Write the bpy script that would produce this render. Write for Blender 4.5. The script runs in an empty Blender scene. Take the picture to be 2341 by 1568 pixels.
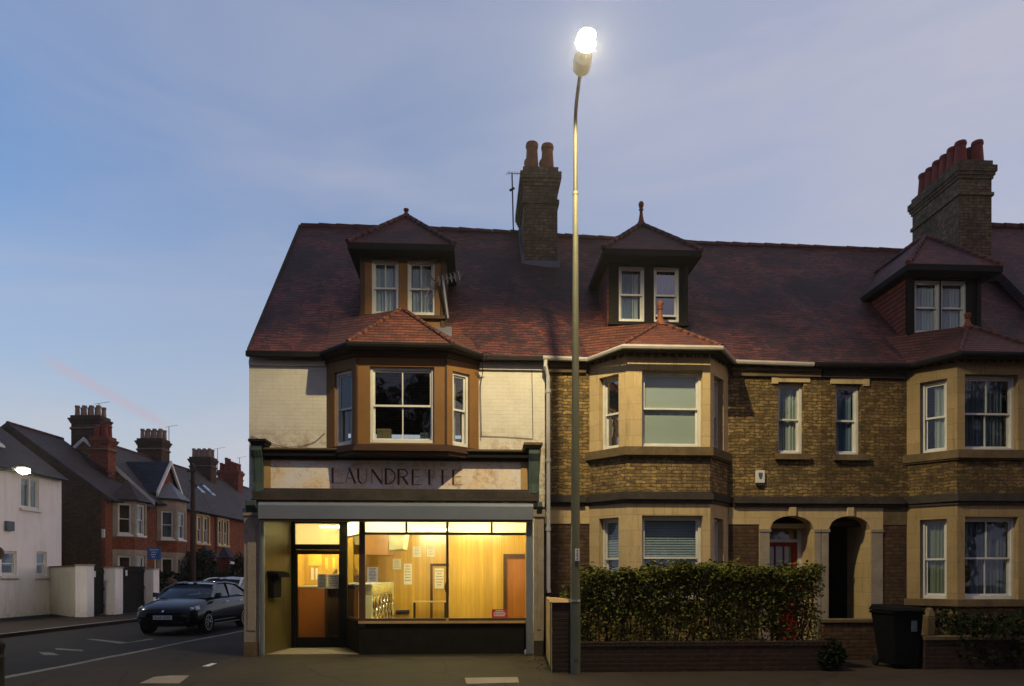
import bpy, math, random
from mathutils import Vector, Matrix
random.seed(11)
R = math.radians
SC = bpy.context.scene
COL = SC.collection

# ------------------------------------------------------------------ camera
# photograph measured in 2340 px wide units: focal length 1650, principal column 1170, horizon row 1315
F, CX, HY = 1650.0, 1170.0, 1315.0
YAW = R(2.95)
CAM = Vector((0.0, -14.7, 1.6))
cam = bpy.data.cameras.new('camera')
cam_o = bpy.data.objects.new('camera', cam); COL.objects.link(cam_o)
cam_o.location = CAM
cam_o.rotation_euler = (R(90), 0, -YAW)
cam.sensor_width = 36.0
cam.lens = F / 2340.0 * 36.0
cam.shift_y = (HY - 784.0) / 2340.0
cam.clip_end = 4000
SC.camera = cam_o

def ray_dir(u, v): return Vector(((u - CX) * math.cos(YAW) + F * math.sin(YAW), F * math.cos(YAW) - (u - CX) * math.sin(YAW), HY - v)).normalized()

# ------------------------------------------------------------------ sky and light
w = bpy.data.worlds.new('World'); SC.world = w; w.use_nodes = True
SUN_EL, SUN_AZ = R(1.5), R(92)     # sun almost set, far off to the right of the picture
BACK_DIM = (0.62, 0.53, 0.57, 1); SKY_GAIN = (0.85, 1.06, 1.36, 1); CLOUD = (0.80, 0.815, 1.0, 1)
nt = w.node_tree; nt.nodes.clear()
def N(t, typ, **kw):
    n = t.nodes.new(typ)
    for k, v in kw.items():
        if hasattr(n, k): setattr(n, k, v)
        else: n.inputs[k].default_value = v
    return n
out = N(nt, 'ShaderNodeOutputWorld'); bg = N(nt, 'ShaderNodeBackground')
sky = N(nt, 'ShaderNodeTexSky', sky_type='NISHITA', sun_disc=False)
sky.sun_elevation = SUN_EL; sky.sun_rotation = SUN_AZ
sky.air_density = 1.0; sky.dust_density = 1.2; sky.ozone_density = 2.2
tc = N(nt, 'ShaderNodeTexCoord'); sep = N(nt, 'ShaderNodeSeparateXYZ')
nt.links.new(tc.outputs['Generated'], sep.inputs[0])
# thin high cloud catching the afterglow: streaks that thicken towards the right and the horizon
mp = N(nt, 'ShaderNodeMapping'); mp.inputs['Scale'].default_value = (1.1, 1.1, 4.5); mp.inputs['Rotation'].default_value = (0.15, 0.42, 0.3)
nt.links.new(tc.outputs['Generated'], mp.inputs[0])
no = N(nt, 'ShaderNodeTexNoise', Scale=1.7, Detail=6.0, Roughness=0.55, Distortion=0.6)
nt.links.new(mp.outputs[0], no.inputs['Vector'])
cr = N(nt, 'ShaderNodeMapRange'); cr.inputs['From Min'].default_value = 0.40; cr.inputs['From Max'].default_value = 0.72
cr.inputs['To Min'].default_value = 0.0; cr.inputs['To Max'].default_value = 0.30
nt.links.new(no.outputs[0], cr.inputs[0])
rx = N(nt, 'ShaderNodeMapRange'); rx.inputs['From Min'].default_value = -0.55; rx.inputs['From Max'].default_value = 0.45
rx.inputs['To Min'].default_value = 0.10; rx.inputs['To Max'].default_value = 0.80
nt.links.new(sep.outputs[0], rx.inputs[0])
rz = N(nt, 'ShaderNodeMapRange'); rz.inputs['From Min'].default_value = 0.02; rz.inputs['From Max'].default_value = 0.42
rz.inputs['To Min'].default_value = 0.85; rz.inputs['To Max'].default_value = 0.0
nt.links.new(sep.outputs[2], rz.inputs[0])
a1 = N(nt, 'ShaderNodeMath', operation='ADD'); nt.links.new(cr.outputs[0], a1.inputs[0]); nt.links.new(rx.outputs[0], a1.inputs[1])
a2 = N(nt, 'ShaderNodeMath', operation='ADD', use_clamp=True); nt.links.new(a1.outputs[0], a2.inputs[0]); nt.links.new(rz.outputs[0], a2.inputs[1])
gain = N(nt, 'ShaderNodeMix', data_type='RGBA', blend_type='MULTIPLY'); gain.inputs[0].default_value = 1.0
nt.links.new(sky.outputs[0], gain.inputs[6]); gain.inputs[7].default_value = SKY_GAIN
mx = N(nt, 'ShaderNodeMix', data_type='RGBA'); nt.links.new(a2.outputs[0], mx.inputs[0])
hzc = N(nt, 'ShaderNodeMix', data_type='RGBA'); nt.links.new(rz.outputs[0], hzc.inputs[0]); hzc.inputs[6].default_value = CLOUD; hzc.inputs[7].default_value = (0.98, 1.06, 1.14, 1)   # paler towards the horizon
nt.links.new(gain.outputs[2], mx.inputs[6]); nt.links.new(hzc.outputs[2], mx.inputs[7])
# the sky behind the camera is dimmed and tinted rosy, to lower fill light
ry = N(nt, 'ShaderNodeMapRange'); ry.inputs['From Min'].default_value = -0.35; ry.inputs['From Max'].default_value = 0.30
nt.links.new(sep.outputs[1], ry.inputs[0])
m2 = N(nt, 'ShaderNodeMix', data_type='RGBA', blend_type='MULTIPLY'); m2.inputs[0].default_value = 1.0
tint = N(nt, 'ShaderNodeMix', data_type='RGBA'); nt.links.new(ry.outputs[0], tint.inputs[0]); tint.inputs[6].default_value = BACK_DIM; tint.inputs[7].default_value = (1, 1, 1, 1)
nt.links.new(mx.outputs[2], m2.inputs[6]); nt.links.new(tint.outputs[2], m2.inputs[7])
# afterglow low in the west, out of the picture on the right
gx = N(nt, 'ShaderNodeMapRange'); gx.inputs['From Min'].default_value = 0.66; gx.inputs['From Max'].default_value = 0.95; nt.links.new(sep.outputs[0], gx.inputs[0])
gz = N(nt, 'ShaderNodeMapRange'); gz.inputs['From Min'].default_value = 0.45; gz.inputs['From Max'].default_value = 0.05; nt.links.new(sep.outputs[2], gz.inputs[0])
gm = N(nt, 'ShaderNodeMath', operation='MULTIPLY'); nt.links.new(gx.outputs[0], gm.inputs[0]); nt.links.new(gz.outputs[0], gm.inputs[1])
m3 = N(nt, 'ShaderNodeMix', data_type='RGBA', blend_type='ADD'); nt.links.new(gm.outputs[0], m3.inputs[0]); nt.links.new(m2.outputs[2], m3.inputs[6]); m3.inputs[7].default_value = (2.6, 1.7, 1.05, 1)
# one old vapour trail low on the left
d1, d2 = ray_dir(95, 815), ray_dir(388, 978); nrm_ = d1.cross(d2).normalized(); mid_ = (d1 + d2).normalized()
vt = N(nt, 'ShaderNodeVectorMath', operation='DOT_PRODUCT'); nt.links.new(tc.outputs['Generated'], vt.inputs[0]); vt.inputs[1].default_value = nrm_
va = N(nt, 'ShaderNodeMath', operation='ABSOLUTE'); nt.links.new(vt.outputs['Value'], va.inputs[0])
vw = N(nt, 'ShaderNodeMapRange', interpolation_type='SMOOTHSTEP'); vw.inputs['From Min'].default_value = 0.010; vw.inputs['From Max'].default_value = 0.0; nt.links.new(va.outputs[0], vw.inputs[0])
vm_ = N(nt, 'ShaderNodeVectorMath', operation='DOT_PRODUCT'); nt.links.new(tc.outputs['Generated'], vm_.inputs[0]); vm_.inputs[1].default_value = mid_
vr = N(nt, 'ShaderNodeMapRange', interpolation_type='SMOOTHSTEP'); vr.inputs['From Min'].default_value = math.cos(d1.angle(d2) * 0.56); vr.inputs['From Max'].default_value = math.cos(d1.angle(d2) * 0.30); nt.links.new(vm_.outputs['Value'], vr.inputs[0])
vf = N(nt, 'ShaderNodeMath', operation='MULTIPLY'); nt.links.new(vw.outputs[0], vf.inputs[0]); nt.links.new(vr.outputs[0], vf.inputs[1])
vg = N(nt, 'ShaderNodeMath', operation='MULTIPLY'); nt.links.new(vf.outputs[0], vg.inputs[0]); vg.inputs[1].default_value = 0.5
m4 = N(nt, 'ShaderNodeMix', data_type='RGBA'); nt.links.new(vg.outputs[0], m4.inputs[0]); nt.links.new(m3.outputs[2], m4.inputs[6]); m4.inputs[7].default_value = (0.90, 0.72, 0.84, 1)
nt.links.new(m4.outputs[2], bg.inputs[0]); bg.inputs[1].default_value = 0.15
nt.links.new(bg.outputs[0], out.inputs[0])
SC.view_settings.view_transform = 'Standard'
SC.view_settings.look = 'None'
SC.view_settings.exposure = 2.0
SC.view_settings.gamma = 1.0

# ------------------------------------------------------------------ measuring helpers
FWD = Vector((math.sin(YAW), math.cos(YAW), 0)); RGT = Vector((math.cos(YAW), -math.sin(YAW), 0))
SA = YAW + math.atan(30.0 / F)                     # heading of the side street
SD = Vector((math.sin(SA), math.cos(SA), 0)); SR = Vector((math.cos(SA), -math.sin(SA), 0))
BASE = Vector((CAM.x, CAM.y, 0))
def ray(u, v): return F * FWD + (u - CX) * RGT + (HY - v) * Vector((0, 0, 1))
def PY(u, v, y):
    d = ray(u, v); return CAM + d * ((y - CAM.y) / d.y)
def X(u, y): return PY(u, 1000, y).x
def Z(u, v, y): return PY(u, v, y).z
def PG(u, v, z=0.0):
    d = ray(u, v); return CAM + d * ((z - CAM.z) / d.z)
def ST(l, s, z=0.0):                                # side-street coordinates: metres across, metres along
    return BASE + SR * l + SD * s + Vector((0, 0, z))
def SS(u, l): return F * l / (u - 1200.0)           # how far along the street a column meets a line l metres off
def ZS(v, s): return 1.6 + (HY - v) / F * s

# ------------------------------------------------------------------ materials
def newmat(name):
    m = bpy.data.materials.new(name); m.use_nodes = True
    t = m.node_tree; t.nodes.clear()
    o = N(t, 'ShaderNodeOutputMaterial'); b = N(t, 'ShaderNodeBsdfPrincipled')
    t.links.new(b.outputs[0], o.inputs[0]); return m, t, b, o
def c4(c): return (c[0], c[1], c[2], 1.0)
def mixc(t, fac, a, b, blend='MIX'):
    n = N(t, 'ShaderNodeMix', data_type='RGBA', blend_type=blend)
    for sock, val in ((0, fac), (6, a), (7, b)):
        if isinstance(val, (int, float)): n.inputs[sock].default_value = val
        elif isinstance(val, tuple): n.inputs[sock].default_value = c4(val)
        else: t.links.new(val, n.inputs[sock])
    return n.outputs[2]
def noise(t, vec, scale, detail=4, rough=0.6, dist=0.0):
    n = N(t, 'ShaderNodeTexNoise', Scale=scale, Detail=detail, Roughness=rough, Distortion=dist)
    t.links.new(vec, n.inputs['Vector']); return n.outputs[0]
def ramp(t, val, a, b, ta=0.0, tb=1.0):
    n = N(t, 'ShaderNodeMapRange'); t.links.new(val, n.inputs[0])
    n.inputs['From Min'].default_value = a; n.inputs['From Max'].default_value = b
    n.inputs['To Min'].default_value = ta; n.inputs['To Max'].default_value = tb
    return n.outputs[0]
def math_(t, op, a, b=None):
    n = N(t, 'ShaderNodeMath', operation=op)
    for i, v in enumerate((a, b)):
        if v is None: continue
        if isinstance(v, (int, float)): n.inputs[i].default_value = v
        else: t.links.new(v, n.inputs[i])
    return n.outputs[0]
def bump(t, b, h, strength=0.4, dist=0.02):
    n = N(t, 'ShaderNodeBump'); n.inputs['Strength'].default_value = strength; n.inputs['Distance'].default_value = dist
    t.links.new(h, n.inputs['Height']); t.links.new(n.outputs[0], b.inputs['Normal'])
def pos(t): return N(t, 'ShaderNodeNewGeometry').outputs['Position']

# surface coordinates: metres along a wall or slope, metres up it
SG = bpy.data.node_groups.new('surface_metres', 'ShaderNodeTree')
SG.interface.new_socket('UV', in_out='OUTPUT', socket_type='NodeSocketVector')
go = SG.nodes.new('NodeGroupOutput'); ge = SG.nodes.new('ShaderNodeNewGeometry')
sn = SG.nodes.new('ShaderNodeSeparateXYZ'); SG.links.new(ge.outputs['True Normal'], sn.inputs[0])
sp = SG.nodes.new('ShaderNodeSeparateXYZ'); SG.links.new(ge.outputs['Position'], sp.inputs[0])
def _m(op, a, b=None): return math_(SG, op, a, b)
hl = _m('MAXIMUM', _m('SQRT', _m('ADD', _m('MULTIPLY', sn.outputs[0], sn.outputs[0]), _m('MULTIPLY', sn.outputs[1], sn.outputs[1]))), 0.05)
uu = _m('DIVIDE', _m('SUBTRACT', _m('MULTIPLY', sp.outputs[1], sn.outputs[0]), _m('MULTIPLY', sp.outputs[0], sn.outputs[1])), hl)
vv = _m('DIVIDE', sp.outputs[2], hl)
cb = SG.nodes.new('ShaderNodeCombineXYZ'); SG.links.new(uu, cb.inputs[0]); SG.links.new(vv, cb.inputs[1])
SG.links.new(cb.outputs[0], go.inputs[0])
def surf(t):
    n = t.nodes.new('ShaderNodeGroup'); n.node_tree = SG; return n.outputs[0]

MATS = {}
def plain(name, c1, c2=None, scale=3.0, rough=0.8, bmp=0.0, bscale=30.0, metal=0.0, spec=0.3, fine=0.15, coat=0.0):
    m, t, b, o = newmat(name); p = pos(t)
    c2 = c2 or tuple(x * 0.72 for x in c1)
    n1 = noise(t, p, scale, 5, 0.65); n2 = noise(t, p, scale * 14, 3, 0.7)
    col = mixc(t, ramp(t, n1, 0.32, 0.68), c1, c2)
    col = mixc(t, ramp(t, n2, 0.35, 0.75, 0, fine * 2), col, tuple(x * 0.45 for x in c1))
    t.links.new(col, b.inputs['Base Color'])
    b.inputs['Roughness'].default_value = rough; b.inputs['Metallic'].default_value = metal
    b.inputs['Specular IOR Level'].default_value = spec; b.inputs['Coat Weight'].default_value = coat
    if bmp: bump(t, b, noise(t, p, bscale, 4, 0.7), bmp, 0.015)
    MATS[name] = m; return m
def brick(name, c1, c2, mortar, bw=0.225, bh=0.075, ms=0.012, soot=(0.03, 0.025, 0.02), sootamt=0.45, distort=0.0, rough=0.9, bmp=0.6, c3=None):
    m, t, b, o = newmat(name); uv = surf(t); p = pos(t)
    if distort:
        nz = N(t, 'ShaderNodeTexNoise', Scale=7.0, Detail=2.0); t.links.new(p, nz.inputs['Vector'])
        vm = N(t, 'ShaderNodeVectorMath', operation='MULTIPLY_ADD')
        t.links.new(nz.outputs['Color'], vm.inputs[0]); vm.inputs[1].default_value = (distort, distort, 0); t.links.new(uv, vm.inputs[2])
        uv = vm.outputs[0]
    br = N(t, 'ShaderNodeTexBrick', offset=0.5)
    t.links.new(uv, br.inputs['Vector'])
    br.inputs['Color1'].default_value = c4(c1); br.inputs['Color2'].default_value = c4(c2); br.inputs['Mortar'].default_value = c4(mortar)
    br.inputs['Scale'].default_value = 1.0; br.inputs['Mortar Size'].default_value = ms; br.inputs['Mortar Smooth'].default_value = 0.3
    br.inputs['Brick Width'].default_value = bw; br.inputs['Row Height'].default_value = bh; br.inputs['Bias'].default_value = -0.1
    col = br.outputs['Color']
    col = mixc(t, ramp(t, noise(t, p, 9.0, 3, 0.7), 0.35, 0.72, 0, 0.88), col, c3 or tuple(x * 0.5 for x in c2))
    col = mixc(t, ramp(t, noise(t, p, 0.9, 5, 0.65), 0.42, 0.75, 0, sootamt), col, soot)
    t.links.new(col, b.inputs['Base Color']); b.inputs['Roughness'].default_value = rough; b.inputs['Specular IOR Level'].default_value = 0.2
    h = math_(t, 'ADD', math_(t, 'MULTIPLY', br.outputs['Fac'], -1.0), math_(t, 'MULTIPLY', noise(t, p, 40, 3, 0.7), 0.5))
    bump(t, b, h, bmp, 0.012)
    MATS[name] = m; return m
def tiles(name, c1, c2, c3, row=0.10, wd=0.17, lichen=(0.02, 0.02, 0.02), lamt=0.6, bmp=1.0):
    m, t, b, o = newmat(name); uv = surf(t); p = pos(t)
    sx = N(t, 'ShaderNodeSeparateXYZ'); t.links.new(uv, sx.inputs[0])
    wob = math_(t, 'MULTIPLY', math_(t, 'SUBTRACT', noise(t, p, 1.2, 2), 0.5), 0.09)
    v = math_(t, 'DIVIDE', math_(t, 'ADD', sx.outputs[1], wob), row)
    fr = math_(t, 'FRACT', v); fl = math_(t, 'FLOOR', v)
    u = math_(t, 'ADD', math_(t, 'DIVIDE', sx.outputs[0], wd), math_(t, 'MULTIPLY', fl, 0.5))
    ufr = math_(t, 'FRACT', u); ufl = math_(t, 'FLOOR', u)
    cb = N(t, 'ShaderNodeCombineXYZ'); t.links.new(ufl, cb.inputs[0]); t.links.new(fl, cb.inputs[1])
    wn = N(t, 'ShaderNodeTexWhiteNoise', noise_dimensions='2D'); t.links.new(cb.outputs[0], wn.inputs['Vector'])
    rnd = wn.outputs['Value']
    col = mixc(t, ramp(t, rnd, 0.1, 0.9), c1, c2)
    col = mixc(t, ramp(t, wn.outputs['Value'], 0.84, 0.90, 0, 0.55), col, c3)
    col = mixc(t, ramp(t, noise(t, p, 0.55, 6, 0.7, 0.5), 0.40, 0.60, 0, lamt), col, lichen)
    col = mixc(t, ramp(t, noise(t, p, 5.0, 3, 0.7), 0.45, 0.75, 0, 0.6), col, tuple(x * 0.45 for x in c2))
    lap = ramp(t, fr, 0.05, 0.48, 0.95, 0.0)          # the dark lap joint between two courses
    col = mixc(t, lap, col, (0.008, 0.006, 0.006))
    gap = ramp(t, ufr, 0.0, 0.07, 0.55, 0.0)
    col = mixc(t, gap, col, (0.012, 0.008, 0.008))
    t.links.new(col, b.inputs['Base Color']); b.inputs['Roughness'].default_value = 0.75; b.inputs['Specular IOR Level'].default_value = 0.3
    h = math_(t, 'SUBTRACT', math_(t, 'MULTIPLY', rnd, 0.5), math_(t, 'ADD', fr, math_(t, 'MULTIPLY', gap, 0.4)))
    bump(t, b, h, bmp, 0.02)
    MATS[name] = m; return m
def wood(name, c1, c2, dark, plank=0.1, rough=0.35, groove=0.05, coat=0.3):
    m, t, b, o = newmat(name); uv = surf(t)
    sx = N(t, 'ShaderNodeSeparateXYZ'); t.links.new(uv, sx.inputs[0])
    mp = N(t, 'ShaderNodeMapping'); mp.inputs['Scale'].default_value = (14, 0.9, 1); t.links.new(uv, mp.inputs[0])
    g = noise(t, mp.outputs[0], 1.6, 6, 0.65, 0.6)
    pu = math_(t, 'DIVIDE', sx.outputs[0], plank); fr = math_(t, 'FRACT', pu); fl = math_(t, 'FLOOR', pu)
    wn = N(t, 'ShaderNodeTexWhiteNoise', noise_dimensions='1D'); t.links.new(fl, wn.inputs['W'])
    col = mixc(t, ramp(t, g, 0.3, 0.7), c1, c2)
    col = mixc(t, ramp(t, wn.outputs['Value'], 0, 1, 0, 0.45), col, tuple(x * 0.6 for x in c2))
    gr = ramp(t, fr, 0.0, groove, 0.9, 0.0)
    col = mixc(t, gr, col, dark)
    t.links.new(col, b.inputs['Base Color']); b.inputs['Roughness'].default_value = rough
    b.inputs['Coat Weight'].default_value = coat; b.inputs['Coat Roughness'].default_value = 0.18
    bump(t, b, math_(t, 'ADD', math_(t, 'MULTIPLY', gr, -1.0), math_(t, 'MULTIPLY', g, 0.4)), 0.35, 0.006)
    MATS[name] = m; return m
def glass(name, tint=(0.8, 0.85, 0.85), gloss=(0.9, 0.95, 1.0), base=0.08):
    m = bpy.data.materials.new(name); m.use_nodes = True; t = m.node_tree; t.nodes.clear()
    o = N(t, 'ShaderNodeOutputMaterial'); tr = N(t, 'ShaderNodeBsdfTransparent'); gl = N(t, 'ShaderNodeBsdfGlossy')
    tr.inputs[0].default_value = c4(tint); gl.inputs[0].default_value = c4(gloss); gl.inputs['Roughness'].default_value = 0.03
    lw = N(t, 'ShaderNodeLayerWeight'); lw.inputs['Blend'].default_value = 0.5
    sch = math_(t, 'POWER', lw.outputs['Facing'], 5.0)
    nz = noise(t, pos(t), 2.3, 2); bp = N(t, 'ShaderNodeBump'); bp.inputs['Strength'].default_value = 0.12; bp.inputs['Distance'].default_value = 0.03
    t.links.new(nz, bp.inputs['Height']); t.links.new(bp.outputs[0], gl.inputs['Normal']); 
    f = math_(t, 'ADD', math_(t, 'MULTIPLY', sch, 1.0 - base), base)
    mx = N(t, 'ShaderNodeMixShader'); t.links.new(f, mx.inputs[0]); t.links.new(tr.outputs[0], mx.inputs[1]); t.links.new(gl.outputs[0], mx.inputs[2])
    t.links.new(mx.outputs[0], o.inputs[0]); MATS[name] = m; return m
def frosted(name, col=(0.9, 0.9, 0.85)):
    m = bpy.data.materials.new(name); m.use_nodes = True; t = m.node_tree; t.nodes.clear()
    o = N(t, 'ShaderNodeOutputMaterial'); tl = N(t, 'ShaderNodeBsdfTranslucent'); tr = N(t, 'ShaderNodeBsdfTransparent')
    df = N(t, 'ShaderNodeBsdfGlossy'); df.inputs['Roughness'].default_value = 0.3
    tl.inputs[0].default_value = c4(col); tr.inputs[0].default_value = c4(col)
    mx = N(t, 'ShaderNodeMixShader'); mx.inputs[0].default_value = 0.45; t.links.new(tl.outputs[0], mx.inputs[1]); t.links.new(tr.outputs[0], mx.inputs[2])
    m2 = N(t, 'ShaderNodeMixShader'); m2.inputs[0].default_value = 0.05; t.links.new(mx.outputs[0], m2.inputs[1]); t.links.new(df.outputs[0], m2.inputs[2])
    t.links.new(m2.outputs[0], o.inputs[0]); MATS[name] = m; return m
def emit(name, col, strength):
    m = bpy.data.materials.new(name); m.use_nodes = True; t = m.node_tree; t.nodes.clear()
    o = N(t, 'ShaderNodeOutputMaterial'); e = N(t, 'ShaderNodeEmission'); e.inputs[0].default_value = c4(col); e.inputs[1].default_value = strength
    t.links.new(e.outputs[0], o.inputs[0]); MATS[name] = m; return m
def leafmat(name, a, b_, c, rough=0.5, spec=0.3):
    m, t, b, o = newmat(name)
    rn = N(t, 'ShaderNodeNewGeometry').outputs['Random Per Island']
    col = mixc(t, rn, a, b_); col = mixc(t, ramp(t, rn, 0.85, 0.9), col, c)
    t.links.new(col, b.inputs['Base Color']); b.inputs['Roughness'].default_value = rough; b.inputs['Specular IOR Level'].default_value = spec
    MATS[name] = m; return m
def cloth(name, c1, c2, fold=9.0):
    m, t, b, o = newmat(name); uv = surf(t)
    mp = N(t, 'ShaderNodeMapping'); mp.inputs['Scale'].default_value = (fold, 0.35, 1); t.links.new(uv, mp.inputs[0])
    g = noise(t, mp.outputs[0], 1.0, 3, 0.5)
    t.links.new(mixc(t, ramp(t, g, 0.35, 0.65), c1, c2), b.inputs['Base Color']); b.inputs['Roughness'].default_value = 0.9
    bump(t, b, g, 0.6, 0.04); MATS[name] = m; return m
M = MATS
# walls
def cream_paint():
    m, t, b, o = newmat('cream_painted_brick'); uv = surf(t); p = pos(t)
    br = N(t, 'ShaderNodeTexBrick', offset=0.5); t.links.new(uv, br.inputs['Vector'])
    br.inputs['Scale'].default_value = 1.0; br.inputs['Brick Width'].default_value = 0.225; br.inputs['Row Height'].default_value = 0.075
    br.inputs['Mortar Size'].default_value = 0.008; br.inputs['Mortar Smooth'].default_value = 0.6
    col = mixc(t, ramp(t, noise(t, p, 2.2, 5, 0.7), 0.4, 0.75), (0.72, 0.68, 0.565), (0.60, 0.565, 0.47))
    col = mixc(t, math_(t, 'MULTIPLY', br.outputs['Fac'], 0.14), col, (0.30, 0.27, 0.22))
    sz = N(t, 'ShaderNodeSeparateXYZ'); t.links.new(p, sz.inputs[0])
    st = noise(t, p, 3.5, 6, 0.75, 0.8)
    low = ramp(t, sz.outputs[2], 4.0, 4.7, 1.0, 0.0)
    col = mixc(t, math_(t, 'MULTIPLY', low, ramp(t, st, 0.45, 0.62)), col, (0.33, 0.19, 0.09))
    col = mixc(t, ramp(t, noise(t, p, 11, 4, 0.8), 0.62, 0.72, 0, 0.5), col, (0.25, 0.22, 0.17))
    t.links.new(col, b.inputs['Base Color']); b.inputs['Roughness'].default_value = 0.75
    bump(t, b, math_(t, 'ADD', math_(t, 'MULTIPLY', br.outputs['Fac'], -1.0), math_(t, 'MULTIPLY', noise(t, p, 25, 3), 1.2)), 0.3, 0.01)
    MATS['cream_painted_brick'] = m
cream_paint()
def sign_board():
    m, t, b, o = newmat('weathered_signboard'); p = pos(t)
    n1 = noise(t, p, 1.9, 6, 0.7, 0.15); n2 = noise(t, p, 16, 5, 0.75)
    col = mixc(t, ramp(t, n1, 0.42, 0.58), (0.84, 0.68, 0.48), (0.80, 0.77, 0.74))
    col = mixc(t, ramp(t, noise(t, p, 3.4, 7, 0.85, 0.2), 0.48, 0.64, 0, 0.8), col, (0.46, 0.24, 0.095))
    col = mixc(t, ramp(t, n2, 0.56, 0.72, 0, 0.35), col, (0.30, 0.22, 0.15))
    t.links.new(col, b.inputs['Base Color']); b.inputs['Roughness'].default_value = 0.75
    bump(t, b, n2, 0.25, 0.005); MATS['weathered_signboard'] = m
sign_board()
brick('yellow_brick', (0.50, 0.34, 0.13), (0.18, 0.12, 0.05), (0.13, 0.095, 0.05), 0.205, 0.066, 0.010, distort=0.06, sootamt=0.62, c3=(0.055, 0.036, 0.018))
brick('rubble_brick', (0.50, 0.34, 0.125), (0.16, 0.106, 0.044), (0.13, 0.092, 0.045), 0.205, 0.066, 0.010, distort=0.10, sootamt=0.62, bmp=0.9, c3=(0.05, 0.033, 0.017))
brick('chimney_brick', (0.29, 0.20, 0.105), (0.15, 0.105, 0.062), (0.10, 0.085, 0.06), 0.225, 0.078, 0.012, sootamt=0.7, distort=0.02, c3=(0.045, 0.035, 0.022))
brick('red_brick', (0.38, 0.105, 0.040), (0.22, 0.060, 0.027), (0.14, 0.09, 0.06), 0.225, 0.075, 0.010, sootamt=0.4, c3=(0.09, 0.03, 0.018))
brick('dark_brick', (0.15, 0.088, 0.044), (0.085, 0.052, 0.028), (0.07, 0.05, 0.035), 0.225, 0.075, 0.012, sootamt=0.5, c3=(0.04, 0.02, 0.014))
brick('garden_brick', (0.060, 0.029, 0.021), (0.030, 0.017, 0.013), (0.06, 0.045, 0.032), 0.225, 0.075, 0.012, sootamt=0.7, c3=(0.03, 0.017, 0.012))
def ashlar(name, c1, c2, joint):
    m, t, b, o = newmat(name); uv = surf(t); p = pos(t)
    br = N(t, 'ShaderNodeTexBrick', offset=0.5); t.links.new(uv, br.inputs['Vector'])
    br.inputs['Scale'].default_value = 1.0; br.inputs['Brick Width'].default_value = 0.62; br.inputs['Row Height'].default_value = 0.31; br.inputs['Mortar Size'].default_value = 0.006; br.inputs['Mortar Smooth'].default_value = 0.4
    br.inputs['Color1'].default_value = c4(c1); br.inputs['Color2'].default_value = c4(tuple(x * 0.82 for x in c1)); br.inputs['Mortar'].default_value = c4(joint)
    col = mixc(t, ramp(t, noise(t, p, 1.8, 5, 0.7), 0.35, 0.7), br.outputs['Color'], c2)
    mp = N(t, 'ShaderNodeMapping'); mp.inputs['Scale'].default_value = (5, 5, 0.6); t.links.new(p, mp.inputs[0])
    col = mixc(t, ramp(t, noise(t, mp.outputs[0], 1.6, 5, 0.75), 0.52, 0.74, 0, 0.6), col, tuple(x * 0.35 for x in c2))       # rain streaks and soot
    col = mixc(t, ramp(t, noise(t, p, 24, 4, 0.75), 0.55, 0.75, 0, 0.5), col, tuple(x * 0.5 for x in c2))
    t.links.new(col, b.inputs['Base Color']); b.inputs['Roughness'].default_value = 0.9; b.inputs['Specular IOR Level'].default_value = 0.2
    bump(t, b, math_(t, 'ADD', math_(t, 'MULTIPLY', br.outputs['Fac'], -0.6), noise(t, p, 30, 4, 0.75)), 0.4, 0.012); MATS[name] = m
ashlar('bath_stone', (0.64, 0.485, 0.25), (0.50, 0.37, 0.185), (0.32, 0.225, 0.115))
ashlar('dimmed_stone', (0.42, 0.30, 0.145), (0.32, 0.225, 0.105), (0.22, 0.15, 0.07))  # bath_stone made browner, with the right end's dimmer light put into the colour
brick('dimmed_brick', (0.36, 0.235, 0.085), (0.115, 0.075, 0.031), (0.10, 0.07, 0.035), 0.205, 0.066, 0.010, distort=0.10, sootamt=0.7, bmp=0.8, c3=(0.045, 0.03, 0.016))  # rubble_brick for the right-hand house, darkened to carry the weaker light there
def stained_render(name, c1, c2, stain):
    m, t, b, o = newmat(name); p = pos(t)
    col = mixc(t, ramp(t, noise(t, p, 0.8, 5, 0.65), 0.35, 0.7), c1, c2)
    mp = N(t, 'ShaderNodeMapping'); mp.inputs['Scale'].default_value = (3, 3, 0.35); t.links.new(p, mp.inputs[0])
    col = mixc(t, ramp(t, noise(t, mp.outputs[0], 1.5, 5, 0.7), 0.5, 0.78, 0, 0.55), col, stain)
    sz = N(t, 'ShaderNodeSeparateXYZ'); t.links.new(p, sz.inputs[0])
    col = mixc(t, math_(t, 'MULTIPLY', ramp(t, sz.outputs[2], 0.0, 0.7, 0.8, 0.0), ramp(t, noise(t, p, 5, 4, 0.7), 0.3, 0.6)), col, stain)
    t.links.new(col, b.inputs['Base Color']); b.inputs['Roughness'].default_value = 0.85; bump(t, b, noise(t, p, 45, 4, 0.7), 0.3, 0.012); MATS[name] = m
plain('sooty_stone', (0.22, 0.155, 0.075), (0.09, 0.065, 0.035), 2.5, 0.9, 0.4, 20, fine=0.35)
plain('grey_stone', (0.40, 0.34, 0.26), (0.26, 0.21, 0.155), 2.2, 0.9, 0.4, 18, fine=0.35)
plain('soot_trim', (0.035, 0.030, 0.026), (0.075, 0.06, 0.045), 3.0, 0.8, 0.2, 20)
plain('black_paint', (0.010, 0.009, 0.009), (0.016, 0.014, 0.012), 3, 0.65, spec=0.15)
plain('brown_paint', (0.245, 0.125, 0.036), (0.19, 0.092, 0.028), 2.0, 0.6, 0.12, 30, fine=0.12)
plain('dark_brown_paint', (0.085, 0.040, 0.018), (0.05, 0.026, 0.014), 2.0, 0.6, 0.1, 30)
plain('white_paint', (0.74, 0.73, 0.68), (0.60, 0.59, 0.54), 3.0, 0.5, fine=0.08)
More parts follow.
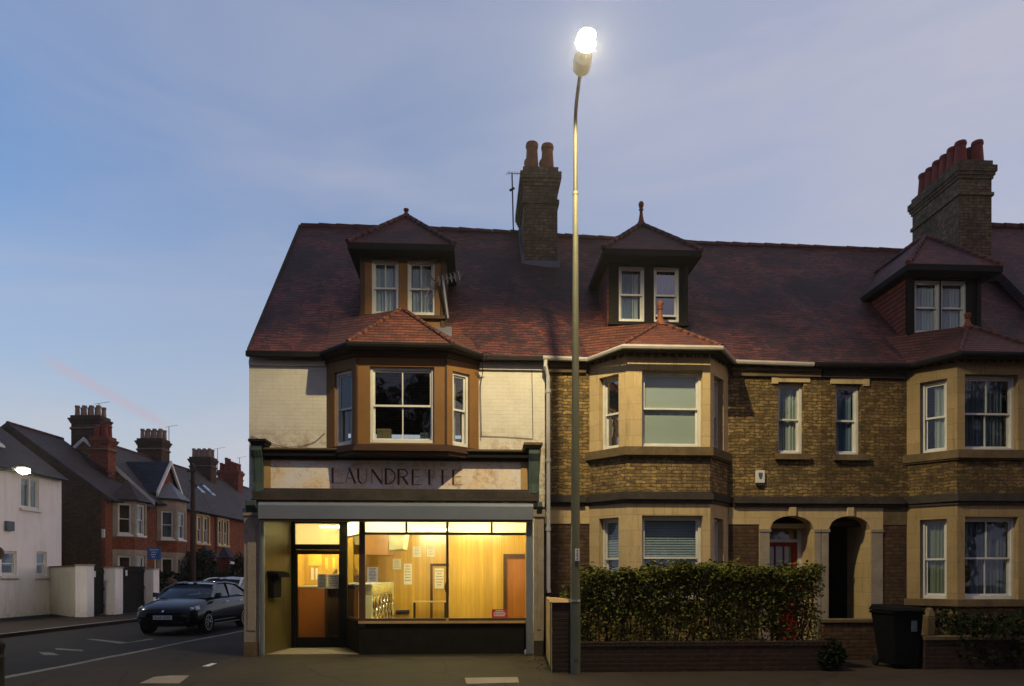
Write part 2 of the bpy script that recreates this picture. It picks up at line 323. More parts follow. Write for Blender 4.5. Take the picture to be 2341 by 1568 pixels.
stained_render('white_render', (0.84, 0.80, 0.78), (0.74, 0.70, 0.68), (0.50, 0.46, 0.42))
stained_render('cream_render', (0.64, 0.61, 0.45), (0.54, 0.51, 0.37), (0.36, 0.32, 0.22))
plain('ochre_render', (0.56, 0.36, 0.15), (0.40, 0.25, 0.10), 2.2, 0.85, 0.3, 30, fine=0.15)
plain('green_paint', (0.095, 0.135, 0.115), (0.045, 0.075, 0.065), 3.5, 0.6, 0.3, 25, fine=0.3)
plain('shutter_grey', (0.21, 0.235, 0.265), (0.18, 0.205, 0.235), 1.4, 0.5, metal=0.3, fine=0.06)
plain('lead', (0.19, 0.205, 0.23), (0.13, 0.14, 0.16), 5.0, 0.55, 0.2, 25, metal=0.2)
plain('terracotta', (0.30, 0.105, 0.040), (0.21, 0.07, 0.03), 6.0, 0.75, 0.15, 40, fine=0.25)
plain('red_terracotta', (0.25, 0.05, 0.03), (0.17, 0.035, 0.022), 6.0, 0.75, fine=0.25)
plain('buff_terracotta', (0.36, 0.25, 0.17), (0.24, 0.15, 0.10), 6.0, 0.75, fine=0.25)
plain('galvanised', (0.40, 0.41, 0.41), (0.30, 0.31, 0.31), 8.0, 0.4, metal=0.8)
plain('dark_metal', (0.03, 0.03, 0.033), (0.05, 0.048, 0.045), 6.0, 0.5, metal=0.4)
plain('dimmed_post_paint', (0.045, 0.043, 0.024), (0.036, 0.034, 0.019), 4.0, 0.6, 0.12, 30, fine=0.2)  # post paint darkened to offset the lantern's glare on the upper post
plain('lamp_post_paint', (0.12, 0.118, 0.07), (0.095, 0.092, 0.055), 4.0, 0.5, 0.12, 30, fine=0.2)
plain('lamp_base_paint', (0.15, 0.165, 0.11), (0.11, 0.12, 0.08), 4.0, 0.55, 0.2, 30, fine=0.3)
plain('lantern_white', (0.85, 0.83, 0.70), (0.8, 0.78, 0.66), 4.0, 0.45, fine=0.04)
plain('timber', (0.075, 0.045, 0.028), (0.05, 0.03, 0.02), 6.0, 0.9, 0.4, 30, fine=0.3)
plain('gate_paint', (0.012, 0.011, 0.010), (0.018, 0.016, 0.015), 5.0, 0.8, spec=0.1)
plain('riser_black', (0.011, 0.009, 0.007), (0.018, 0.014, 0.011), 5.0, 0.75, spec=0.12)
plain('paper', (0.76, 0.75, 0.70), (0.70, 0.69, 0.64), 3.0, 0.8, fine=0.05)
plain('yellow_paper', (0.72, 0.60, 0.10), (0.66, 0.54, 0.09), 3.0, 0.8, fine=0.05)
plain('ink', (0.05, 0.05, 0.055), (0.08, 0.08, 0.085), 3.0, 0.8)
plain('faded_ink', (0.095, 0.05, 0.038), (0.19, 0.105, 0.07), 16.0, 0.8, fine=0.4)
plain('ghost_ink', (0.50, 0.40, 0.31), (0.66, 0.55, 0.43), 18.0, 0.8, fine=0.2)
plain('gutter_paint', (0.46, 0.43, 0.37), (0.38, 0.355, 0.31), 4.0, 0.55, fine=0.15)
plain('thin_ink', (0.25, 0.155, 0.105), (0.40, 0.28, 0.20), 18.0, 0.8, fine=0.3)
plain('red_sign', (0.60, 0.035, 0.04), (0.5, 0.03, 0.035), 3.0, 0.5)
plain('blue_sign', (0.03, 0.12, 0.36), (0.025, 0.10, 0.30), 3.0, 0.5)
plain('red_paint', (0.32, 0.012, 0.014), (0.24, 0.01, 0.012), 3.0, 0.35)
plain('plastic_black', (0.006, 0.0062, 0.0065), (0.009, 0.0095, 0.010), 6.0, 0.9, 0.1, 60, spec=0.05)
plain('plastic_blue_grey', (0.10, 0.13, 0.17), None, 6.0, 0.5)
plain('ceiling_white', (0.80, 0.79, 0.72), (0.74, 0.73, 0.66), 1.0, 0.8, fine=0.04)
plain('enamel', (0.66, 0.62, 0.40), (0.58, 0.54, 0.34), 2.0, 0.3, fine=0.06)
plain('chrome', (0.75, 0.75, 0.72), (0.6, 0.6, 0.58), 3.0, 0.15, metal=1.0)
plain('lino', (0.20, 0.14, 0.08), (0.14, 0.10, 0.06), 3.0, 0.4)
plain('orange_board', (0.36, 0.135, 0.032), (0.29, 0.105, 0.026), 1.6, 0.5, fine=0.15)
plain('bench_top', (0.62, 0.46, 0.22), (0.5, 0.36, 0.17), 3.0, 0.4)
plain('cardboard', (0.34, 0.24, 0.13), (0.27, 0.19, 0.10), 5.0, 0.85)
plain('dark_cloth', (0.03, 0.03, 0.04), None, 6.0, 0.9)
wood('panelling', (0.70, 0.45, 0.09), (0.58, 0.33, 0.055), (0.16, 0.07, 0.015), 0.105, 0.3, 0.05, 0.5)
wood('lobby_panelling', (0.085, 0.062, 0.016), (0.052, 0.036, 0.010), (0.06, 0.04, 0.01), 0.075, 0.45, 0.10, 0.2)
wood('wood_door', (0.46, 0.185, 0.040), (0.36, 0.13, 0.028), (0.16, 0.06, 0.015), 0.9, 0.35, 0.01, 0.4)
wood('bulkhead_wood', (0.46, 0.22, 0.055), (0.36, 0.16, 0.038), (0.14, 0.06, 0.015), 0.4, 0.4, 0.01, 0.3)
tiles('roof_tiles', (0.25, 0.068, 0.045), (0.070, 0.026, 0.024), (0.26, 0.09, 0.055), 0.10, 0.17, lichen=(0.020, 0.012, 0.014), lamt=0.85)
tiles('bay_tiles', (0.23, 0.072, 0.042), (0.12, 0.040, 0.028), (0.22, 0.08, 0.042), 0.10, 0.17, lichen=(0.05, 0.028, 0.02), lamt=0.45)
tiles('dormer_tiles', (0.20, 0.056, 0.045), (0.085, 0.030, 0.030), (0.22, 0.075, 0.05), 0.10, 0.17, lichen=(0.018, 0.012, 0.014), lamt=0.7)
tiles('hung_tiles', (0.26, 0.06, 0.035), (0.15, 0.035, 0.025), (0.30, 0.085, 0.05), 0.11, 0.17, lamt=0.4)
tiles('slates', (0.105, 0.088, 0.080), (0.066, 0.056, 0.052), (0.13, 0.10, 0.085), 0.16, 0.26, lichen=(0.05, 0.04, 0.035), lamt=0.5, bmp=0.5)
tiles('brown_tiles', (0.090, 0.058, 0.046), (0.052, 0.036, 0.032), (0.11, 0.07, 0.05), 0.12, 0.2, lichen=(0.03, 0.024, 0.022), lamt=0.6)
tiles('blue_slates', (0.040, 0.050, 0.080), (0.024, 0.030, 0.052), (0.06, 0.07, 0.10), 0.16, 0.26, lamt=0.4, bmp=0.5)
glass('pane_glass', base=0.05); glass('shop_glass', (0.97, 0.97, 0.95), base=0.02); glass('mirror_pane', (0.55, 0.58, 0.6), base=0.26)
glass('car_glass', (0.10, 0.11, 0.12), base=0.05)
frosted('frosted_glass')
cloth('net_curtain', (0.80, 0.80, 0.80), (0.60, 0.61, 0.63), 10.0)
cloth('white_curtain', (0.82, 0.81, 0.76), (0.62, 0.61, 0.57), 14.0)
cloth('grey_drape', (0.34, 0.36, 0.40), (0.17, 0.18, 0.21), 9.0)
cloth('blue_drape', (0.26, 0.33, 0.47), (0.18, 0.23, 0.35), 5.0)
cloth('green_drape', (0.54, 0.54, 0.42), (0.38, 0.39, 0.29), 12.0)
plain('roller_blind', (0.80, 0.79, 0.72), (0.76, 0.75, 0.68), 0.8, 0.85, fine=0.03)
plain('blue_blind', (0.62, 0.65, 0.70), (0.57, 0.60, 0.65), 0.8, 0.85, fine=0.03)
plain('room_dark', (0.03, 0.028, 0.026), None, 2.0, 0.95)
leafmat('hedge_leaf', (0.064, 0.069, 0.011), (0.105, 0.108, 0.016), (0.13, 0.122, 0.02), 0.6, 0.15)
leafmat('dark_leaf', (0.010, 0.014, 0.005), (0.016, 0.021, 0.007), (0.022, 0.027, 0.009), 0.8, 0.08)
leafmat('red_leaf', (0.14, 0.015, 0.01), (0.20, 0.025, 0.014), (0.07, 0.015, 0.01))
plain('stem', (0.07, 0.045, 0.026), None, 12.0, 0.9)
def carpaint(name, c, rough=0.25, metal=0.0):
    m, t, b, o = newmat(name); p = pos(t)
    t.links.new(mixc(t, ramp(t, noise(t, p, 3, 3), 0.3, 0.7, 0, 0.3), c, tuple(x * 0.7 for x in c)), b.inputs['Base Color'])
    b.inputs['Roughness'].default_value = rough; b.inputs['Metallic'].default_value = metal
    b.inputs['Coat Weight'].default_value = 0.35; b.inputs['Specular IOR Level'].default_value = 0.15; b.inputs['Coat Roughness'].default_value = 0.05; MATS[name] = m
carpaint('black_car_paint', (0.002, 0.003, 0.009)); carpaint('silver_car_paint', (0.62, 0.63, 0.65), 0.3, 0.0)
plain('tyre', (0.012, 0.012, 0.012), None, 8, 0.85)
plain('alloy', (0.42, 0.42, 0.43), (0.34, 0.34, 0.35), 6, 0.3, metal=0.9)
plain('number_plate', (0.66, 0.66, 0.63), (0.6, 0.6, 0.57), 4, 0.5, fine=0.05)
glass('lamp_lens', (0.8, 0.8, 0.8), base=0.25)
def asphalt(name, c1, c2, speck, crack=0.0):
    m, t, b, o = newmat(name); p = pos(t)
    col = mixc(t, ramp(t, noise(t, p, 0.45, 6, 0.65, 0.4), 0.35, 0.68), c1, c2)
    nz = N(t, 'ShaderNodeTexNoise', Scale=1.5, Detail=4.0); t.links.new(p, nz.inputs['Vector'])
    vm = N(t, 'ShaderNodeVectorMath', operation='MULTIPLY_ADD'); t.links.new(nz.outputs['Color'], vm.inputs[0]); vm.inputs[1].default_value = (0.5, 0.5, 0); t.links.new(p, vm.inputs[2])
    vo = N(t, 'ShaderNodeTexVoronoi', feature='DISTANCE_TO_EDGE', Scale=0.55); t.links.new(vm.outputs[0], vo.inputs['Vector'])
    vc = N(t, 'ShaderNodeTexVoronoi', feature='F1', Scale=0.55); t.links.new(vm.outputs[0], vc.inputs['Vector'])
    sc_ = N(t, 'ShaderNodeSeparateColor'); t.links.new(vc.outputs['Color'], sc_.inputs[0])
    col = mixc(t, ramp(t, sc_.outputs[0], 0.0, 1.0, 0.0, 0.38), col, tuple(x * 0.55 for x in c2))          # old patched areas
    col = mixc(t, ramp(t, vo.outputs['Distance'], 0.0, 0.014, 0.8, 0.0), col, tuple(x * 0.25 for x in c2))   # cracks and seams
    col = mixc(t, ramp(t, noise(t, p, 70, 2, 0.6), 0.52, 0.72, 0, 0.7), col, speck)
    col = mixc(t, ramp(t, noise(t, p, 6.0, 5, 0.75), 0.5, 0.8, 0, 0.45), col, tuple(x * 0.5 for x in c1))
    t.links.new(col, b.inputs['Base Color']); b.inputs['Roughness'].default_value = 0.9; b.inputs['Specular IOR Level'].default_value = 0.12
    bump(t, b, math_(t, 'ADD', noise(t, p, 90, 3, 0.7), math_(t, 'MULTIPLY', noise(t, p, 3.0, 3), 2.0)), 0.5, 0.008); MATS[name] = m
asphalt('road_asphalt', (0.020, 0.017, 0.016), (0.012, 0.010, 0.010), (0.065, 0.06, 0.057))
asphalt('pavement_asphalt', (0.040, 0.029, 0.021), (0.026, 0.019, 0.014), (0.085, 0.068, 0.05))
asphalt('forecourt_asphalt', (0.044, 0.034, 0.021), (0.030, 0.023, 0.015), (0.09, 0.075, 0.05))
asphalt('earth', (0.05, 0.045, 0.035), (0.035, 0.033, 0.025), (0.08, 0.07, 0.05))
plain('kerb_stone', (0.19, 0.175, 0.155), (0.13, 0.12, 0.105), 2.5, 0.85, 0.3, 30, fine=0.3)
plain('paving_slab', (0.235, 0.195, 0.14), (0.19, 0.155, 0.11), 2.5, 0.85, 0.3, 40, fine=0.25)
plain('worn_white', (0.20, 0.195, 0.185), (0.05, 0.048, 0.045), 7.0, 0.8, fine=0.4)
plain('fresh_white', (0.55, 0.57, 0.56), (0.45, 0.47, 0.46), 7.0, 0.7, fine=0.2)

# ------------------------------------------------------------------ mesh helpers
WORLD = {}
class MB:
    def __init__(s): s.v = []; s.f = []
    def add(s, vs, fs):
        o = len(s.v); s.v += [Vector(p) for p in vs]; s.f += [tuple(i + o for i in f) for f in fs]; return s
    def quad(s, *p): return s.add(p, [tuple(range(len(p)))])
    def hexa(s, p):   # 8 corners: bottom ring then top ring
        return s.add(p, [(3, 2, 1, 0), (4, 5, 6, 7), (0, 1, 5, 4), (1, 2, 6, 5), (2, 3, 7, 6), (3, 0, 4, 7)])
    def box(s, x0, x1, y0, y1, z0, z1):
        return s.hexa([(x0, y0, z0), (x1, y0, z0), (x1, y1, z0), (x0, y1, z0), (x0, y0, z1), (x1, y0, z1), (x1, y1, z1), (x0, y1, z1)])
    def prism(s, pts, z0, z1, cap=True):
        n = len(pts); vs = [(p[0], p[1], z0) for p in pts] + [(p[0], p[1], z1) for p in pts]
        fs = [(i, (i + 1) % n, n + (i + 1) % n, n + i) for i in range(n)]
        if cap: fs += [tuple(range(n - 1, -1, -1)), tuple(range(n, 2 * n))]
        return s.add(vs, fs)
    def extrude(s, pts, d):   # closed polygon moved along d
        n = len(pts); d = Vector(d); vs = [Vector(p) for p in pts] + [Vector(p) + d for p in pts]
        return s.add(vs, [(i, (i + 1) % n, n + (i + 1) % n, n + i) for i in range(n)] + [tuple(range(n - 1, -1, -1)), tuple(range(n, 2 * n))])
    def tube(s, pts, r, n=8, caps=True):
        pts = [Vector(p) for p in pts]; rs = r if isinstance(r, (list, tuple)) else [r] * len(pts)
        rings = []; up = Vector((0, 0, 1)); vs = []
        for i, p in enumerate(pts):
            a = pts[max(0, i - 1)]; b = pts[min(len(pts) - 1, i + 1)]; t = (b - a).normalized()
            e = t.cross(up)
            if e.length < 0.05: e = t.cross(Vector((1, 0, 0)))
            e.normalize(); g = t.cross(e)
            for k in range(n):
                an = 2 * math.pi * k / n; vs.append(p + (e * math.cos(an) + g * math.sin(an)) * rs[i])
        fs = []
        for i in range(len(pts) - 1):
            for k in range(n): fs.append((i * n + k, i * n + (k + 1) % n, (i + 1) * n + (k + 1) % n, (i + 1) * n + k))
        if caps: fs += [tuple(range(n)), tuple(range((len(pts) - 1) * n, len(pts) * n))]
        return s.add(vs, fs)
    def lathe(s, c, prof, n=12, axis=Vector((0, 0, 1))):
        c = Vector(c); axis = Vector(axis).normalized(); e = axis.orthogonal().normalized(); g = axis.cross(e); vs = []
        for h, r in prof:
            for k in range(n):
                an = 2 * math.pi * k / n; vs.append(c + axis * h + (e * math.cos(an) + g * math.sin(an)) * r)
        m = len(prof); fs = [(i * n + k, i * n + (k + 1) % n, (i + 1) * n + (k + 1) % n, (i + 1) * n + k) for i in range(m - 1) for k in range(n)]
        fs += [tuple(range(n - 1, -1, -1)), tuple(range((m - 1) * n, m * n))]
        return s.add(vs, fs)
def obj(name, mb, mat, parent=None, smooth=False, bevel=0.0, at=None):
    """link a builder as ONE mesh object; vertices are given in world metres"""
    me = bpy.data.meshes.new(name)
    W = WORLD[parent.name] if parent else (Matrix.Translation(at) if at is not None else Matrix())
    inv = W.inverted()
    me.from_pydata([inv @ v for v in mb.v], [], mb.f); me.validate()
    import bmesh
    b = bmesh.new(); b.from_mesh(me); bmesh.ops.recalc_face_normals(b, faces=b.faces); b.to_mesh(me); b.free()
    if smooth:
        for p in me.polygons: p.use_smooth = True
    me.materials.append(MATS[mat] if isinstance(mat, str) else mat)
    o = bpy.data.objects.new(name, me); COL.objects.link(o)
    if parent: o.parent = parent
    else: o.matrix_world = W
    WORLD[o.name] = W
    if bevel:
        md = o.modifiers.new('bevel', 'BEVEL'); md.width = bevel; md.segments = 2; md.limit_method = 'ANGLE'
    if smooth:
        try:
            md = o.modifiers.new('edges', 'EDGE_SPLIT'); md.split_angle = R(35)
        except Exception: pass
    return o
def tag(o, label=None, cat=None, group=None, kind=None):
    if label: o['label'] = label
    if cat: o['category'] = cat
    if group: o['group'] = group
    if kind: o['kind'] = kind
    return o
def thing(name, loc, label, cat, group=None, rotz=0.0):
    o = bpy.data.objects.new(name, None); COL.objects.link(o); o.empty_display_size = 0.2
    loc = Vector(loc); W = Matrix.Translation(loc) @ Matrix.Rotation(rotz, 4, 'Z'); o.matrix_world = W; WORLD[o.name] = W
    return tag(o, label, cat, group)
def single(name, mb, mat, label, cat, at, group=None, **kw):
    return tag(obj(name, mb, mat, at=Vector(at), **kw), label, cat, group)
def ground(name, mb, mat): return tag(obj(name, mb, mat), kind='structure')

class Fr:
    """a vertical wall line from A to B (seen from outside with A on the left): s along it, d outwards, z up"""
    def __init__(s, A, B):
        s.A = Vector((A[0], A[1], 0)); s.B = Vector((B[0], B[1], 0)); s.L = (s.B - s.A).length
        s.t = (s.B - s.A).normalized(); s.n = Vector((s.t.y, -s.t.x, 0))
    def p(s, a, d, z): return s.A + s.t * a + s.n * d + Vector((0, 0, z))
    def box(s, mb, s0, s1, d0, d1, z0, z1):
        return mb.hexa([s.p(s0, d1, z0), s.p(s1, d1, z0), s.p(s1, d0, z0), s.p(s0, d0, z0), s.p(s0, d1, z1), s.p(s1, d1, z1), s.p(s1, d0, z1), s.p(s0, d0, z1)])
def wall(mb, fr, s0, s1, z0, z1, holes=(), depth=0.22, d=0.0, back=True):
    ss = sorted({s0, s1, *[h[0] for h in holes], *[h[1] for h in holes]}); ss = [x for x in ss if s0 <= x <= s1]
    zs = sorted({z0, z1, *[h[2] for h in holes], *[h[3] for h in holes]}); zs = [x for x in zs if z0 <= x <= z1]
    for a, b in zip(ss, ss[1:]):
        for c, e in zip(zs, zs[1:]):
            ms, mz = (a + b) / 2, (c + e) / 2
            if any(h[0] < ms < h[1] and h[2] < mz < h[3] for h in holes): continue
            mb.quad(fr.p(a, d, c), fr.p(b, d, c), fr.p(b, d, e), fr.p(a, d, e))
            if back: mb.quad(fr.p(a, d - depth, c), fr.p(a, d - depth, e), fr.p(b, d - depth, e), fr.p(b, d - depth, c))
    for h in holes:
        a, b, c, e = h[:4]
        for q in (((a, c), (b, c)), ((b, c), (b, e)), ((b, e), (a, e)), ((a, e), (a, c))):
            (p0, q0), (p1, q1) = q
            mb.quad(fr.p(p0, d, q0), fr.p(p1, d, q1), fr.p(p1, d - depth, q1), fr.p(p0, d - depth, q0))
    for a in (s0, s1): mb.quad(fr.p(a, d, z0), fr.p(a, d, z1), fr.p(a, d - depth, z1), fr.p(a, d - depth, z0))
    for c in (z0, z1): mb.quad(fr.p(s0, d, c), fr.p(s1, d, c), fr.p(s1, d - depth, c), fr.p(s0, d - depth, c))
    return mb
def sash(house, fr, s0, s1, z0, z1, rec=0.12, d=0.0, vbars=0, frame='white_paint', curtain=None, pane='pane_glass', fw=0.055, mid=0.5, opened=0.0, cover=(0, 1, 0, 1), meet=True, fold=0.0, hbars=0):
    """a sliding sash window in an opening: frame, two glazed sashes, and what hangs behind them"""
    m = MB(); g = MB(); zm = z0 + (z1 - z0) * mid; D = d - rec
    B = lambda a, b, e, f, z, y: fr.box(m, a, b, e, f, z, y)
    e = 0.003
    B(s0 + e, s0 + fw, D - 0.10, D, z0 + e, z1 - e); B(s1 - fw, s1 - e, D - 0.10, D, z0 + e, z1 - e)
    B(s0 + fw, s1 - fw, D - 0.10, D, z1 - fw, z1 - e); B(s0 + fw, s1 - fw, D - 0.10, D + 0.015, z0 + e, z0 + fw * 1.25)
    a, b = s0 + fw, s1 - fw; sw = 0.035
    zb = z0 + fw * 1.25 + opened
    for (q0, q1, dd) in ((zm - 0.02, z1 - fw, D - 0.035), (zb, zm + 0.02, D - 0.075)):
        B(a, a + sw, dd - 0.03, dd, q0, q1); B(b - sw, b, dd - 0.03, dd, q0, q1)
        B(a + sw, b - sw, dd - 0.03, dd, q1 - sw, q1); B(a + sw, b - sw, dd - 0.03, dd, q0, q0 + sw * 1.1)
        for k in range(vbars):
            c = a + (b - a) * (k + 1) / (vbars + 1); B(c - 0.012, c + 0.012, dd - 0.026, dd - 0.003, q0 + sw, q1 - sw)
        for k in range(hbars):
            c = q0 + (q1 - q0) * (k + 1) / (hbars + 1); B(a + sw, b - sw, dd - 0.024, dd - 0.005, c - 0.010, c + 0.010)
        fr.box(g, a + sw, b - sw, dd - 0.017, dd - 0.012, q0 + sw, q1 - sw)
    w_ = obj('window', m, frame, house)
    obj('pane', g, pane, w_)
    if curtain:
        kinds = curtain if isinstance(curtain, list) else [(curtain, cover)]
        for kn, cv in kinds:
            c = MB(); ca, cbb = a + (b - a) * cv[0], a + (b - a) * cv[1]; za, zz = z0 + (z1 - z0) * cv[2], z0 + (z1 - z0) * cv[3]
            isblind = 'blind' in kn
            n = 2 if isblind else max(8, int((cbb - ca) / 0.022)); dd = D - 0.118 - (0 if isblind else .03)
            pts = []
            for i in range(n + 1):
                x = ca + (cbb - ca) * i / n; off = 0 if isblind else 0.022 * math.sin(i * 1.9 + fold) + 0.012 * math.sin(i * 0.7 + 2 * fold)
                pts.append((x, dd + off))
            for (x0, o0), (x1, o1) in zip(pts, pts[1:]):
                c.quad(fr.p(x0, o0, za), fr.p(x1, o1, za), fr.p(x1, o1, zz), fr.p(x0, o0, zz))
                c.quad(fr.p(x0, o0 - 0.006, za), fr.p(x0, o0 - 0.006, zz), fr.p(x1, o1 - 0.006, zz), fr.p(x1, o1 - 0.006, za))
            obj('blind' if isblind else 'curtain', c, kn, w_)
    return w_
def arch_wall(mb, fr, s0, s1, z0, z1, arches, d0, d1, n=14):
    """a wall slab with arched openings: arches are (a, b, spring, rise)"""
    cuts = {s0, s1}
    for a, b, sp, ri in arches: cuts |= {a + (b - a) * i / n for i in range(n + 1)}
    cuts = sorted(cuts)
    def low(x, side):
        for a, b, sp, ri in arches:
            if a - 1e-6 <= x <= b + 1e-6 and a < x + side * 1e-4 < b:
                q = (2 * (x - a) / (b - a) - 1); return sp + ri * math.sqrt(max(0, 1 - q * q))
        return z0
    for a, b in zip(cuts, cuts[1:]):
        la, lb = low(a, 1), low(b, -1)
        mb.hexa([fr.p(a, d1, la), fr.p(b, d1, lb), fr.p(b, d0, lb), fr.p(a, d0, la), fr.p(a, d1, z1), fr.p(b, d1, z1), fr.p(b, d0, z1), fr.p(a, d0, z1)])
    return mb
def text_mesh(mb, fr, txt, s, d, z, h, thick=0.004, width=None):
    cu = bpy.data.curves.new('letters', 'FONT'); cu.body = txt; cu.size = 1.0; cu.extrude = 0.0
    o = bpy.data.objects.new('letters', cu); me = bpy.data.meshes.new_from_object(o)
    xs = [v.co.x for v in me.vertices]; ys = [v.co.y for v in me.vertices]
    ky = h / (max(ys) - min(ys)); kx = (width / (max(xs) - min(xs))) if width else ky
    vs = [fr.p(s + (v.co.x - min(xs)) * kx, d, z + (v.co.y - min(ys)) * ky) for v in me.vertices]
    mb.add(vs, [tuple(p.vertices) for p in me.polygons])
    bpy.data.objects.remove(o); bpy.data.curves.remove(cu); bpy.data.meshes.remove(me); return mb

# ------------------------------------------------------------------ lamp strengths (exposure is +2)
LAMP_W, LAMP_CONE, LAMP_TILT = 440.0, 146.0, 3.0
LAMP2_W = 60.0
TUBE = emit('tube_light', (0.98, 0.91, 0.45), 72.0)
BOWL = emit('lantern_bowl', (1.0, 0.90, 0.60), 520.0)
BOWL2 = emit('small_lantern_lens', (1.0, 0.90, 0.62), 90.0)
HAZE_D, HAZE_G = 0.0005, 0.80      # even density per metre, and how strongly it scatters forwards

# ------------------------------------------------------------------ ground, roads, pavements
g = MB(); g.quad((-300, -110, -0.16), (300, -110, -0.16), (300, 410, -0.16), (-300, 410, -0.16)); ground('ground', g, 'earth')
def strip(mb, l0, l1, s0, s1, z):
    return mb.quad(ST(l0, s0, z), ST(l1, s0, z), ST(l1, s1, z), ST(l0, s1, z))
KL, KR = -14.25, -8.2       # the two kerbs of the side street
g = MB(); g.quad((-120, -30, -0.115), (120, -30, -0.115), (120, -4.9, -0.115), (-120, -4.9, -0.115)); ground('main_road', g, 'road_asphalt')
g = MB(); strip(g, KL - 0.3, KR + 0.3, 4.0, 150, -0.108); ground('side_road', g, 'road_asphalt')
yk = -5.2
def corner(l, y):          # where a street-parallel line meets a facade-parallel one
    p = BASE + SR * l; k = (y - p.y) / SD.y; return p + SD * k
# pavement on the laundrette's corner: a slab with a kerb face
A_ = corner(KR, yk); B_ = ST(KR, 150); g = MB()
g.prism([(A_.x, A_.y), (120, yk), (120, 0.4), (corner(-5.2, 0.4).x, 0.4), (ST(-5.2, 150).x, ST(-5.2, 150).y), (B_.x, B_.y)], -0.15, 0.0); ground('pavement', g, 'pavement_asphalt')
g = MB(); strip(g, -17.6, KL, 7.0, 150, 0.0)
g.quad(ST(KL, 7, 0), ST(KL, 150, 0), ST(KL, 150, -0.15), ST(KL, 7, -0.15)); ground('far_pavement', g, 'pavement_asphalt')
g = MB()
for i in range(60):        # kerb stones along both sides of the side street
    for l0, l1 in ((KR, KR + 0.15), (KL - 0.15, KL)):
        s0 = 9.6 + i * 0.93; dz = random.uniform(-0.006, 0.006)
        q = [ST(l0, s0), ST(l1, s0), ST(l1, s0 + 0.915), ST(l0, s0 + 0.915)]
        g.prism([(p.x, p.y) for p in (q if True else q)], -0.14, 0.006 + dz)
ground('kerb', g, 'kerb_stone')
# private forecourt in front of the shop, a newer surface
fc = [PG(575, 1497), PG(463, 1521), PG(395, 1548), PG(330, 1580), PG(1262, 1580), PG(1262, 1538), PG(1246, 1488)]
g = MB(); g.quad(*[(p.x, p.y, 0.004) for p in fc]); ground('forecourt', g, 'forecourt_asphalt')
g = MB(); pts = [PG(388, 1545), PG(433, 1545), PG(410, 1563), PG(318, 1563), PG(352, 1548)]
g.quad(*[(p.x, p.y, 0.009) for p in pts]); ground('paving_patch', g, 'paving_slab')
g = MB(); pts = [PG(1062, 1551), PG(1183, 1549), PG(1186, 1562), PG(1066, 1565)]
g.prism([(p.x, p.y) for p in pts], 0.0, 0.014); ground('access_cover', g, 'paving_slab')
g = MB(); pts = [PG(484, 1517), PG(496, 1517.5), PG(478, 1524.5), PG(461, 1524.5)]
g.quad(*[(p.x, p.y, 0.012) for p in pts]); ground('painted_mark', g, 'fresh_white')
g = MB()
for us in ([(195, 1460), (225, 1461), (292, 1468), (275, 1471)], [(275, 1471), (292, 1468), (345, 1459), (352, 1461)],
           [(88, 1490), (120, 1491), (135, 1497), (100, 1497)],
           [(125, 1481), (190, 1485), (188, 1488), (128, 1484)]):
    pts = [PG(u, v, -0.1) for u, v in us]; g.quad(*[(p.x, p.y, -0.102) for p in pts])
ground('road_marking', g, 'worn_white')
g = MB(); l = MB()
random.seed(5)
for i in range(420):       # moss and litter in the corner by the boundary wall
    x = 1.35 - abs(random.gauss(0, 0.22)); y = random.uniform(-2.6, 0.0) if random.random() < 0.75 else random.uniform(-0.35, 0)
    if random.random() < 0.25: x = random.uniform(-0.8, 1.3); y = random.uniform(-0.12, 0.0)
    a = random.uniform(0, 6.28); s_ = random.uniform(0.012, 0.035)
    c = Vector((x, y, 0.008)); e = Vector((math.cos(a), math.sin(a), random.uniform(-.2, .6))) * s_; f = Vector((-math.sin(a), math.cos(a), random.uniform(0, .5))) * s_ * 0.6
    g.quad(c - e, c + f, c + e, c - f)
tag(obj('fallen_leaves', g, 'stem'), kind='stuff')

# ------------------------------------------------------------------ parts shared by the terrace
YR = 4.08
RIDGE = [(-4.46, PY(690, 515, YR).z), (X(1040, YR), PY(1040, 525, YR).z), (X(1190, YR), PY(1190, 533, YR).z), (X(1290, YR), PY(1290, 540, YR).z),
         (X(1600, YR), PY(1600, 556, YR).z), (X(1800, YR), PY(1800, 563, YR).z), (X(2060, YR), PY(2060, 573, YR).z), (14.0, PY(2060, 573, YR).z - 0.05)]
def ridge_z(x):
    if x <= RIDGE[0][0]: return RIDGE[0][1]
    for (a, za), (b, zb) in zip(RIDGE, RIDGE[1:]):
        if x <= b: return za + (zb - za) * (x - a) / (b - a)
    return RIDGE[-1][1]
def eave_z(x): return 6.07 - 0.006 * (x + 4.5)
YE = -0.16
def roof_z(x, y): return eave_z(x) + (ridge_z(x) - eave_z(x)) * (y - YE) / (YR - YE)
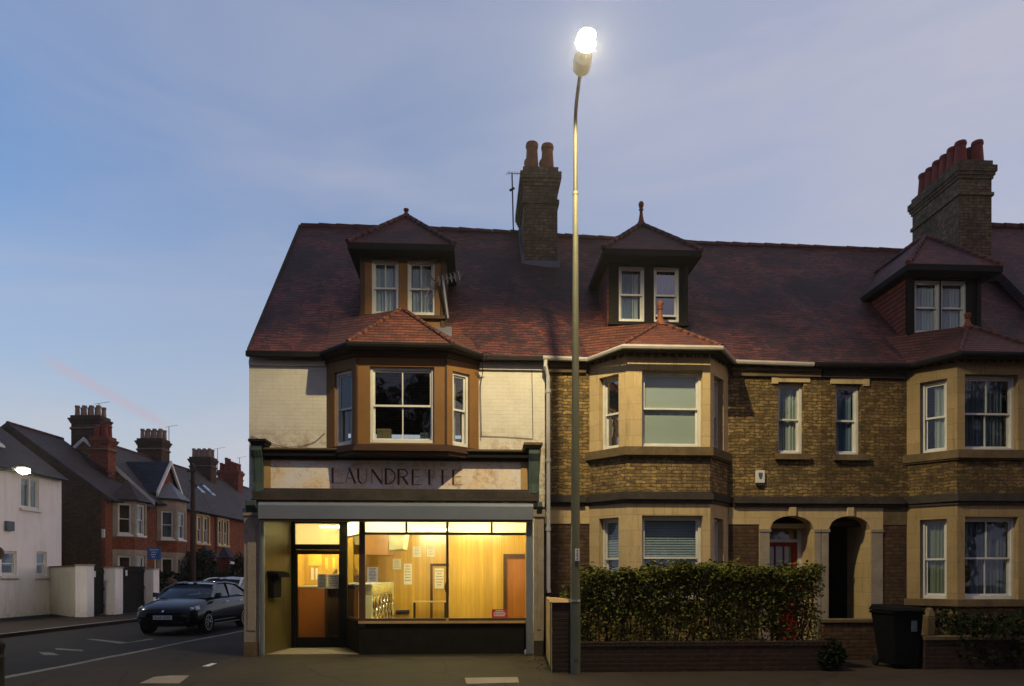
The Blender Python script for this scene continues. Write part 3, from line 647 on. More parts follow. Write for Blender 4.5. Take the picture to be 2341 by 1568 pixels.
def roof(house, x0, x1, mat='roof_tiles', up=0.0, verge=True):
    m = MB(); n = max(4, int((x1 - x0) / 0.35)); k = 12; xs = [x0 + (x1 - x0) * i / n for i in range(n + 1)]
    def sag(x, q): return 0.045 * math.sin(x * 1.7 + .6) * math.sin(q * 3.1) + 0.022 * math.sin(x * 4.3 + q * 6) + 0.012 * math.sin(x * 9.7 - q * 11)
    G = [[Vector((x, YE + (YR - YE) * j / k, up + roof_z(x, YE + (YR - YE) * j / k) + (sag(x, j / k) if 0 < j < k else 0))) for j in range(k + 1)] for x in xs]
    for i in range(n):
        for j in range(k): m.quad(G[i][j], G[i + 1][j], G[i + 1][j + 1], G[i][j + 1])
    lo = Vector((0, 0, -0.11))
    for i in range(n):
        a, b = G[i][0], G[i + 1][0]; m.quad(a + lo, b + lo, b, a)
        c, d_ = G[i][k], G[i + 1][k]; m.quad(a + lo, c + lo, d_ + lo, b + lo)
        m.quad(c, d_, Vector((d_.x, 2 * YR - YE, eave_z(d_.x) + up)), Vector((c.x, 2 * YR - YE, eave_z(c.x) + up)))
    for c in (G[0], G[n]):
        for j in range(k): m.quad(c[j] + lo, c[j + 1] + lo, c[j + 1], c[j])
    r = obj('roof', m, mat, house)
    rt = MB(); x = x0 + 0.02
    while x < x1 - 0.1:
        e = min(x + 0.44, x1 - 0.01); z = ridge_z((x + e) / 2) + up
        jz = random.uniform(-.012, .012); rt.tube([(x, YR, ridge_z(x) + up - 0.035 + jz), (e, YR, ridge_z(e) + up - 0.035)], [0.10, 0.088], 10); x = e + 0.006
    obj('ridge_tiles', rt, 'bay_tiles' if mat == 'roof_tiles' else mat, r)
    return r
def hips(parent, lines, mat='bay_tiles', r=0.055):
    m = MB()
    for a, b in lines:
        a, b = Vector(a), Vector(b); n = max(2, int((b - a).length / 0.2))
        for i in range(n):
            p = a.lerp(b, i / n); q = a.lerp(b, (i + 1.08) / n); q = a.lerp(b, min(1, (i + 1.08) / n))
            m.tube([p + Vector((0, 0, 0.005)), q + Vector((0, 0, 0.02))], [r * 1.15, r * 0.8], 8)
    obj('hip_tiles', m, mat, parent)
def finial(parent, at, h, mat='terracotta', fat=1.0):
    k = h; m = MB(); f = fat
    m.lathe(at, [(-0.04, 0.10 * f), (0.04 * k, 0.095 * f), (0.16 * k, 0.06 * f), (0.45 * k, 0.035 * f), (0.58 * k, 0.032 * f), (0.64 * k, 0.055 * f), (0.7 * k, 0.036 * f), (0.76 * k, 0.05 * f), (0.88 * k, 0.062 * f), (0.97 * k, 0.04 * f), (k, 0.006)], 12)
    obj('finial', m, mat, parent, smooth=True)
def dormer(house, xc, fw, he, ze, za, holes, facemat, sashargs, roofmat='dormer_tiles', cheek='hung_tiles', fin=0.45, yd=0.5, finmat='red_terracotta', soffit='black_paint', vb=0):
    """a hipped dormer standing on the front slope; holes are window openings (x0, x1, z0, z1)"""
    f = Fr((xc - fw, yd), (xc + fw, yd)); zb = roof_z(xc, yd) - 0.15
    m = MB(); hs = [(a - (xc - fw), b - (xc - fw), c, d_) for a, b, c, d_ in holes]
    wall(m, f, 0, 2 * fw, zb, ze, hs, 0.14)
    D = obj('dormer', m, facemat, house)
    yb = YE + (ze - eave_z(xc)) / (ridge_z(xc) - eave_z(xc)) * (YR - YE) + 0.1
    for s in (-1, 1):
        x = xc + s * (fw - 0.03)
        c = MB(); c.extrude([(x, yd + 0.03, zb), (x, yd + 0.03, ze), (x, yb, ze)], (s * 0.05, 0, 0)); obj('cheek', c, cheek, D)
    if facemat == 'brown_paint' or True:
        t = MB()
        for a in (0.0, 2 * fw - 0.09): f.box(t, a, a + 0.09, 0.003, 0.035, zb, ze - 0.02)
        f.box(t, 0.09, 2 * fw - 0.09, 0.003, 0.03, ze - 0.16, ze - 0.02)
        f.box(t, -0.02, 2 * fw + 0.02, 0.003, 0.09, holes[0][2] - 0.10, holes[0][2] - 0.035)
        obj('trim', t, 'dark_brown_paint' if facemat == 'brown_paint' else facemat, D)
    yf = yd - 0.40; apy = yf + he * 1.02; yr = YE + (za - eave_z(xc)) / (ridge_z(xc) - eave_z(xc)) * (YR - YE) + 0.1
    FL, FR_ = Vector((xc - he, yf, ze)), Vector((xc + he, yf, ze)); BL, BR = Vector((xc - he, yb + 0.15, ze)), Vector((xc + he, yb + 0.15, ze))
    A, RB = Vector((xc, apy, za)), Vector((xc, yr, za)); dn = Vector((0, 0, -0.13))
    rm = MB(); rm.quad(FL, FR_, A); rm.quad(BL, FL, A, RB); rm.quad(FR_, BR, RB, A)
    rr = obj('dormer_roof', rm, roofmat, D)
    em = MB(); em.quad(FL + dn, FR_ + dn, FR_, FL); em.quad(BL + dn, FL + dn, FL, BL); em.quad(FR_ + dn, BR + dn, BR, FR_); em.quad(FL + dn, BL + dn, BR + dn, FR_ + dn)
    obj('eaves', em, soffit, D)
    hips(D, [(FL, A), (FR_, A)], roofmat)
    rg = MB(); y = apy
    while y < yr:
        rg.tube([(xc, y, za + 0.0), (xc, min(y + 0.3, yr), za + 0.0)], [0.085, 0.075], 8); y += 0.31
    obj('ridge_tiles', rg, roofmat, D)
    if fin: finial(D, A, fin, finmat)
    ap = MB(); zr = roof_z(xc, yd - 0.16)
    ap.hexa([(xc - fw - 0.14, yd - 0.20, roof_z(xc, yd - 0.2) + 0.012), (xc + fw + 0.14, yd - 0.20, roof_z(xc, yd - 0.2) + 0.012), (xc + fw + 0.14, yd - 0.01, roof_z(xc, yd) + 0.0), (xc - fw - 0.14, yd - 0.01, roof_z(xc, yd)),
             (xc - fw - 0.14, yd - 0.20, roof_z(xc, yd - 0.2) + 0.03), (xc + fw + 0.14, yd - 0.20, roof_z(xc, yd - 0.2) + 0.03), (xc + fw + 0.14, yd - 0.01, roof_z(xc, yd) + 0.06), (xc - fw - 0.14, yd - 0.01, roof_z(xc, yd) + 0.06)])
    obj('flashing', ap, 'lead', D)
    for h, kw in zip(hs, sashargs): sash(house, f, h[0], h[1], h[2], h[3], rec=0.03, **kw)
    return D
def chimney(house, x0, x1, y0, y1, zb, zt, pots, potmat, mat='chimney_brick', pot=(0.6, 0.15), name='chimney', cap=True):
    m = MB(); z1 = zt - 0.95
    m.box(x0, x1, y0, y1, zb - 1.2, z1)
    st = [(z1, z1 + 0.09, 0.04), (z1 + 0.09, zt - 0.52, 0.0), (zt - 0.52, zt - 0.44, 0.03), (zt - 0.44, zt - 0.36, 0.06), (zt - 0.36, zt - 0.20, 0.09)]
    for a, b, o in st: m.box(x0 - o, x1 + o, y0 - o, y1 + o, a + 0.001, b)
    m.box(x0 - 0.02, x1 + 0.02, y0 - 0.02, y1 + 0.02, zt - 0.199, zt - 0.06)
    m.hexa([(x0, y0, zt - 0.059), (x1, y0, zt - 0.059), (x1, y1, zt - 0.059), (x0, y1, zt - 0.059), (x0 + .12, y0 + .12, zt), (x1 - .12, y0 + .12, zt), (x1 - .12, y1 - .12, zt), (x0 + .12, y1 - .12, zt)])
    c = obj(name, m, mat, house)
    for px, py, hh in pots:
        p = MB(); r = pot[1]; h = pot[0] * hh
        p.lathe((px, py, zt - 0.03), [(0, r), (0.05, r), (h * 0.82, r * 0.80), (h * 0.84, r * 0.92), (h * 0.93, r * 0.95), (h, r * 0.88), (h, r * 0.68), (h * 0.7, r * 0.66)], 14)
        obj('chimney_pot', p, potmat, c, smooth=True)
    return c
def gutter(house, pts, mat='white_paint', r=0.055):
    m = MB(); m.tube(pts, r, 8); return obj('gutter', m, mat, house, smooth=True)
def bay_frames(xl, xal, xar, xr, b): return [Fr((xl, 0), (xal, -b)), Fr((xal, -b), (xar, -b)), Fr((xar, -b), (xr, 0))]
def bay_ring(mb, xl, xal, xar, xr, b, d, z0, z1):
    """a moulding that follows the bay, standing d proud of it"""
    k = d * 0.41
    mb.prism([(xl - d, 0.0), (xal - k, -b - d), (xar + k, -b - d), (xr + d, 0.0)], z0, z1)
def bay_roof(house, bay, xl, xal, xar, xr, b, ze, xa, ya, za, yb, mat='bay_tiles', fin=None, o=0.26):
    E0, E1, E2, E3 = Vector((xl - 0.06, YE, ze - 0.02)), Vector((xal - o * .5, -b - o, ze)), Vector((xar + o * .5, -b - o, ze)), Vector((xr + 0.06, YE, ze - 0.02))
    A, RB = Vector((xa, ya, za)), Vector((xa, yb, za)); m = MB()
    B0, B3 = Vector((xl - 0.25, yb, roof_z(xl, yb) - 0.05)), Vector((xr + 0.25, yb, roof_z(xr, yb) - 0.05))
    m.quad(E1, E2, A); m.quad(E0, E1, A); m.quad(E2, E3, A); m.quad(B0, E0, A, RB); m.quad(E3, B3, RB, A)
    m.quad(E0, E3, E2, E1)
    r = obj('bay_roof', m, mat, bay)
    hips(bay, [(E1, A), (E2, A)], mat, 0.045)
    if fin: finial(bay, A + Vector((0, 0, -0.02)), fin, 'terracotta', 1.15)
    return E0, E1, E2, E3

# ------------------------------------------------------------------ the laundrette
XA, XB, XC, XD = -4.51, 1.43, 7.2, 13.05       # party lines of the terrace
DEEP = 2 * YR + 0.15
H1 = thing('laundrette_building', (XA, 0, 0), 'cream painted corner building with a brown bay window over the lit laundrette shop', 'shop')
f1 = Fr((XA, 0), (XB, 0)); s = lambda x: x - XA
bl, bal, bar, brr, bb = -2.98, -2.31, -0.54, 0.08, 0.5
m = MB(); wall(m, f1, 0, XB - XA, 3.0, 6.0, [(s(bl) + .1, s(brr) - .1, 4.1, 5.9)], 0.25)
obj('wall', m, 'cream_painted_brick', H1)
m = MB(); m.extrude([(XA - 0.003, 0.26, 0), (XA - 0.003, 0.26, 5.95), (XA - 0.003, YR, ridge_z(XA) - 0.12), (XA - 0.003, DEEP, 5.95), (XA - 0.003, DEEP, 0)], (0.25, 0, 0))
m.box(XA + 0.25, XB - 0.01, DEEP - 0.2, DEEP - 0.003, 0.0, 5.9)
m.box(XB - 0.13, XB - 0.01, 0.26, DEEP - 0.2, 0.0, 5.9); m.box(XA + 0.25, XB - 0.14, 0.27, DEEP - 0.21, 3.0, 3.08)
obj('gable_wall', m, 'yellow_brick', H1)
r1 = roof(H1, XA + 0.05, XB)
m = MB(); y_ = XA + 0.035
for j in range(12):
    ya, yb = YE + (YR - YE) * j / 12, YE + (YR - YE) * (j + 1) / 12
    m.hexa([(y_ - .03, ya, roof_z(XA, ya) - .13), (y_ + .015, ya, roof_z(XA, ya) - .13), (y_ + .015, yb, roof_z(XA, yb) - .13), (y_ - .03, yb, roof_z(XA, yb) - .13),
            (y_ - .03, ya, roof_z(XA, ya) + .02), (y_ + .015, ya, roof_z(XA, ya) + .02), (y_ + .015, yb, roof_z(XA, yb) + .02), (y_ - .03, yb, roof_z(XA, yb) + .02)])
obj('verge', m, 'soot_trim', H1)
m = MB(); f1.box(m, 0.0, s(bl) - .05, 0.14, 0.23, 5.93, 6.03); obj('gutter', m, 'black_paint', H1)
m = MB(); f1.box(m, s(brr) + .07, XB - XA - .02, 0.14, 0.22, 5.93, 6.0); obj('gutter', m, 'black_paint', H1)
m = MB(); f1.box(m, 0.005, s(bl) - .02, 0.003, 0.045, 5.80, 5.90); obj('eaves_board', m, 'cream_painted_brick', H1)
m = MB(); f1.box(m, s(brr) + .02, XB - XA - .02, 0.003, 0.05, 5.78, 5.93); obj('eaves_board', m, 'cream_painted_brick', H1)
# brown bay
F3 = bay_frames(bl, bal, bar, brr, bb); m = MB()
zb0, zb1 = 4.10, 5.97
zw0, zw1 = Z(918, 1012, -bb), Z(918, 838, -bb)
wx0, wx1 = X(845, -bb) - bal, X(992.5, -bb) - bal
hl_ = [[(F3[0].L * .28, F3[0].L * .86, zw0 - .02, zw1 - .04)], [(wx0, wx1, zw0, zw1)], [(F3[2].L * .17, F3[2].L * .70, zw0 - .02, zw1 - .04)]]
for f, h in zip(F3, hl_): wall(m, f, 0, f.L, zb0, zb1, h, 0.12)
m.prism([(bl, 0), (bal, -bb), (bar, -bb), (brr, 0)], zb0 - 0.02, zb0 + 0.02)
BAY1 = obj('bay', m, 'brown_paint', H1)
m = MB(); bay_ring(m, bl, bal, bar, brr, bb, 0.10, 4.02, 4.09); bay_ring(m, bl, bal, bar, brr, bb, 0.05, 3.95, 4.019); bay_ring(m, bl, bal, bar, brr, bb, 0.03, 4.091, 4.16)
bay_ring(m, bl, bal, bar, brr, bb, 0.05, 5.86, 5.92); bay_ring(m, bl, bal, bar, brr, bb, 0.10, 5.921, 5.985)
for f in (F3[1],):
    f.box(m, 0.0, 0.035, 0.002, 0.025, 4.17, 5.85); f.box(m, f.L - 0.035, f.L, 0.002, 0.02, 4.17, 5.85)
obj('moulding', m, 'dark_brown_paint', BAY1)
sash(H1, F3[0], *hl_[0][0], rec=0.05, curtain=[('net_curtain', (0.55, 1, 0, 1)), ('green_drape', (0.0, 0.3, 0, 0.5))], pane='pane_glass')
sash(H1, F3[1], *hl_[1][0], rec=0.06, vbars=1)
sash(H1, F3[2], *hl_[2][0], rec=0.05, curtain=[('green_drape', (0.0, 0.5, 0, 1))])
xa1 = X(920, 0.25)
E = bay_roof(H1, BAY1, bl, bal, bar, brr, bb, 6.07, xa1, 0.12, Z(920, 706, 0.12), 0.7, o=0.24)
dn = Vector((0, -0.02, -0.055)); m = MB(); m.tube([E[0] + dn, E[1] + dn, E[2] + dn, E[3] + dn], 0.06, 8); obj('gutter', m, 'black_paint', BAY1)
m = MB(); e2 = [p + Vector((0, 0.0, -0.012)) for p in E]
m.add(e2 + [p + Vector((0, 0.06, -0.09)) for p in E], [(0, 1, 5, 4), (1, 2, 6, 5), (2, 3, 7, 6), (4, 5, 6, 7)]); obj('soffit', m, 'soot_trim', BAY1)
# things on the sill of the middle window
for (u0, u1, v0, v1, nm, lb, mt) in ((863, 894, 983, 1006, 'cardboard_box', 'pale cardboard box on the sill behind the middle window of the brown bay, left side', 'cardboard'),
                                     (961, 986, 992, 1006, 'storage_box', 'low grey box on the sill behind the middle window of the brown bay, right side', 'plastic_blue_grey')):
    m = MB(); x0, x1 = X(u0, -.2), X(u1, -.2); z0, z1 = 4.22, Z(u0, v0, -.2)
    m.box(x0, x1, -0.32, -0.12, z0, z1); m.box(x0 - .006, x1 + .006, -0.327, -0.113, z1 - .05, z1 + .004); m.box((x0 + x1) / 2 - .02, (x0 + x1) / 2 + .02, -.3285, -.1115, z0 + .02, z1 + .006)
    single(nm, m, mt, lb, 'box', (x0, -.2, z0), bevel=0.004)
m = MB(); m.prism([(bl + .05, 0.24), (bal, -bb + .14), (bar, -bb + .14), (brr - .05, 0.24)], 4.14, 4.2); obj('window_board', m, 'brown_paint', BAY1)
# dormer with two curtained sashes
xd = X(921, 0.5); zd0, zd1 = Z(921, 719, .5), Z(921, 595, .5)
dormer(H1, xd, 0.88, 1.08, Z(918, 556, 0.1), Z(920, 494, 1.2), [(X(849, .5), X(911, .5), zd0, zd1), (X(931, .5), X(994, .5), zd0, zd1)], 'brown_paint',
       [dict(vbars=1, curtain='net_curtain', fw=0.045, fold=1.0), dict(vbars=1, curtain='net_curtain', fw=0.045, fold=2.4)], fin=0.17, cheek='soot_trim')
# chimney on the party wall with the next house
zc = roof_z(1.2, 2.81); cx0, cx1 = X(1197, 2.81), X(1274, 2.81)
ch = chimney(H1, cx0, cx1, 2.81, 4.9, zc, PY(1230, 381, 2.9).z, [(cx0 + .22, 3.08, 1.05), (cx1 - .22, 3.08, 1.0), (cx0 + .22, 3.7, .95), (cx1 - .22, 3.7, .95), (cx0 + .22, 4.4, .9), (cx1 - .22, 4.4, .9)], 'terracotta', pot=(0.66, 0.165))
m = MB(); m.box(cx0 - .06, cx1 + .06, 2.775, 2.805, zc - .15, zc + .07)
for j in range(8):
    ya, yb = 2.79 + j * .17, 2.79 + (j + 1) * .17
    if yb < YR + .05: m.box(cx0 - .06, cx0 - .003, ya, yb, roof_z(cx0, ya) - .05, roof_z(cx0, yb) + .10); m.box(cx1 + .003, cx1 + .06, ya, yb, roof_z(cx1, ya) - .05, roof_z(cx1, yb) + .10)
obj('flashing', m, 'lead', ch)

# shop front -------------------------------------------------------------
zf1, zf0 = Z(900, 1053, -.1), Z(900, 1122, -.1)
sg0, sg1 = X(619, -.1), X(1190, -.1); fb0, fb1 = X(598, -.12), X(1208, -.12)
FS = Fr((XA, 0), (XB, 0))
m = MB(); m.box(sg0, sg1, -0.10, 0.0 - .003, zf0, zf1); SIGN = obj('signboard', m, 'weathered_signboard', H1)
for a, b in ((fb0, sg0 - .001), (sg1 + .001, fb1)): m = MB(); m.box(a, b, -0.115, -.004, zf0, zf1); obj('sign_border', m, 'ochre_render', SIGN)
def P3(x, y): return PY((690 + x / 3.9017) / 1.0684, (1100 + y / 3.9017) / 1.0684, -0.10)
hv = MB(); th = MB()
def stroke(mb, pts, wd):
    q = [P3(*p) for p in pts]
    for a, b in zip(q, q[1:]):
        t = (b - a); t.y = 0; t.normalize(); nn = Vector((-t.z, 0, t.x)) * wd / 2; a2, b2 = a - t * wd * .1, b + t * wd * .1
        mb.hexa([a2 - nn + Vector((0, -.004, 0)), b2 - nn + Vector((0, -.004, 0)), b2 - nn, a2 - nn, a2 + nn + Vector((0, -.004, 0)), b2 + nn + Vector((0, -.004, 0)), b2 + nn, a2 + nn])
HW, TW = 0.042, 0.016
for p in ([(475, 165), (477, 312)], [(635, 168), (692, 315)], [(720, 172), (720, 260)], [(720, 260), (728, 292), (748, 312)], [(850, 180), (946, 316)], [(983, 172), (983, 322)], [(1104, 178), (1104, 326)], [(1142, 250), (1192, 324)],
          [(1238, 182), (1238, 326)], [(1397, 182), (1397, 326)], [(1523, 182), (1523, 328)], [(1625, 185), (1625, 328)]): stroke(hv, p, HW if len(p) == 2 else HW * .8)
for p in ([(478, 310), (580, 310)], [(635, 170), (600, 312)], [(612, 264), (674, 264)], [(748, 314), (772, 314), (792, 296), (800, 265), (800, 176)], [(850, 320), (850, 180)], [(946, 314), (946, 180)]): stroke(th, p, TW)
for p in ([(983, 174), (1030, 182), (1062, 210), (1072, 246), (1062, 284), (1030, 312), (983, 321)], [(1104, 180), (1160, 182), (1184, 200), (1188, 220), (1176, 242), (1150, 252), (1106, 253)]): stroke(hv, p, TW * 1.5)
for p in ([(1238, 184), (1308, 184)], [(1238, 250), (1305, 250)], [(1238, 325), (1322, 325)], [(1625, 187), (1708, 187)], [(1625, 250), (1704, 250)], [(1625, 327), (1714, 327)]): stroke(th, p, TW)
gi = MB()
for p in ([(1352, 184), (1446, 184)], [(1478, 184), (1572, 184)]): stroke(gi, p, TW)
obj('worn_lettering', gi, 'ghost_ink', SIGN); obj('lettering', hv, 'faded_ink', SIGN); obj('thin_lettering', th, 'thin_ink', SIGN)
m = MB()
zc1 = Z(900, 1033, -.25); m.box(fb0 - .02, fb1 + .02, -0.26, -.004, zc1 - .10, zc1); m.box(fb0 - .01, fb1 + .01, -0.17, -.004, zf1 + .002, zc1 - .101); m.box(fb0 - .01, fb1 + .01, -.30, -.004, zc1 + .001, zc1 + .035)
COR = obj('cornice', m, 'black_paint', H1, bevel=0.01)
m = MB(); m.box(fb0, fb1, -.22, -.004, zc1 + .036, zc1 + .075); obj('cornice_flashing', m, 'sooty_stone', COR)
m = MB(); m.box(X(576, -.2), X(1232, -.2), -0.20, -.004, zf0 - .17, zf0 - .002); m.box(X(576, -.2), X(1232, -.2), -0.26, -.004, zf0 - .21, zf0 - .171); m.box(fb0, fb1, -.14, -.004, zf0 - .001, zf0 + .04)
obj('lower_moulding', m, 'soot_trim', H1, bevel=0.012)
for (u0, u1, uc0, uc1, vt) in ((575, 599, 568, 609, 1018), (1208, 1233, 1197, 1240, 1026)):     # the two scrolled consoles
    x0, x1 = X(u0, -.25), X(u1, -.25); z0, z1 = zf0 - .10, Z(u0, vt, -.25); m = MB()
    prof = [(-.004, z0 - .05), (-.16, z0), (-.20, z0 + .06), (-.19, z0 + .25), (-.25, z1 - .25), (-.33, z1 - .1), (-.33, z1), (-.004, z1)]
    m.extrude([(x0, y, z) for y, z in prof], (x1 - x0, 0, 0)); m.extrude([(x0 + .05, y - .012, z) for y, z in prof[1:-2]] + [(x0 + .05, -.1, z1 - .12)], (x1 - x0 - .1, 0, 0))
    c = obj('console', m, 'green_paint', H1, bevel=0.008)
    m = MB(); xa, xb = X(uc0, -.35), X(uc1, -.35); m.box(xa + .03, xb - .03, -.36, -.004, z1 + .002, z1 + .05); m.box(xa, xb, -.40, -.004, z1 + .051, z1 + .11)
    obj('console_cap', m, 'black_paint' if u0 < 900 else 'sooty_stone', c, bevel=0.01)
PL0, PL1, PR0, PR1 = X(557, -.15), X(593, -.15), X(1220, -.15), X(1245, -.12)
for (x0, x1, mt) in ((PL0, PL1, 'grey_stone'), (PR0, PR1 - .02, 'grey_stone')):
    m = MB(); m.box(x0, x1, -0.15, 0.30, 0.0, 2.78); m.box(x0 + .07, x1 - .07, -.165, -.1495, 0.5, 2.6); m.box(x0 - .02, x1 + .02, -.18, -.149, 2.781, 2.93); p = obj('pilaster', m, mt, H1, bevel=0.012)
    m = MB(); m.extrude([(x0 + .06, -.151, 2.80), (x0 + .06, -.27, 2.98), (x0 + .06, -.27, 3.08), (x0 + .06, -.151, 3.08)], (x1 - x0 - .1, 0, 0)); obj('bracket', m, 'green_paint', p, bevel=0.01)
    m = MB(); m.box(x0 + .004, x1 - .004, -.172, -.1655 + .015, 0.0, 0.28); obj('plinth', m, 'soot_trim' if x0 > 0 else 'sooty_stone', p)
zs1, zs0 = Z(900, 1148.5, -.42), Z(900, 1187, -.42)
m = MB(); m.extrude([(X(589, -.42), y, z) for y, z in ((-.42, zs0), (-.42, zs1 - .06), (-.36, zs1), (-.19, zs1), (-.19, zs0))], (X(1219, -.42) - X(589, -.42), 0, 0))
obj('shutter_box', m, 'shutter_grey', H1, bevel=0.006)
for u0, u1 in ((594.5, 602.5), (1202.5, 1218)):
    m = MB(); m.box(X(u0, -.22), X(u1, -.22), -.22, -.155, 0, zs0 + .02); m.box(X(u0, -.22) + .02, X(u1, -.22) - .02, -.235, -.2195, 0.03, zs0); obj('shutter_rail', m, 'shutter_grey', H1)
m = MB(); m.box(X(594, -.4), X(1216, -.4), -.40, -.30, zs0 - .045, zs0 - .001); obj('shutter_slat', m, 'dark_brown_paint', H1)

# windows: post, mullion, transom and sill run in the plane y = 0
zT = 2.78; zt1, zt0 = Z(1000, 1217, 0), Z(1000, 1222.5, 0); zsill = Z(1000, 1413, 0)
xp0, xp1 = X(821, 0), X(834.5, 0); xm0, xm1 = X(1019.5, 0), X(1025, 0); xw1 = X(1205, 0)
m = MB()
m.box(xp0, xp1, -.03, .06, 0.55, zT); m.box(xm0, xm1, -.02, .05, zsill, zT); m.box(xp1, xm0, -.015, .045, zt0, zt1); m.box(xm1, xw1, -.015, .045, zt0, zt1)
for u in (928.5, 1123.5): m.box(X(u - 2.2, 0), X(u + 2.2, 0), -.01, .04, zt1, zT)
m.box(xp1, xm0, -.03, .05, zsill - .05, zsill); m.box(xm1, xw1, -.03, .05, zsill - .05, zsill); m.box(xp1, xw1, -.028, .04, zT - .03, zT + .05)
WF = obj('window_frame', m, 'dark_brown_paint', H1)
m = MB(); m.box(xp0 - .01, xw1, -.07, .04, zsill - .10, zsill - .052); obj('window_sill', m, 'ochre_render', WF)
g1 = MB(); g1.box(xp1, xm0, .010, .016, zsill, zt0); obj('shop_pane', g1, 'shop_glass', WF)
g1 = MB(); g1.box(xm1, xw1, .010, .016, zsill, zt0); obj('shop_pane', g1, 'shop_glass', WF)
for a, b in ((xp1, X(926.3, 0)), (X(930.7, 0), xm0), (xm1, X(1121.3, 0)), (X(1125.7, 0), xw1)):
    g1 = MB(); g1.box(a, b, .010, .016, zt1, zT - .031); obj('top_light', g1, 'frosted_glass', WF)
m = MB(); m.box(xp0, xw1, -.015, .05, 0.0, zsill - .101); obj('stall_riser', m, 'riser_black', H1)
# recessed lobby: door plane at y = YD
YD = 1.3
xdl, xdr = X(702, YD), X(834, YD); xj0, xj1 = X(702, YD), X(689, YD)
zfl1, zfl0 = 2.80, Z(770, 1244, YD); zd1_, zd0_ = Z(770, 1267, YD), Z(770, 1456, YD)
L0 = Vector((X(603, -.05), -.05)); L1 = Vector((X(667, YD), YD))
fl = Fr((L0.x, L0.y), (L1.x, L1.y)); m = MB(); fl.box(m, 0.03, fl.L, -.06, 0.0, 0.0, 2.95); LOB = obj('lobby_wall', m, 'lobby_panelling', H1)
ul = lambda x4: (590 + x4 / 3.04) / 1.0684
xa_, xb_, xc_, xd_ = X(ul(365), YD), X(ul(410), YD), X(ul(728), YD), X(ul(785), YD)
m = MB()
m.box(xa_, xa_ + .10, YD - .04, YD + .06, 0, 2.95); m.box(xd_ - .17, xd_, YD - .04, YD + .06, 0, 2.95); m.box(xa_ + .10, xd_ - .17, YD - .03, YD + .05, zd1_ + .10, zfl0)
m.box(xa_ + .10, xd_ - .17, YD - .03, YD + .05, Z(770, 1197, YD) , 2.95)
DF = obj('door_frame', m, 'black_paint', H1)
g1 = MB(); g1.box(xa_ + .10, xd_ - .17, YD + .004, YD + .01, zfl0, Z(770, 1197, YD)); obj('fanlight', g1, 'frosted_glass', DF)
m = MB(); x0, x1 = xa_ + .104, xd_ - .174; gx0, gx1 = X(ul(415), YD), X(ul(722), YD)
m.box(x0, gx0, YD - .02, YD + .03, .02, zd1_ + .096); m.box(gx1, x1, YD - .02, YD + .03, .02, zd1_ + .096); m.box(gx0, gx1, YD - .02, YD + .03, .02, zd0_); m.box(gx0, gx1, YD - .02, YD + .03, zd1_, zd1_ + .096)
DOOR = obj('door', m, 'black_paint', H1)
g1 = MB(); g1.box(gx0, gx1, YD, YD + .006, zd0_, zd1_); obj('pane', g1, 'shop_glass', DOOR)
m = MB(); m.tube([(x1 - .06, YD - .06, .95), (x1 - .06, YD - .06, 1.25)], .012, 8); m.tube([(x1 - .06, YD - .06, .97), (x1 - .06, YD - .02, .97)], .01, 6); m.tube([(x1 - .06, YD - .06, 1.23), (x1 - .06, YD - .02, 1.23)], .01, 6); obj('handle', m, 'dark_metal', DOOR)
m = MB(); fd = Fr((xa_, YD + .004), (xd_, YD + .004)); 
for k in range(2):
    cxn = PY(756 + k * 15.5, 1215, YD); m.lathe((cxn.x, YD + .0035, cxn.z - .01), [(0, .055), (.004, .055)], 16, axis=Vector((0, -1, 0))); m.box(cxn.x - .055, cxn.x - .035, YD - .001, YD + .0035, cxn.z, cxn.z + .11); m.box(cxn.x - .04, cxn.x + .035, YD - .001, YD + .0035, cxn.z + .095, cxn.z + .115)
obj('house_number', m, 'frosted_glass', DF)
fr_ = Fr((xd_ - .01, YD - .04), (xp0 + .005, 0.07)); m = MB(); zr0 = zsill - .02
fr_.box(m, .02, fr_.L - .02, -.04, 0.0, zr0 - .05, zr0); fr_.box(m, .02, fr_.L - .02, -.03, 0, zt0, zt0 + .03); fr_.box(m, .02, fr_.L - .02, -.03, 0, zT - .03, zT + .1); RET = obj('return_frame', m, 'dark_brown_paint', H1)
m = MB(); fr_.box(m, .02, fr_.L - .02, -.05, 0.003, 0.0, zr0 - .051); obj('return_riser', m, 'riser_black', RET)
g1 = MB(); fr_.box(g1, .02, fr_.L - .02, -.02, -.014, zr0, zt0); obj('pane', g1, 'shop_glass', RET)
g1 = MB(); fr_.box(g1, .02, fr_.L - .02, -.02, -.014, zt0 + .03, zT - .03); obj('top_light', g1, 'frosted_glass', RET)
m = MB(); m.box(PL1 + .02, xp1 + .1, -.04, YD + .1, 2.82, 2.95); obj('lobby_ceiling', m, 'ceiling_white', H1)
m = MB(); m.prism([(L0.x + .02, -.02), (xp0 - .02, -.02), (xd_, YD + .05), (L1.x, YD + .05)], 0.005, 0.022); obj('threshold', m, 'paving_slab', H1)
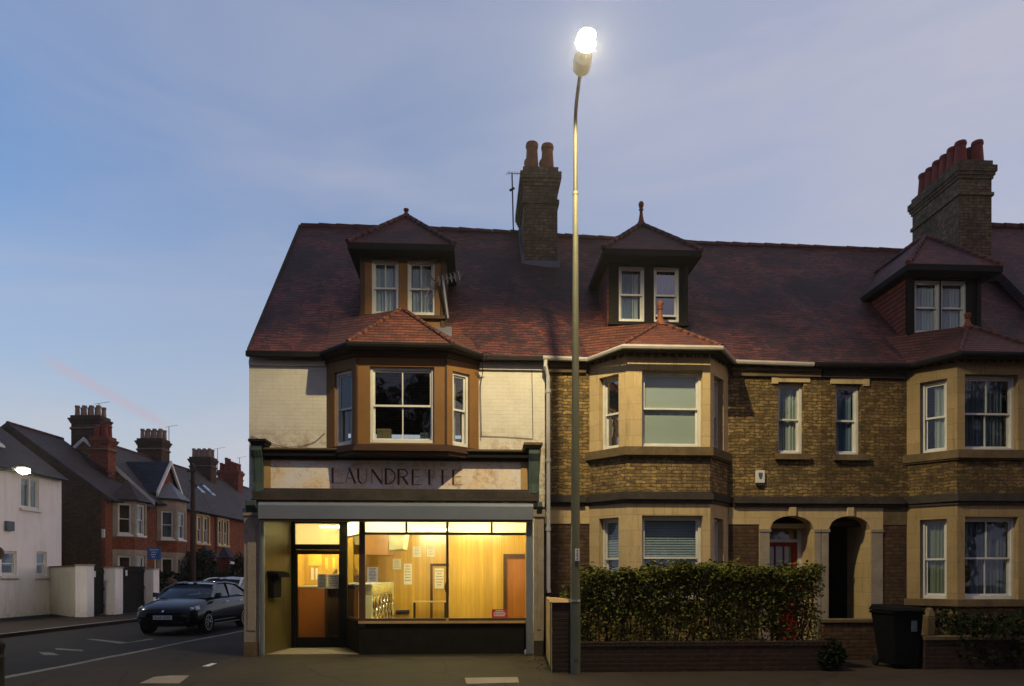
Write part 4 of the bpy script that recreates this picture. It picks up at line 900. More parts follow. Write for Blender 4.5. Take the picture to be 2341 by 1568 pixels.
# the room
xl_, xr_ = -4.2, 1.2; YB = 5.75; YP = 2.55; xq = X(1026, YP)
m = MB(); m.box(xl_, xr_, .02, YB + .1, -.02, .006); obj('shop_floor', m, 'lino', H1)
m = MB(); m.box(xl_, xr_, 0.07, YB + .1, 2.86, 2.96); CEIL = obj('shop_ceiling', m, 'ceiling_white', H1)
m = MB(); m.box(xl_ - .08, xr_, YB, YB + .1, 0.007, 2.859); m.box(xl_ - .08, xl_, YD + .08, YB - .001, 0.007, 2.859); m.box(xr_, xr_ + .06, 0.06, YB, 0.007, 2.859)
xdoor = X(ul(1942), YP)
m.box(xq, xdoor, YP, YP + .08, .007, 2.859); m.box(xdoor, xr_, YP, YP + .08, Z(1160, 1268, YP), 2.859); m.box(xq, xq + .06, YP + .081, YB, .007, 2.859)
m.box(xl_, L1.x + .02, YD + .01, YD + .09, .007, 2.859)
m.box(xl_, -3.02, 3.42, 3.50, .007, 2.859)
obj('room_wall', m, 'panelling', H1)
zdh = Z(1160, 1268, YP); m = MB(); m.box(xdoor + .08, xr_ - .005, YP + .02, YP + .06, .01, zdh - .08); ID = obj('inner_door', m, 'wood_door', H1)
m = MB(); m.box(xdoor, xdoor + .079, YP - .02, YP + .09, .007, zdh + .02); m.box(xdoor + .08, xr_ - .005, YP - .02, YP + .09, zdh - .079, zdh + .02); obj('door_lining', m, 'dark_brown_paint', ID)
# second inner door on the back wall
xbd = X(ul(1400), YB); zbd = Z(1000, 1288, YB); m = MB()
m.box(xbd, xbd + .07, YB - .03, YB - .002, .007, zbd); m.box(xbd + .07, xbd + .85, YB - .03, YB - .002, zbd - .07, zbd); m.box(xbd + .85, xbd + .92, YB - .03, YB - .002, .007, zbd); obj('door_lining', m, 'dark_brown_paint', H1)
m = MB(); m.box(X(ul(915), 3.2), X(ul(1135), 4.6), 3.2, 4.6, Z(880, 1268, 3.4), 2.858); BK = obj('bulkhead', m, 'bulkhead_wood', H1)
m = MB(); x0 = X(ul(1135), 4.6) + .002; m.extrude([(x0, 3.3, 2.855), (x0 + .42, 3.3, 2.855), (x0 + .34, 3.3, 2.26), (x0, 3.3, 2.22)], (0, 1.2, 0)); obj('duct', m, 'enamel', BK)
for yy, xx in ((1.05, -1.9), (1.05, 0.15), (2.95, -3.45), (3.9, -1.0)):     # fluorescent battens
    t = thing('strip_light', (xx, yy, 2.86), '', 'light', 'strip lights on the shop ceiling')
    t['label'] = {(1.05, -1.9): 'fluorescent strip light on the shop ceiling just behind the left half of the shop window', (1.05, 0.15): 'fluorescent strip light on the shop ceiling in front of the brown inner door',
                  (2.95, -3.45): 'fluorescent strip light on the shop ceiling above the tall counter', (3.9, -1.0): 'fluorescent strip light on the shop ceiling above the bench at the back'}[(yy, xx)]
    hl2 = .32 if xx < -3 else .65; m = MB(); m.box(xx - hl2, xx + hl2, yy - .05, yy + .05, 2.80, 2.857); obj('batten', m, 'white_paint', t)
    m = MB(); m.tube([(xx - hl2 + .05, yy, 2.775), (xx + hl2 - .05, yy, 2.775)], .02, 8); obj('tube', m, TUBE, t)
# counter seen through the door, its left half closed by an orange panel
yc0 = 2.7; xk0, xk1, xk2 = xl_ + .01, X(ul(615), yc0), X(ul(880), yc0); zk = Z(760, 1338.5, yc0)
CT = thing('counter', (xk1, yc0, 0), 'tall counter with a white top and an orange front panel behind the glass door', 'counter')
m = MB(); m.box(xk0, xk2, yc0 - .03, yc0 + .65, zk - .04, zk); obj('worktop', m, 'white_paint', CT)
m = MB(); m.box(xk0, xk1, yc0, yc0 + .03, .01, zk - .041); obj('front_panel', m, 'orange_board', CT)
m = MB(); m.box(xk1 + .001, xk1 + .06, yc0 + .001, yc0 + .6, .01, zk - .041); m.box(xk1 + .061, xk2 - .01, yc0 + .25, yc0 + .28, .15, zk - .041); m.box(xk1 + .061, xk2, yc0 + .2, yc0 + .3, .01, .149); obj('knee_recess', m, 'dark_brown_paint', CT)
# washing machines in a row running to the back, seen edge-on from the street
WX = -2.28; NW = 6
def washer(y, k):
    t = thing('washing_machine', (WX, y, 0), '', 'washing machine', 'washing machines in a row'); d = .62; h = 1.16
    m = MB(); m.box(WX - .62, WX, y - d / 2 + .008, y + d / 2 - .008, .05, h); obj('cabinet', m, 'enamel', t, bevel=0.015)
    m = MB(); m.box(WX - .5, WX + .012, y - d / 2 + .02, y + d / 2 - .02, h + .002, h + .22); obj('control_panel', m, 'enamel', t, bevel=0.01)
    for zc_, r_ in ((.93, .17), (.50, .17)):
        m = MB(); m.lathe((WX + .001, y, zc_), [(0, r_ + .05), (.03, r_ + .05), (.045, r_ + .03), (.045, r_ + .005), (.02, r_)], 18, axis=Vector((1, 0, 0))); dr = obj('door', m, 'chrome', t, smooth=True)
        m = MB(); m.lathe((WX + .012, y, zc_), [(0, r_ - .005), (.03, r_ * .8), (.045, .04)], 16, axis=Vector((1, 0, 0))); obj('porthole', m, 'car_glass', dr, smooth=True)
        m = MB(); m.tube([(WX + .03, y + .2, zc_ - .07), (WX + .075, y + .2, zc_), (WX + .03, y + .2, zc_ + .07)], .014, 6); obj('handle', m, 'chrome', dr)
    m = MB(); m.box(WX + .0125, WX + .02, y - .2, y - .02, h + .06, h + .18); obj('price_label', m, 'yellow_paper', t)
    m = MB(); m.box(WX - .58, WX - .03, y - d / 2 + .03, y + d / 2 - .03, .0, .049); obj('plinth', m, 'dark_metal', t)
    return t
yw0 = 1.78
wt = washer(yw0, 0); kids = [o for o in bpy.data.objects]
def copy_tree(o, parent=None, off=Vector()):
    c = o.copy(); COL.objects.link(c); WORLD[c.name] = WORLD.get(o.name, Matrix())
    if parent: c.parent = parent
    else: c.location = o.location + off
    for ch in [x for x in bpy.data.objects if x.parent == o]: copy_tree(ch, c)
    return c
m = MB(); m.box(WX - .68, WX - .63, 1.46, yw0 + .62 * NW - .3, .01, 1.385); CS = obj('casing', m, 'dark_brown_paint', H1)
m = MB(); m.box(WX - .629, WX - .30, 1.44, 1.462, .01, 1.385); obj('casing_end', m, 'dark_brown_paint', CS)
m = MB(); m.box(WX - .70, WX + .0, 1.42, yw0 + .62 * NW - .3, 1.386, 1.42); obj('casing_top', m, 'white_paint', CS)
ords = ['nearest the shop window', 'second back from the shop window', 'third back from the shop window', 'third from the back wall of the shop', 'second from the back wall of the shop', 'last of the row, nearest the back wall']
wt['label'] = 'cream front loading washing machine, ' + ords[0]
for k in range(1, NW):
    c = copy_tree(wt, None, Vector((0, .62 * k, 0))); c['label'] = 'cream front loading washing machine, ' + ords[k]
ye = yw0 + .62 * NW - .3
m = MB(); m.box(WX - .62, WX + .06, ye, ye + .05, .01, 1.42); single('end_panel', m, 'enamel', 'pale upright panel closing the back end of the washing machine row', 'panel', (WX, ye, 0), bevel=.01)
# bench against the back wall
xt0, xt1, zt = X(ul(1270), 4.9), X(ul(1520), 4.9), Z(1000, 1374, 4.9)
BN = thing('bench_table', (xt0, 4.9, 0), 'narrow pale topped table on thin legs at the back of the shop', 'table')
m = MB(); m.box(xt0, xt1, 4.75, 5.2, zt - .03, zt); obj('tabletop', m, 'bench_top', BN)
for x in (xt0 + .04, xt1 - .04):
    for y in (4.79, 5.16):
        m = MB(); m.tube([(x, y, .01), (x, y, zt - .031)], .016, 8); obj('leg', m, 'dark_metal', BN)
m = MB(); x0, x1, z0 = X(ul(1145), 5.6), X(ul(1242), 5.6), Z(950, 1396, 5.6); m.box(x0, x1, 5.62, 5.74, z0 - .07, z0 + .02); m.box(x0 + .02, x1 - .02, 5.60, 5.6195, z0 - .05, z0); single('wall_heater', m, 'dark_metal', 'dark low heater bar on the back wall between the washing machines and the table', 'heater', (x0, 5.7, z0), bevel=.01)
m = MB(); px = PY(ul(1572), 1342, 4.3); m.lathe((px.x, 4.3, px.z), [(0, .25), (.03, .25)], 20, axis=Vector((.35, -1, 0))); m.tube([(px.x + .02, 4.33, .03), (px.x + .02, 4.33, px.z)], .02, 8); m.lathe((px.x + .02, 4.33, .007), [(0, .18), (.02, .18), (.03, .03)], 16); single('stool', m, 'dark_brown_paint', 'dark round backed stool just left of the window mullion, by the table', 'stool', (px.x, 4.3, 0))
# notices
def notice(u0, u1, v0, v1, y, label, mat='paper', lines=7, group='notices on the back wall', tilt=0.0, cat='notice', inkmat='ink'):
    a, b = PY(u0, v1, y), PY(u1, v0, y); t = thing('notice', (a.x, y, a.z), label, cat, group)
    m = MB(); m.box(a.x, b.x, y - .004, y - .001, a.z, b.z); obj('sheet', m, mat, t)
    if lines:
        m = MB(); h = (b.z - a.z); random.seed(int(u0 * 7 + v0))
        for i in range(lines):
            z = b.z - h * (i + .9) / (lines + 1.3); wd = random.uniform(.45, .82) * (b.x - a.x); c = (a.x + b.x) / 2
            x = c - wd / 2
            while x < c + wd / 2:
                q = min(x + random.uniform(.08, .22) * (b.x - a.x), c + wd / 2); hh = h * (.055 if mat == 'red_sign' else .02); m.box(x, q, y - .006, y - .0045, z - hh, z + hh); x = q + .03 * (b.x - a.x)
        obj('print', m, inkmat, t)
    return t
for x0, x1, y0, y1, lb in ((1270, 1330, 408, 487, 'pale notice on the back wall, high up, left one of the top pair'), (1375, 1430, 405, 485, 'pale notice on the back wall, high up, right one of the top pair'),
                           (1122, 1183, 500, 578, 'small square notice on the back wall above the washing machines'), (1204, 1264, 536, 690, 'tall narrow notice on the back wall between the small notice and the back door'),
                           (1432, 1500, 572, 722, 'large notice hung on the back door beside the window mullion')):
    notice(ul(x0), ul(x1), (1200 + y0 / 3.04) / 1.0684, (1200 + y1 / 3.04) / 1.0684, YB - .002 if x0 < 1400 else YB - .032, lb, lines=6, inkmat='thin_ink')
for x0, x1, y0, y1, mt, lb in ((430, 456, 462, 555, 'paper', 'white strip of paper at the top left of the door glass, on the wall inside'), (495, 594, 462, 550, 'yellow_paper', 'yellow poster on the wall inside, seen through the door'),
                               (621, 641, 490, 576, 'yellow_paper', 'narrow pale slip right of the yellow poster, left one of two'), (674, 693, 492, 574, 'yellow_paper', 'narrow pale slip right of the yellow poster, nearest the door edge'),
                               (515, 535, 566, 655, 'paper', 'narrow slip under the yellow poster, left one of two'), (549, 565, 568, 655, 'paper', 'narrow slip under the yellow poster, right one touching the door papers')):
    notice(ul(x0), ul(x1), (1200 + y0 / 3.04) / 1.0684, (1200 + y1 / 3.04) / 1.0684, 3.42 - .002, lb, mat=mt, lines=0, group='papers seen through the door')
V4 = lambda y: (1200 + y / 3.04) / 1.0684
notice(ul(931), ul(1013), V4(562), V4(673), .008, 'white printed poster stuck inside the left end of the shop window', lines=9, group=None, cat='poster')
notice(ul(562), ul(634), V4(614), V4(721), YD - .001, 'grey printed sheet on the door glass, left one of the pair', lines=9, group='sheets on the door glass')
notice(ul(637), ul(721), V4(616), V4(721), YD - .001, 'grey printed sheet on the door glass, right one of the pair at the door edge', lines=5, group='sheets on the door glass')
a = [PY(ul(x), V4(y), YD - .003) for x, y in ((672, 612), (712, 608), (708, 570))]; m = MB(); m.extrude([Vector(p) for p in a], (0, .002, 0)); single('sticker', m, 'paper', 'small white three cornered sticker above the right sheet on the door glass', 'sticker', a[0])
t = notice(ul(1857), ul(1971), V4(874), V4(939), .006, 'red sign with white writing at the bottom right of the shop window', mat='red_sign', lines=4, group=None, cat='sign', inkmat='paper')
# box on the lobby wall
pb = fl.p(0.30, 0, 0); m = MB(); fl.box(m, .18, .55, .003, .13, 1.15, 1.62); single('lobby_letterbox', m, 'plastic_black', 'black letterbox with a hooded top on the panelled lobby wall', 'letterbox', fl.p(.36, 0, 1.15), bevel=.02)
LB = bpy.data.objects['lobby_letterbox']; m = MB(); A0 = fl.p(.10, .003, 1.60); m.extrude([fl.p(.12, .003, 1.62), fl.p(.12, .20, 1.625), fl.p(.12, .26, 1.56), fl.p(.12, .24, 1.65), fl.p(.12, .12, 1.69), fl.p(.12, .003, 1.69)], fl.t * .55); obj('hood', m, 'plastic_black', LB)
m = MB(); m.box(X(1196, -.3), X(1201, -.3), -.32, -.26, 0.005, .09); p = PG(1193, 1481)
m = MB(); m.lathe((p.x, -.12, .004), [(0, .035), (.05, .04), (.09, .03), (.10, .005)], 8); single('paper_cup', m, 'paper', 'crumpled white cup on the ground at the right end of the shop front', 'cup', (p.x, -.12, 0))

# ------------------------------------------------------------------ the brick terrace on the right
def terrace(x0, x1, bx, label, sills, name='terrace_house'):
    """one house of the terrace: bx = (wall left, arris left, arris right, wall right, projection) of its two-storey bay"""
    H = thing(name, (x0, 0, 0), label, 'house', 'brick terrace houses'); f = Fr((x0, 0), (x1, 0)); q = lambda x: x - x0
    return H, f, q
VS = dict(str1=1126, str0=1150)
zst1, zst0 = Z(1500, 1126, -.7), Z(1500, 1150, -.7)            # string course between the storeys
zsl1, zsl0 = Z(1535, 1022, -.7), Z(1535, 1045, -.7)            # sill course of the upper bay
zuh, zgh = Z(1535, 845, -.7), Z(1535, 1178, -.7)               # window heads
ztop = 5.96
def stone_bay(H, x0, bl, bal, bar, brr, bb, front, stone='bath_stone', bricks='yellow_brick'):
    fs = bay_frames(bl, bal, bar, brr, bb); L0, L2 = fs[0].L, fs[2].L
    up = [[(L0 * .27, L0 * .80, zsl1, zuh - .05)], [(front[0], front[1], zsl1, zuh)], [(L2 * .20, L2 * .73, zsl1, zuh - .05)]]
    gz0 = 1.12
    lo = [[(L0 * .27, L0 * .80, gz0, zgh - .03)], [(front[0], front[1], gz0, zgh)], [(L2 * .20, L2 * .73, gz0, zgh - .03)]]
    m = MB(); ml = MB()
    for f, h, g_ in zip(fs, up, lo): wall(m, f, 0, f.L, zsl1 - .001, ztop, h, 0.2); wall(ml, f, 0, f.L, gz0 - .14, zst0, g_, 0.2)
    B = obj('bay', m, stone, H); obj('lower_bay', ml, stone, B)
    m = MB(); ml = MB()
    for f in fs: wall(m, f, 0, f.L, zst1, zsl0, (), .2, d=-.012); wall(ml, f, 0, f.L, 0, gz0 - .141, (), .2, d=-.012)
    obj('apron', m, bricks, B); obj('plinth', ml, bricks, B)
    m = MB(); bay_ring(m, bl, bal, bar, brr, bb, .09, zsl0 + .03, zsl1 - .004); bay_ring(m, bl, bal, bar, brr, bb, .05, zsl0, zsl0 + .029); obj('sill_course', m, 'sooty_stone', B); m = MB(); bay_ring(m, bl, bal, bar, brr, bb, .06, gz0 - .14, gz0 - .004); obj('sill_course', m, 'sooty_stone', B)
    m = MB(); bay_ring(m, bl, bal, bar, brr, bb, .04, zst0 + .001, zst0 + .07); bay_ring(m, bl, bal, bar, brr, bb, .09, zst0 + .071, zst1 - .03); bay_ring(m, bl, bal, bar, brr, bb, .05, zst1 - .029, zst1 + .02); obj('string_course', m, 'soot_trim', B)
    m = MB(); bay_ring(m, bl, bal, bar, brr, bb, .05, ztop + .001, ztop + .05)
    for f in fs:
        n = max(3, int(f.L / .16))
        for i in range(n): f.box(m, f.L * (i + .2) / n, f.L * (i + .7) / n, .003, .045, ztop - .07, ztop)
    obj('eaves_course', m, 'dark_brown_paint', B)
    return B, fs, up, lo
def arch_label(mb, f, a, b, z0, z1, d=.03): f.box(mb, a, b, .003, d, z0, z1)

# --- house with the lit blind and the red door
b2 = (2.347, X(1431, -.7), X(1623, -.7), 5.238, .7)
H2, f2, s2 = terrace(XB, XC, b2, 'brick terrace house with white gutter, pale blinds in its bay and red front door', 0)
za_s, zb_s = X(1759, 0), X(1859, 0)
na = (X(1778, 0), X(1837, 0), Z(1805, 1038, 0), Z(1805, 874, 0)); pa0, pa1 = X(1734, 0), XC
m = MB(); wall(m, f2, 0, XC - XB, zst1 - .06, 6.0, [(s2(b2[0]) + .1, s2(b2[3]) - .1, zst1 - .06, 5.9), (s2(na[0]), s2(na[1]), na[2], na[3])], .25)
W2 = obj('wall', m, 'rubble_brick', H2)
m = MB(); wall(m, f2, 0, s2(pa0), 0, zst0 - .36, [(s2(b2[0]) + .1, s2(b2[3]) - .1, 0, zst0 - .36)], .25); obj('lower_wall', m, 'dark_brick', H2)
for a, b in ((0, s2(b2[0]) - .002), (s2(b2[3]) + .002, s2(pa0))): m = MB(); wall(m, f2, a, b, zst0 - .358, zst0, (), .25, d=.012); obj('stone_band', m, 'bath_stone', H2)
for a, b in ((0, s2(b2[0]) - .1), (s2(b2[3]) + .1, XC - XB)): m = MB(); f2.box(m, a, b, .003, .06, zst0 + .001, zst0 + .07); f2.box(m, a, b, .003, .12, zst0 + .071, zst1 - .04); f2.box(m, a, b, .003, .07, zst1 - .039, zst1 + .01); obj('string_course', m, 'soot_trim', H2)
m = MB(); m.box(XB + .02, XC - .02, DEEP - .2, DEEP, 0, 5.9); m.box(XC - .1, XC - .01, 1.6, DEEP - .2, 0, 5.9); m.box(XB + .02, XC - .11, .3, DEEP - .21, 3.0, 3.1); obj('back_wall', m, 'yellow_brick', H2)
wf = (X(1467, -.7) - b2[1], X(1606, -.7) - b2[1])
B2, fs2, up2, lo2 = stone_bay(H2, XB, *b2, wf)
sash(H2, fs2[0], *up2[0][0], rec=.12, curtain=[('blue_drape', (0, 1, 0, 1))], pane='mirror_pane')
sash(H2, fs2[1], *up2[1][0], rec=.13, curtain='roller_blind', mid=.52)
sash(H2, fs2[2], *up2[2][0], rec=.12, curtain=[('blue_drape', (0, 1, 0, .45))], pane='mirror_pane')
sash(H2, fs2[0], *lo2[0][0], rec=.12, curtain='blue_blind'); sash(H2, fs2[1], *lo2[1][0], rec=.13, curtain='blue_blind'); sash(H2, fs2[2], *lo2[2][0], rec=.12, curtain=[('blue_blind', (0, 1, 0, 1))])
for w_ in [o for o in bpy.data.objects if o.name.startswith('blind') and o.parent and o.parent.parent == H2 and o.data.materials[0].name == 'blue_blind']:
    # slats of a venetian blind
    vs = [v.co for v in w_.data.vertices]; lo_, hi_ = min(v.z for v in vs), max(v.z for v in vs); n = int((hi_ - lo_) / .05); P = sorted({(round(v.x, 4), round(v.y, 4)) for v in vs})
    pa, pb_ = P[0], P[-1]; mm = MB(); W = WORLD[H2.name]
    for i in range(n):
        z = lo_ + (hi_ - lo_) * (i + .5) / n
        A3, B3 = W @ Vector((pa[0], pa[1], z)), W @ Vector((pb_[0], pb_[1], z)); t = (B3 - A3).normalized(); nn = Vector((t.y, -t.x, 0))
        if nn.y > 0: nn = -nn
        o1 = nn * .02 + Vector((0, 0, -.023)); o2 = nn * .006 + Vector((0, 0, .023)); mm.quad(A3 + o1, B3 + o1, B3 + o2, A3 + o2)
    me = bpy.data.meshes.new('slats'); me.from_pydata([W.inverted() @ v for v in mm.v], [], mm.f); me.materials.append(M['blue_blind']); w_.data = me; w_.name = 'venetian_blind'
sash(H2, f2, s2(na[0]), s2(na[1]), na[2], na[3], rec=.10, curtain=[('blue_blind', (0, .18, 0, 1)), ('white_curtain', (.14, 1, 0, 1))], mid=.5)
m = MB(); f2.box(m, s2(X(1762, 0)), s2(X(1850, 0)), .003, .03, na[3], Z(1805, 842, 0)); f2.box(m, s2(X(1762, 0)), s2(X(1777, 0)), .004, .04, na[3] - .04, Z(1805, 838, 0)); obj('lintel', m, 'bath_stone', W2)
m = MB(); f2.box(m, s2(X(1770, 0)), s2(X(1847, 0)), .003, .10, na[2] - .12, na[2] - .004); obj('sill', m, 'sooty_stone', W2)
# stone porch with the door arch; the next house has its twin
def porch(H, f, q, a0, a1, arch, mat='grey_stone'):
    zs = Z(1800, 1209, 0); rise = Z(1800, 1179, 0) - zs
    m = MB(); arch_wall(m, f, q(a0), q(a1), 0.0, zst0 - .001, [(q(arch[0]), q(arch[1]), zs, rise)], -.28, .015)
    Pm = obj('porch', m, 'bath_stone', H); mid = (arch[0] + arch[1]) / 2
    m = MB(); f.box(m, q(mid) - .075, q(mid) + .075, .016, .07, zs + rise - .01, zst0 - .002); obj('keystone', m, 'bath_stone', Pm, bevel=.01)
    m = MB()
    for x0, x1 in ((a0, arch[0]), (arch[1], a1)):
        if x1 - x0 > .05: f.box(m, q(x0) + .002, q(x1) + (.02 if x1 == arch[0] else -.002), .016, .05, zs - .07, zs); f.box(m, q(x0) + .002, q(x1) - .002, .016, .06, 0.0, .62); f.box(m, q(x0) + .01, q(x1) - .01, .016, .035, .621, zs - .071)
    obj('impost', m, 'grey_stone', Pm, bevel=.008)
    return Pm, zs, rise
xa2, xa3 = X(1758.5, 0), X(1859, 0)
PM2, zs2, ri2 = porch(H2, f2, s2, pa0, XC, (xa2, xa3))
yd2 = .55; zt2 = Z(1800, 1236, yd2); fdr = Fr((xa2 - .02, yd2), (xa3 + .02, yd2)); Ld = fdr.L
m = MB(); m.box(xa2 - .12, xa2 - .003, .285, yd2 + .1, 0, 2.6); m.box(xa3 + .003, xa3 + .12, .285, yd2 + .1, 0, 2.6); m.box(xa2 - .12, xa3 + .12, yd2 + .11, yd2 + .2, 0, 2.6); m.box(xa2 - .12, xa3 + .12, .285, yd2 + .2, 2.6, 2.7); obj('porch_lining', m, 'bath_stone', H2)
m = MB(); fdr.box(m, 0.02, .09, -.06, 0.0, 0.02, 2.58); fdr.box(m, Ld - .11, Ld - .02, -.06, 0.0, .02, 2.58); fdr.box(m, .09, Ld - .11, -.06, 0, zt2 - .03, zt2 + .03); DFR = obj('door_frame', m, 'white_paint', H2)
m = MB(); fdr.box(m, .09, Ld - .11, -.035, -.03, zt2 + .03, 2.58); obj('fanlight', m, 'pane_glass', DFR)
m = MB(); d0, d1 = .093, Ld - .113; B = lambda a, b, z, y, e=-.015: fdr.box(m, a, b, -.055, e, z, y)
B(d0, d0 + .10, .03, zt2 - .033); B(d1 - .10, d1, .03, zt2 - .033); B(d0 + .1, d1 - .1, zt2 - .12, zt2 - .033); B(d0 + .1, d1 - .1, .03, .95); B(d0 + .1, d1 - .1, 1.52, 1.55, -.02)
for k in (1, 2): c = d0 + .1 + (d1 - d0 - .2) * k / 3; B(c - .014, c + .014, .95, zt2 - .12, -.02)
RD = obj('front_door', m, 'red_paint', H2)
m = MB(); fdr.box(m, d0 + .1, d1 - .1, -.045, -.04, .95, zt2 - .12); obj('pane', m, 'pane_glass', RD)
m = MB(); fdr.box(m, (d0 + d1) / 2 - .12, (d0 + d1) / 2 + .12, -.014, .0, .86, .91); obj('letter_plate', m, 'chrome', RD)
roof(H2, XB, XC)
dx0, dx1 = X(1391, .5), X(1571, .5); zq0, zq1 = Z(1480, 735, .5), Z(1480, 609, .5)
dormer(H2, (dx0 + dx1) / 2, (dx1 - dx0) / 2, 1.03, Z(1488, 572, .1) + .02, Z(1462, 516, 1.2), [(X(1414, .5), X(1473, .5), zq0, zq1), (X(1494, .5), X(1552, .5), zq0, zq1)], 'black_paint',
       [dict(vbars=0, fw=.04, curtain=[('blue_drape', (0, .68, 0, 1)), ('white_curtain', (.6, .86, 0, .93))], fold=.5), dict(fw=.04, opened=.10, curtain=[('grey_drape', (0, 1, .5, 1))], pane='mirror_pane')], fin=.52, finmat='red_terracotta')
xa_b = X(1505, .2)
E2 = bay_roof(H2, B2, *b2, 6.03, xa_b, .08, Z(1505, 738, .08), .7, fin=.48)
xg = XB - .06
dn = Vector((0, -.05, -.05))
gutter(H2, [(xg, YE - .05, 5.98)] + [p + dn for p in E2] + [(XC - .25, YE - .05, 5.93)], 'gutter_paint', .05)
m = MB(); e2 = [p + Vector((0, 0, -.012)) for p in E2]; m.add(e2 + [p + Vector((0, .12, -.08)) for p in E2], [(0, 1, 5, 4), (1, 2, 6, 5), (2, 3, 7, 6), (4, 5, 6, 7)]); obj('soffit', m, 'soot_trim', B2)
for a, b, dz in ((.02, s2(b2[0]) - .08, .02), (s2(b2[3]) + .08, XC - XB - .02, 0)): m = MB(); f2.box(m, a, b, .003, .12, 5.82 + dz, 5.89 + dz); f2.box(m, a, b, .003, .07, 5.72 + dz, 5.819 + dz); obj('eaves_course', m, 'sooty_stone', H2)
xp = X(1249, -.12); m = MB(); m.tube([(xp - .03, YE - .05, 5.94), (xp - .03, YE - .03, 5.82), (xp + .03, -.13, 5.62), (xp + .035, -.13, 1.35), (xp + .05, -.14, 1.25)], .042, 10)
for z in (5.3, 3.9, 2.5): m.lathe((xp + .034, -.13, z), [(0, .055), (.07, .055)], 10); m.box(xp - .02, xp + .09, -.1, -.004, z + .01, z + .05)
obj('downpipe', m, 'white_paint', H2, smooth=True)

# --- the next house along, mirrored, with its dark passage arch
b3 = (9.05, 9.66, 11.33, 11.94, .7)
H3, f3, s3 = terrace(XC, XD, b3, 'brick terrace house at the right edge with curtained bay and dark passage arch', 0)
nb = (X(1910, 0), X(1967, 0), Z(1938, 1040, 0), Z(1938, 878, 0)); pb1 = X(2017, 0); xb2, xb3 = X(1893, 0), X(1988, 0)
m = MB(); wall(m, f3, 0, XD - XC, zst1 - .06, 6.0, [(s3(b3[0]) + .1, s3(b3[3]) - .1, zst1 - .06, 5.9), (s3(nb[0]), s3(nb[1]), nb[2], nb[3])], .25); W3 = obj('wall', m, 'dimmed_brick', H3)
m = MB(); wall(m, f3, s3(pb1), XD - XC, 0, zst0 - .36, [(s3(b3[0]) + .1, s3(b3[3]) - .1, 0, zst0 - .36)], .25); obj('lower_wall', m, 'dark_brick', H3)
for a, b in ((s3(pb1), s3(b3[0]) - .002), (s3(b3[3]) + .002, XD - XC)): m = MB(); wall(m, f3, a, b, zst0 - .358, zst0, (), .25, d=.012); obj('stone_band', m, 'sooty_stone', H3)
for a, b in ((0, s3(b3[0]) - .1), (s3(b3[3]) + .1, XD - XC)): m = MB(); f3.box(m, a, b, .003, .06, zst0 + .001, zst0 + .07); f3.box(m, a, b, .003, .12, zst0 + .071, zst1 - .04); f3.box(m, a, b, .003, .07, zst1 - .039, zst1 + .01); obj('string_course', m, 'soot_trim', H3)
m = MB(); m.box(XC + .02, XD - .02, DEEP - .2, DEEP, 0, 5.9); m.box(XC + .02, XD - .11, 2.9, DEEP - .21, 3.0, 3.1); obj('back_wall', m, 'yellow_brick', H3)
PM3, zs3, ri3 = porch(H3, f3, s3, XC + .002, pb1, (xb2, xb3))
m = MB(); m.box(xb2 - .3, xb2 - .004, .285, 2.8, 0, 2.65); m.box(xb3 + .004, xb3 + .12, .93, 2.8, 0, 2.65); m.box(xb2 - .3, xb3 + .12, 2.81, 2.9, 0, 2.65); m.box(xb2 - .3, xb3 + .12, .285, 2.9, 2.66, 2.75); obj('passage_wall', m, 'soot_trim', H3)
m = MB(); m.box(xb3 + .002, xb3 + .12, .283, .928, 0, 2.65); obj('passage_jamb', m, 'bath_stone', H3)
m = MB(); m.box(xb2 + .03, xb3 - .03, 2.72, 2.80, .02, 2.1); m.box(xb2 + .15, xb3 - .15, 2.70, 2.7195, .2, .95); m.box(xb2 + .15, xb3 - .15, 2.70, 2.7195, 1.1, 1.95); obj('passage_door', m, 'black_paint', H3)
wf3 = (X(2205, -.7) - b3[1], X(2327, -.7) - b3[1])
B3, fs3, up3, lo3 = stone_bay(H3, XC, *b3, wf3, 'dimmed_stone', 'dimmed_brick')
sash(H3, fs3[0], *up3[0][0], rec=.12, curtain=[('white_curtain', (.38, 1, 0, 1))]); sash(H3, fs3[1], *up3[1][0], rec=.12, vbars=1, curtain=[('grey_drape', (0, .92, 0, 1))], fold=1.3); sash(H3, fs3[2], *up3[2][0], rec=.12, curtain='grey_drape')
sash(H3, fs3[0], *lo3[0][0], rec=.12, curtain='green_drape', fold=2.0); sash(H3, fs3[1], *lo3[1][0], rec=.12, vbars=1, curtain=[('grey_drape', (.22, 1, 0, 1)), ('grey_drape', (0, .22, .42, 1))], fold=.3); sash(H3, fs3[2], *lo3[2][0], rec=.12, curtain='grey_drape')
sash(H3, f3, s3(nb[0]), s3(nb[1]), nb[2], nb[3], rec=.10, curtain=[('blue_drape', (.3, 1, 0, 1)), ('white_curtain', (0, .35, 0, 1))])
m = MB(); f3.box(m, s3(X(1897, 0)), s3(X(1985, 0)), .003, .03, nb[3], Z(1938, 846, 0)); f3.box(m, s3(X(1971, 0)), s3(X(1985, 0)), .004, .04, nb[3] - .04, Z(1938, 842, 0)); obj('lintel', m, 'bath_stone', W3)
m = MB(); f3.box(m, s3(X(1903, 0)), s3(X(1981, 0)), .003, .10, nb[2] - .12, nb[2] - .004); obj('sill', m, 'sooty_stone', W3)
roof(H3, XC, XD)
hx0, hx1 = X(2072, .5), X(2240, .5); zr0_, zr1_ = Z(2150, 762, .5), Z(2150, 641, .5)
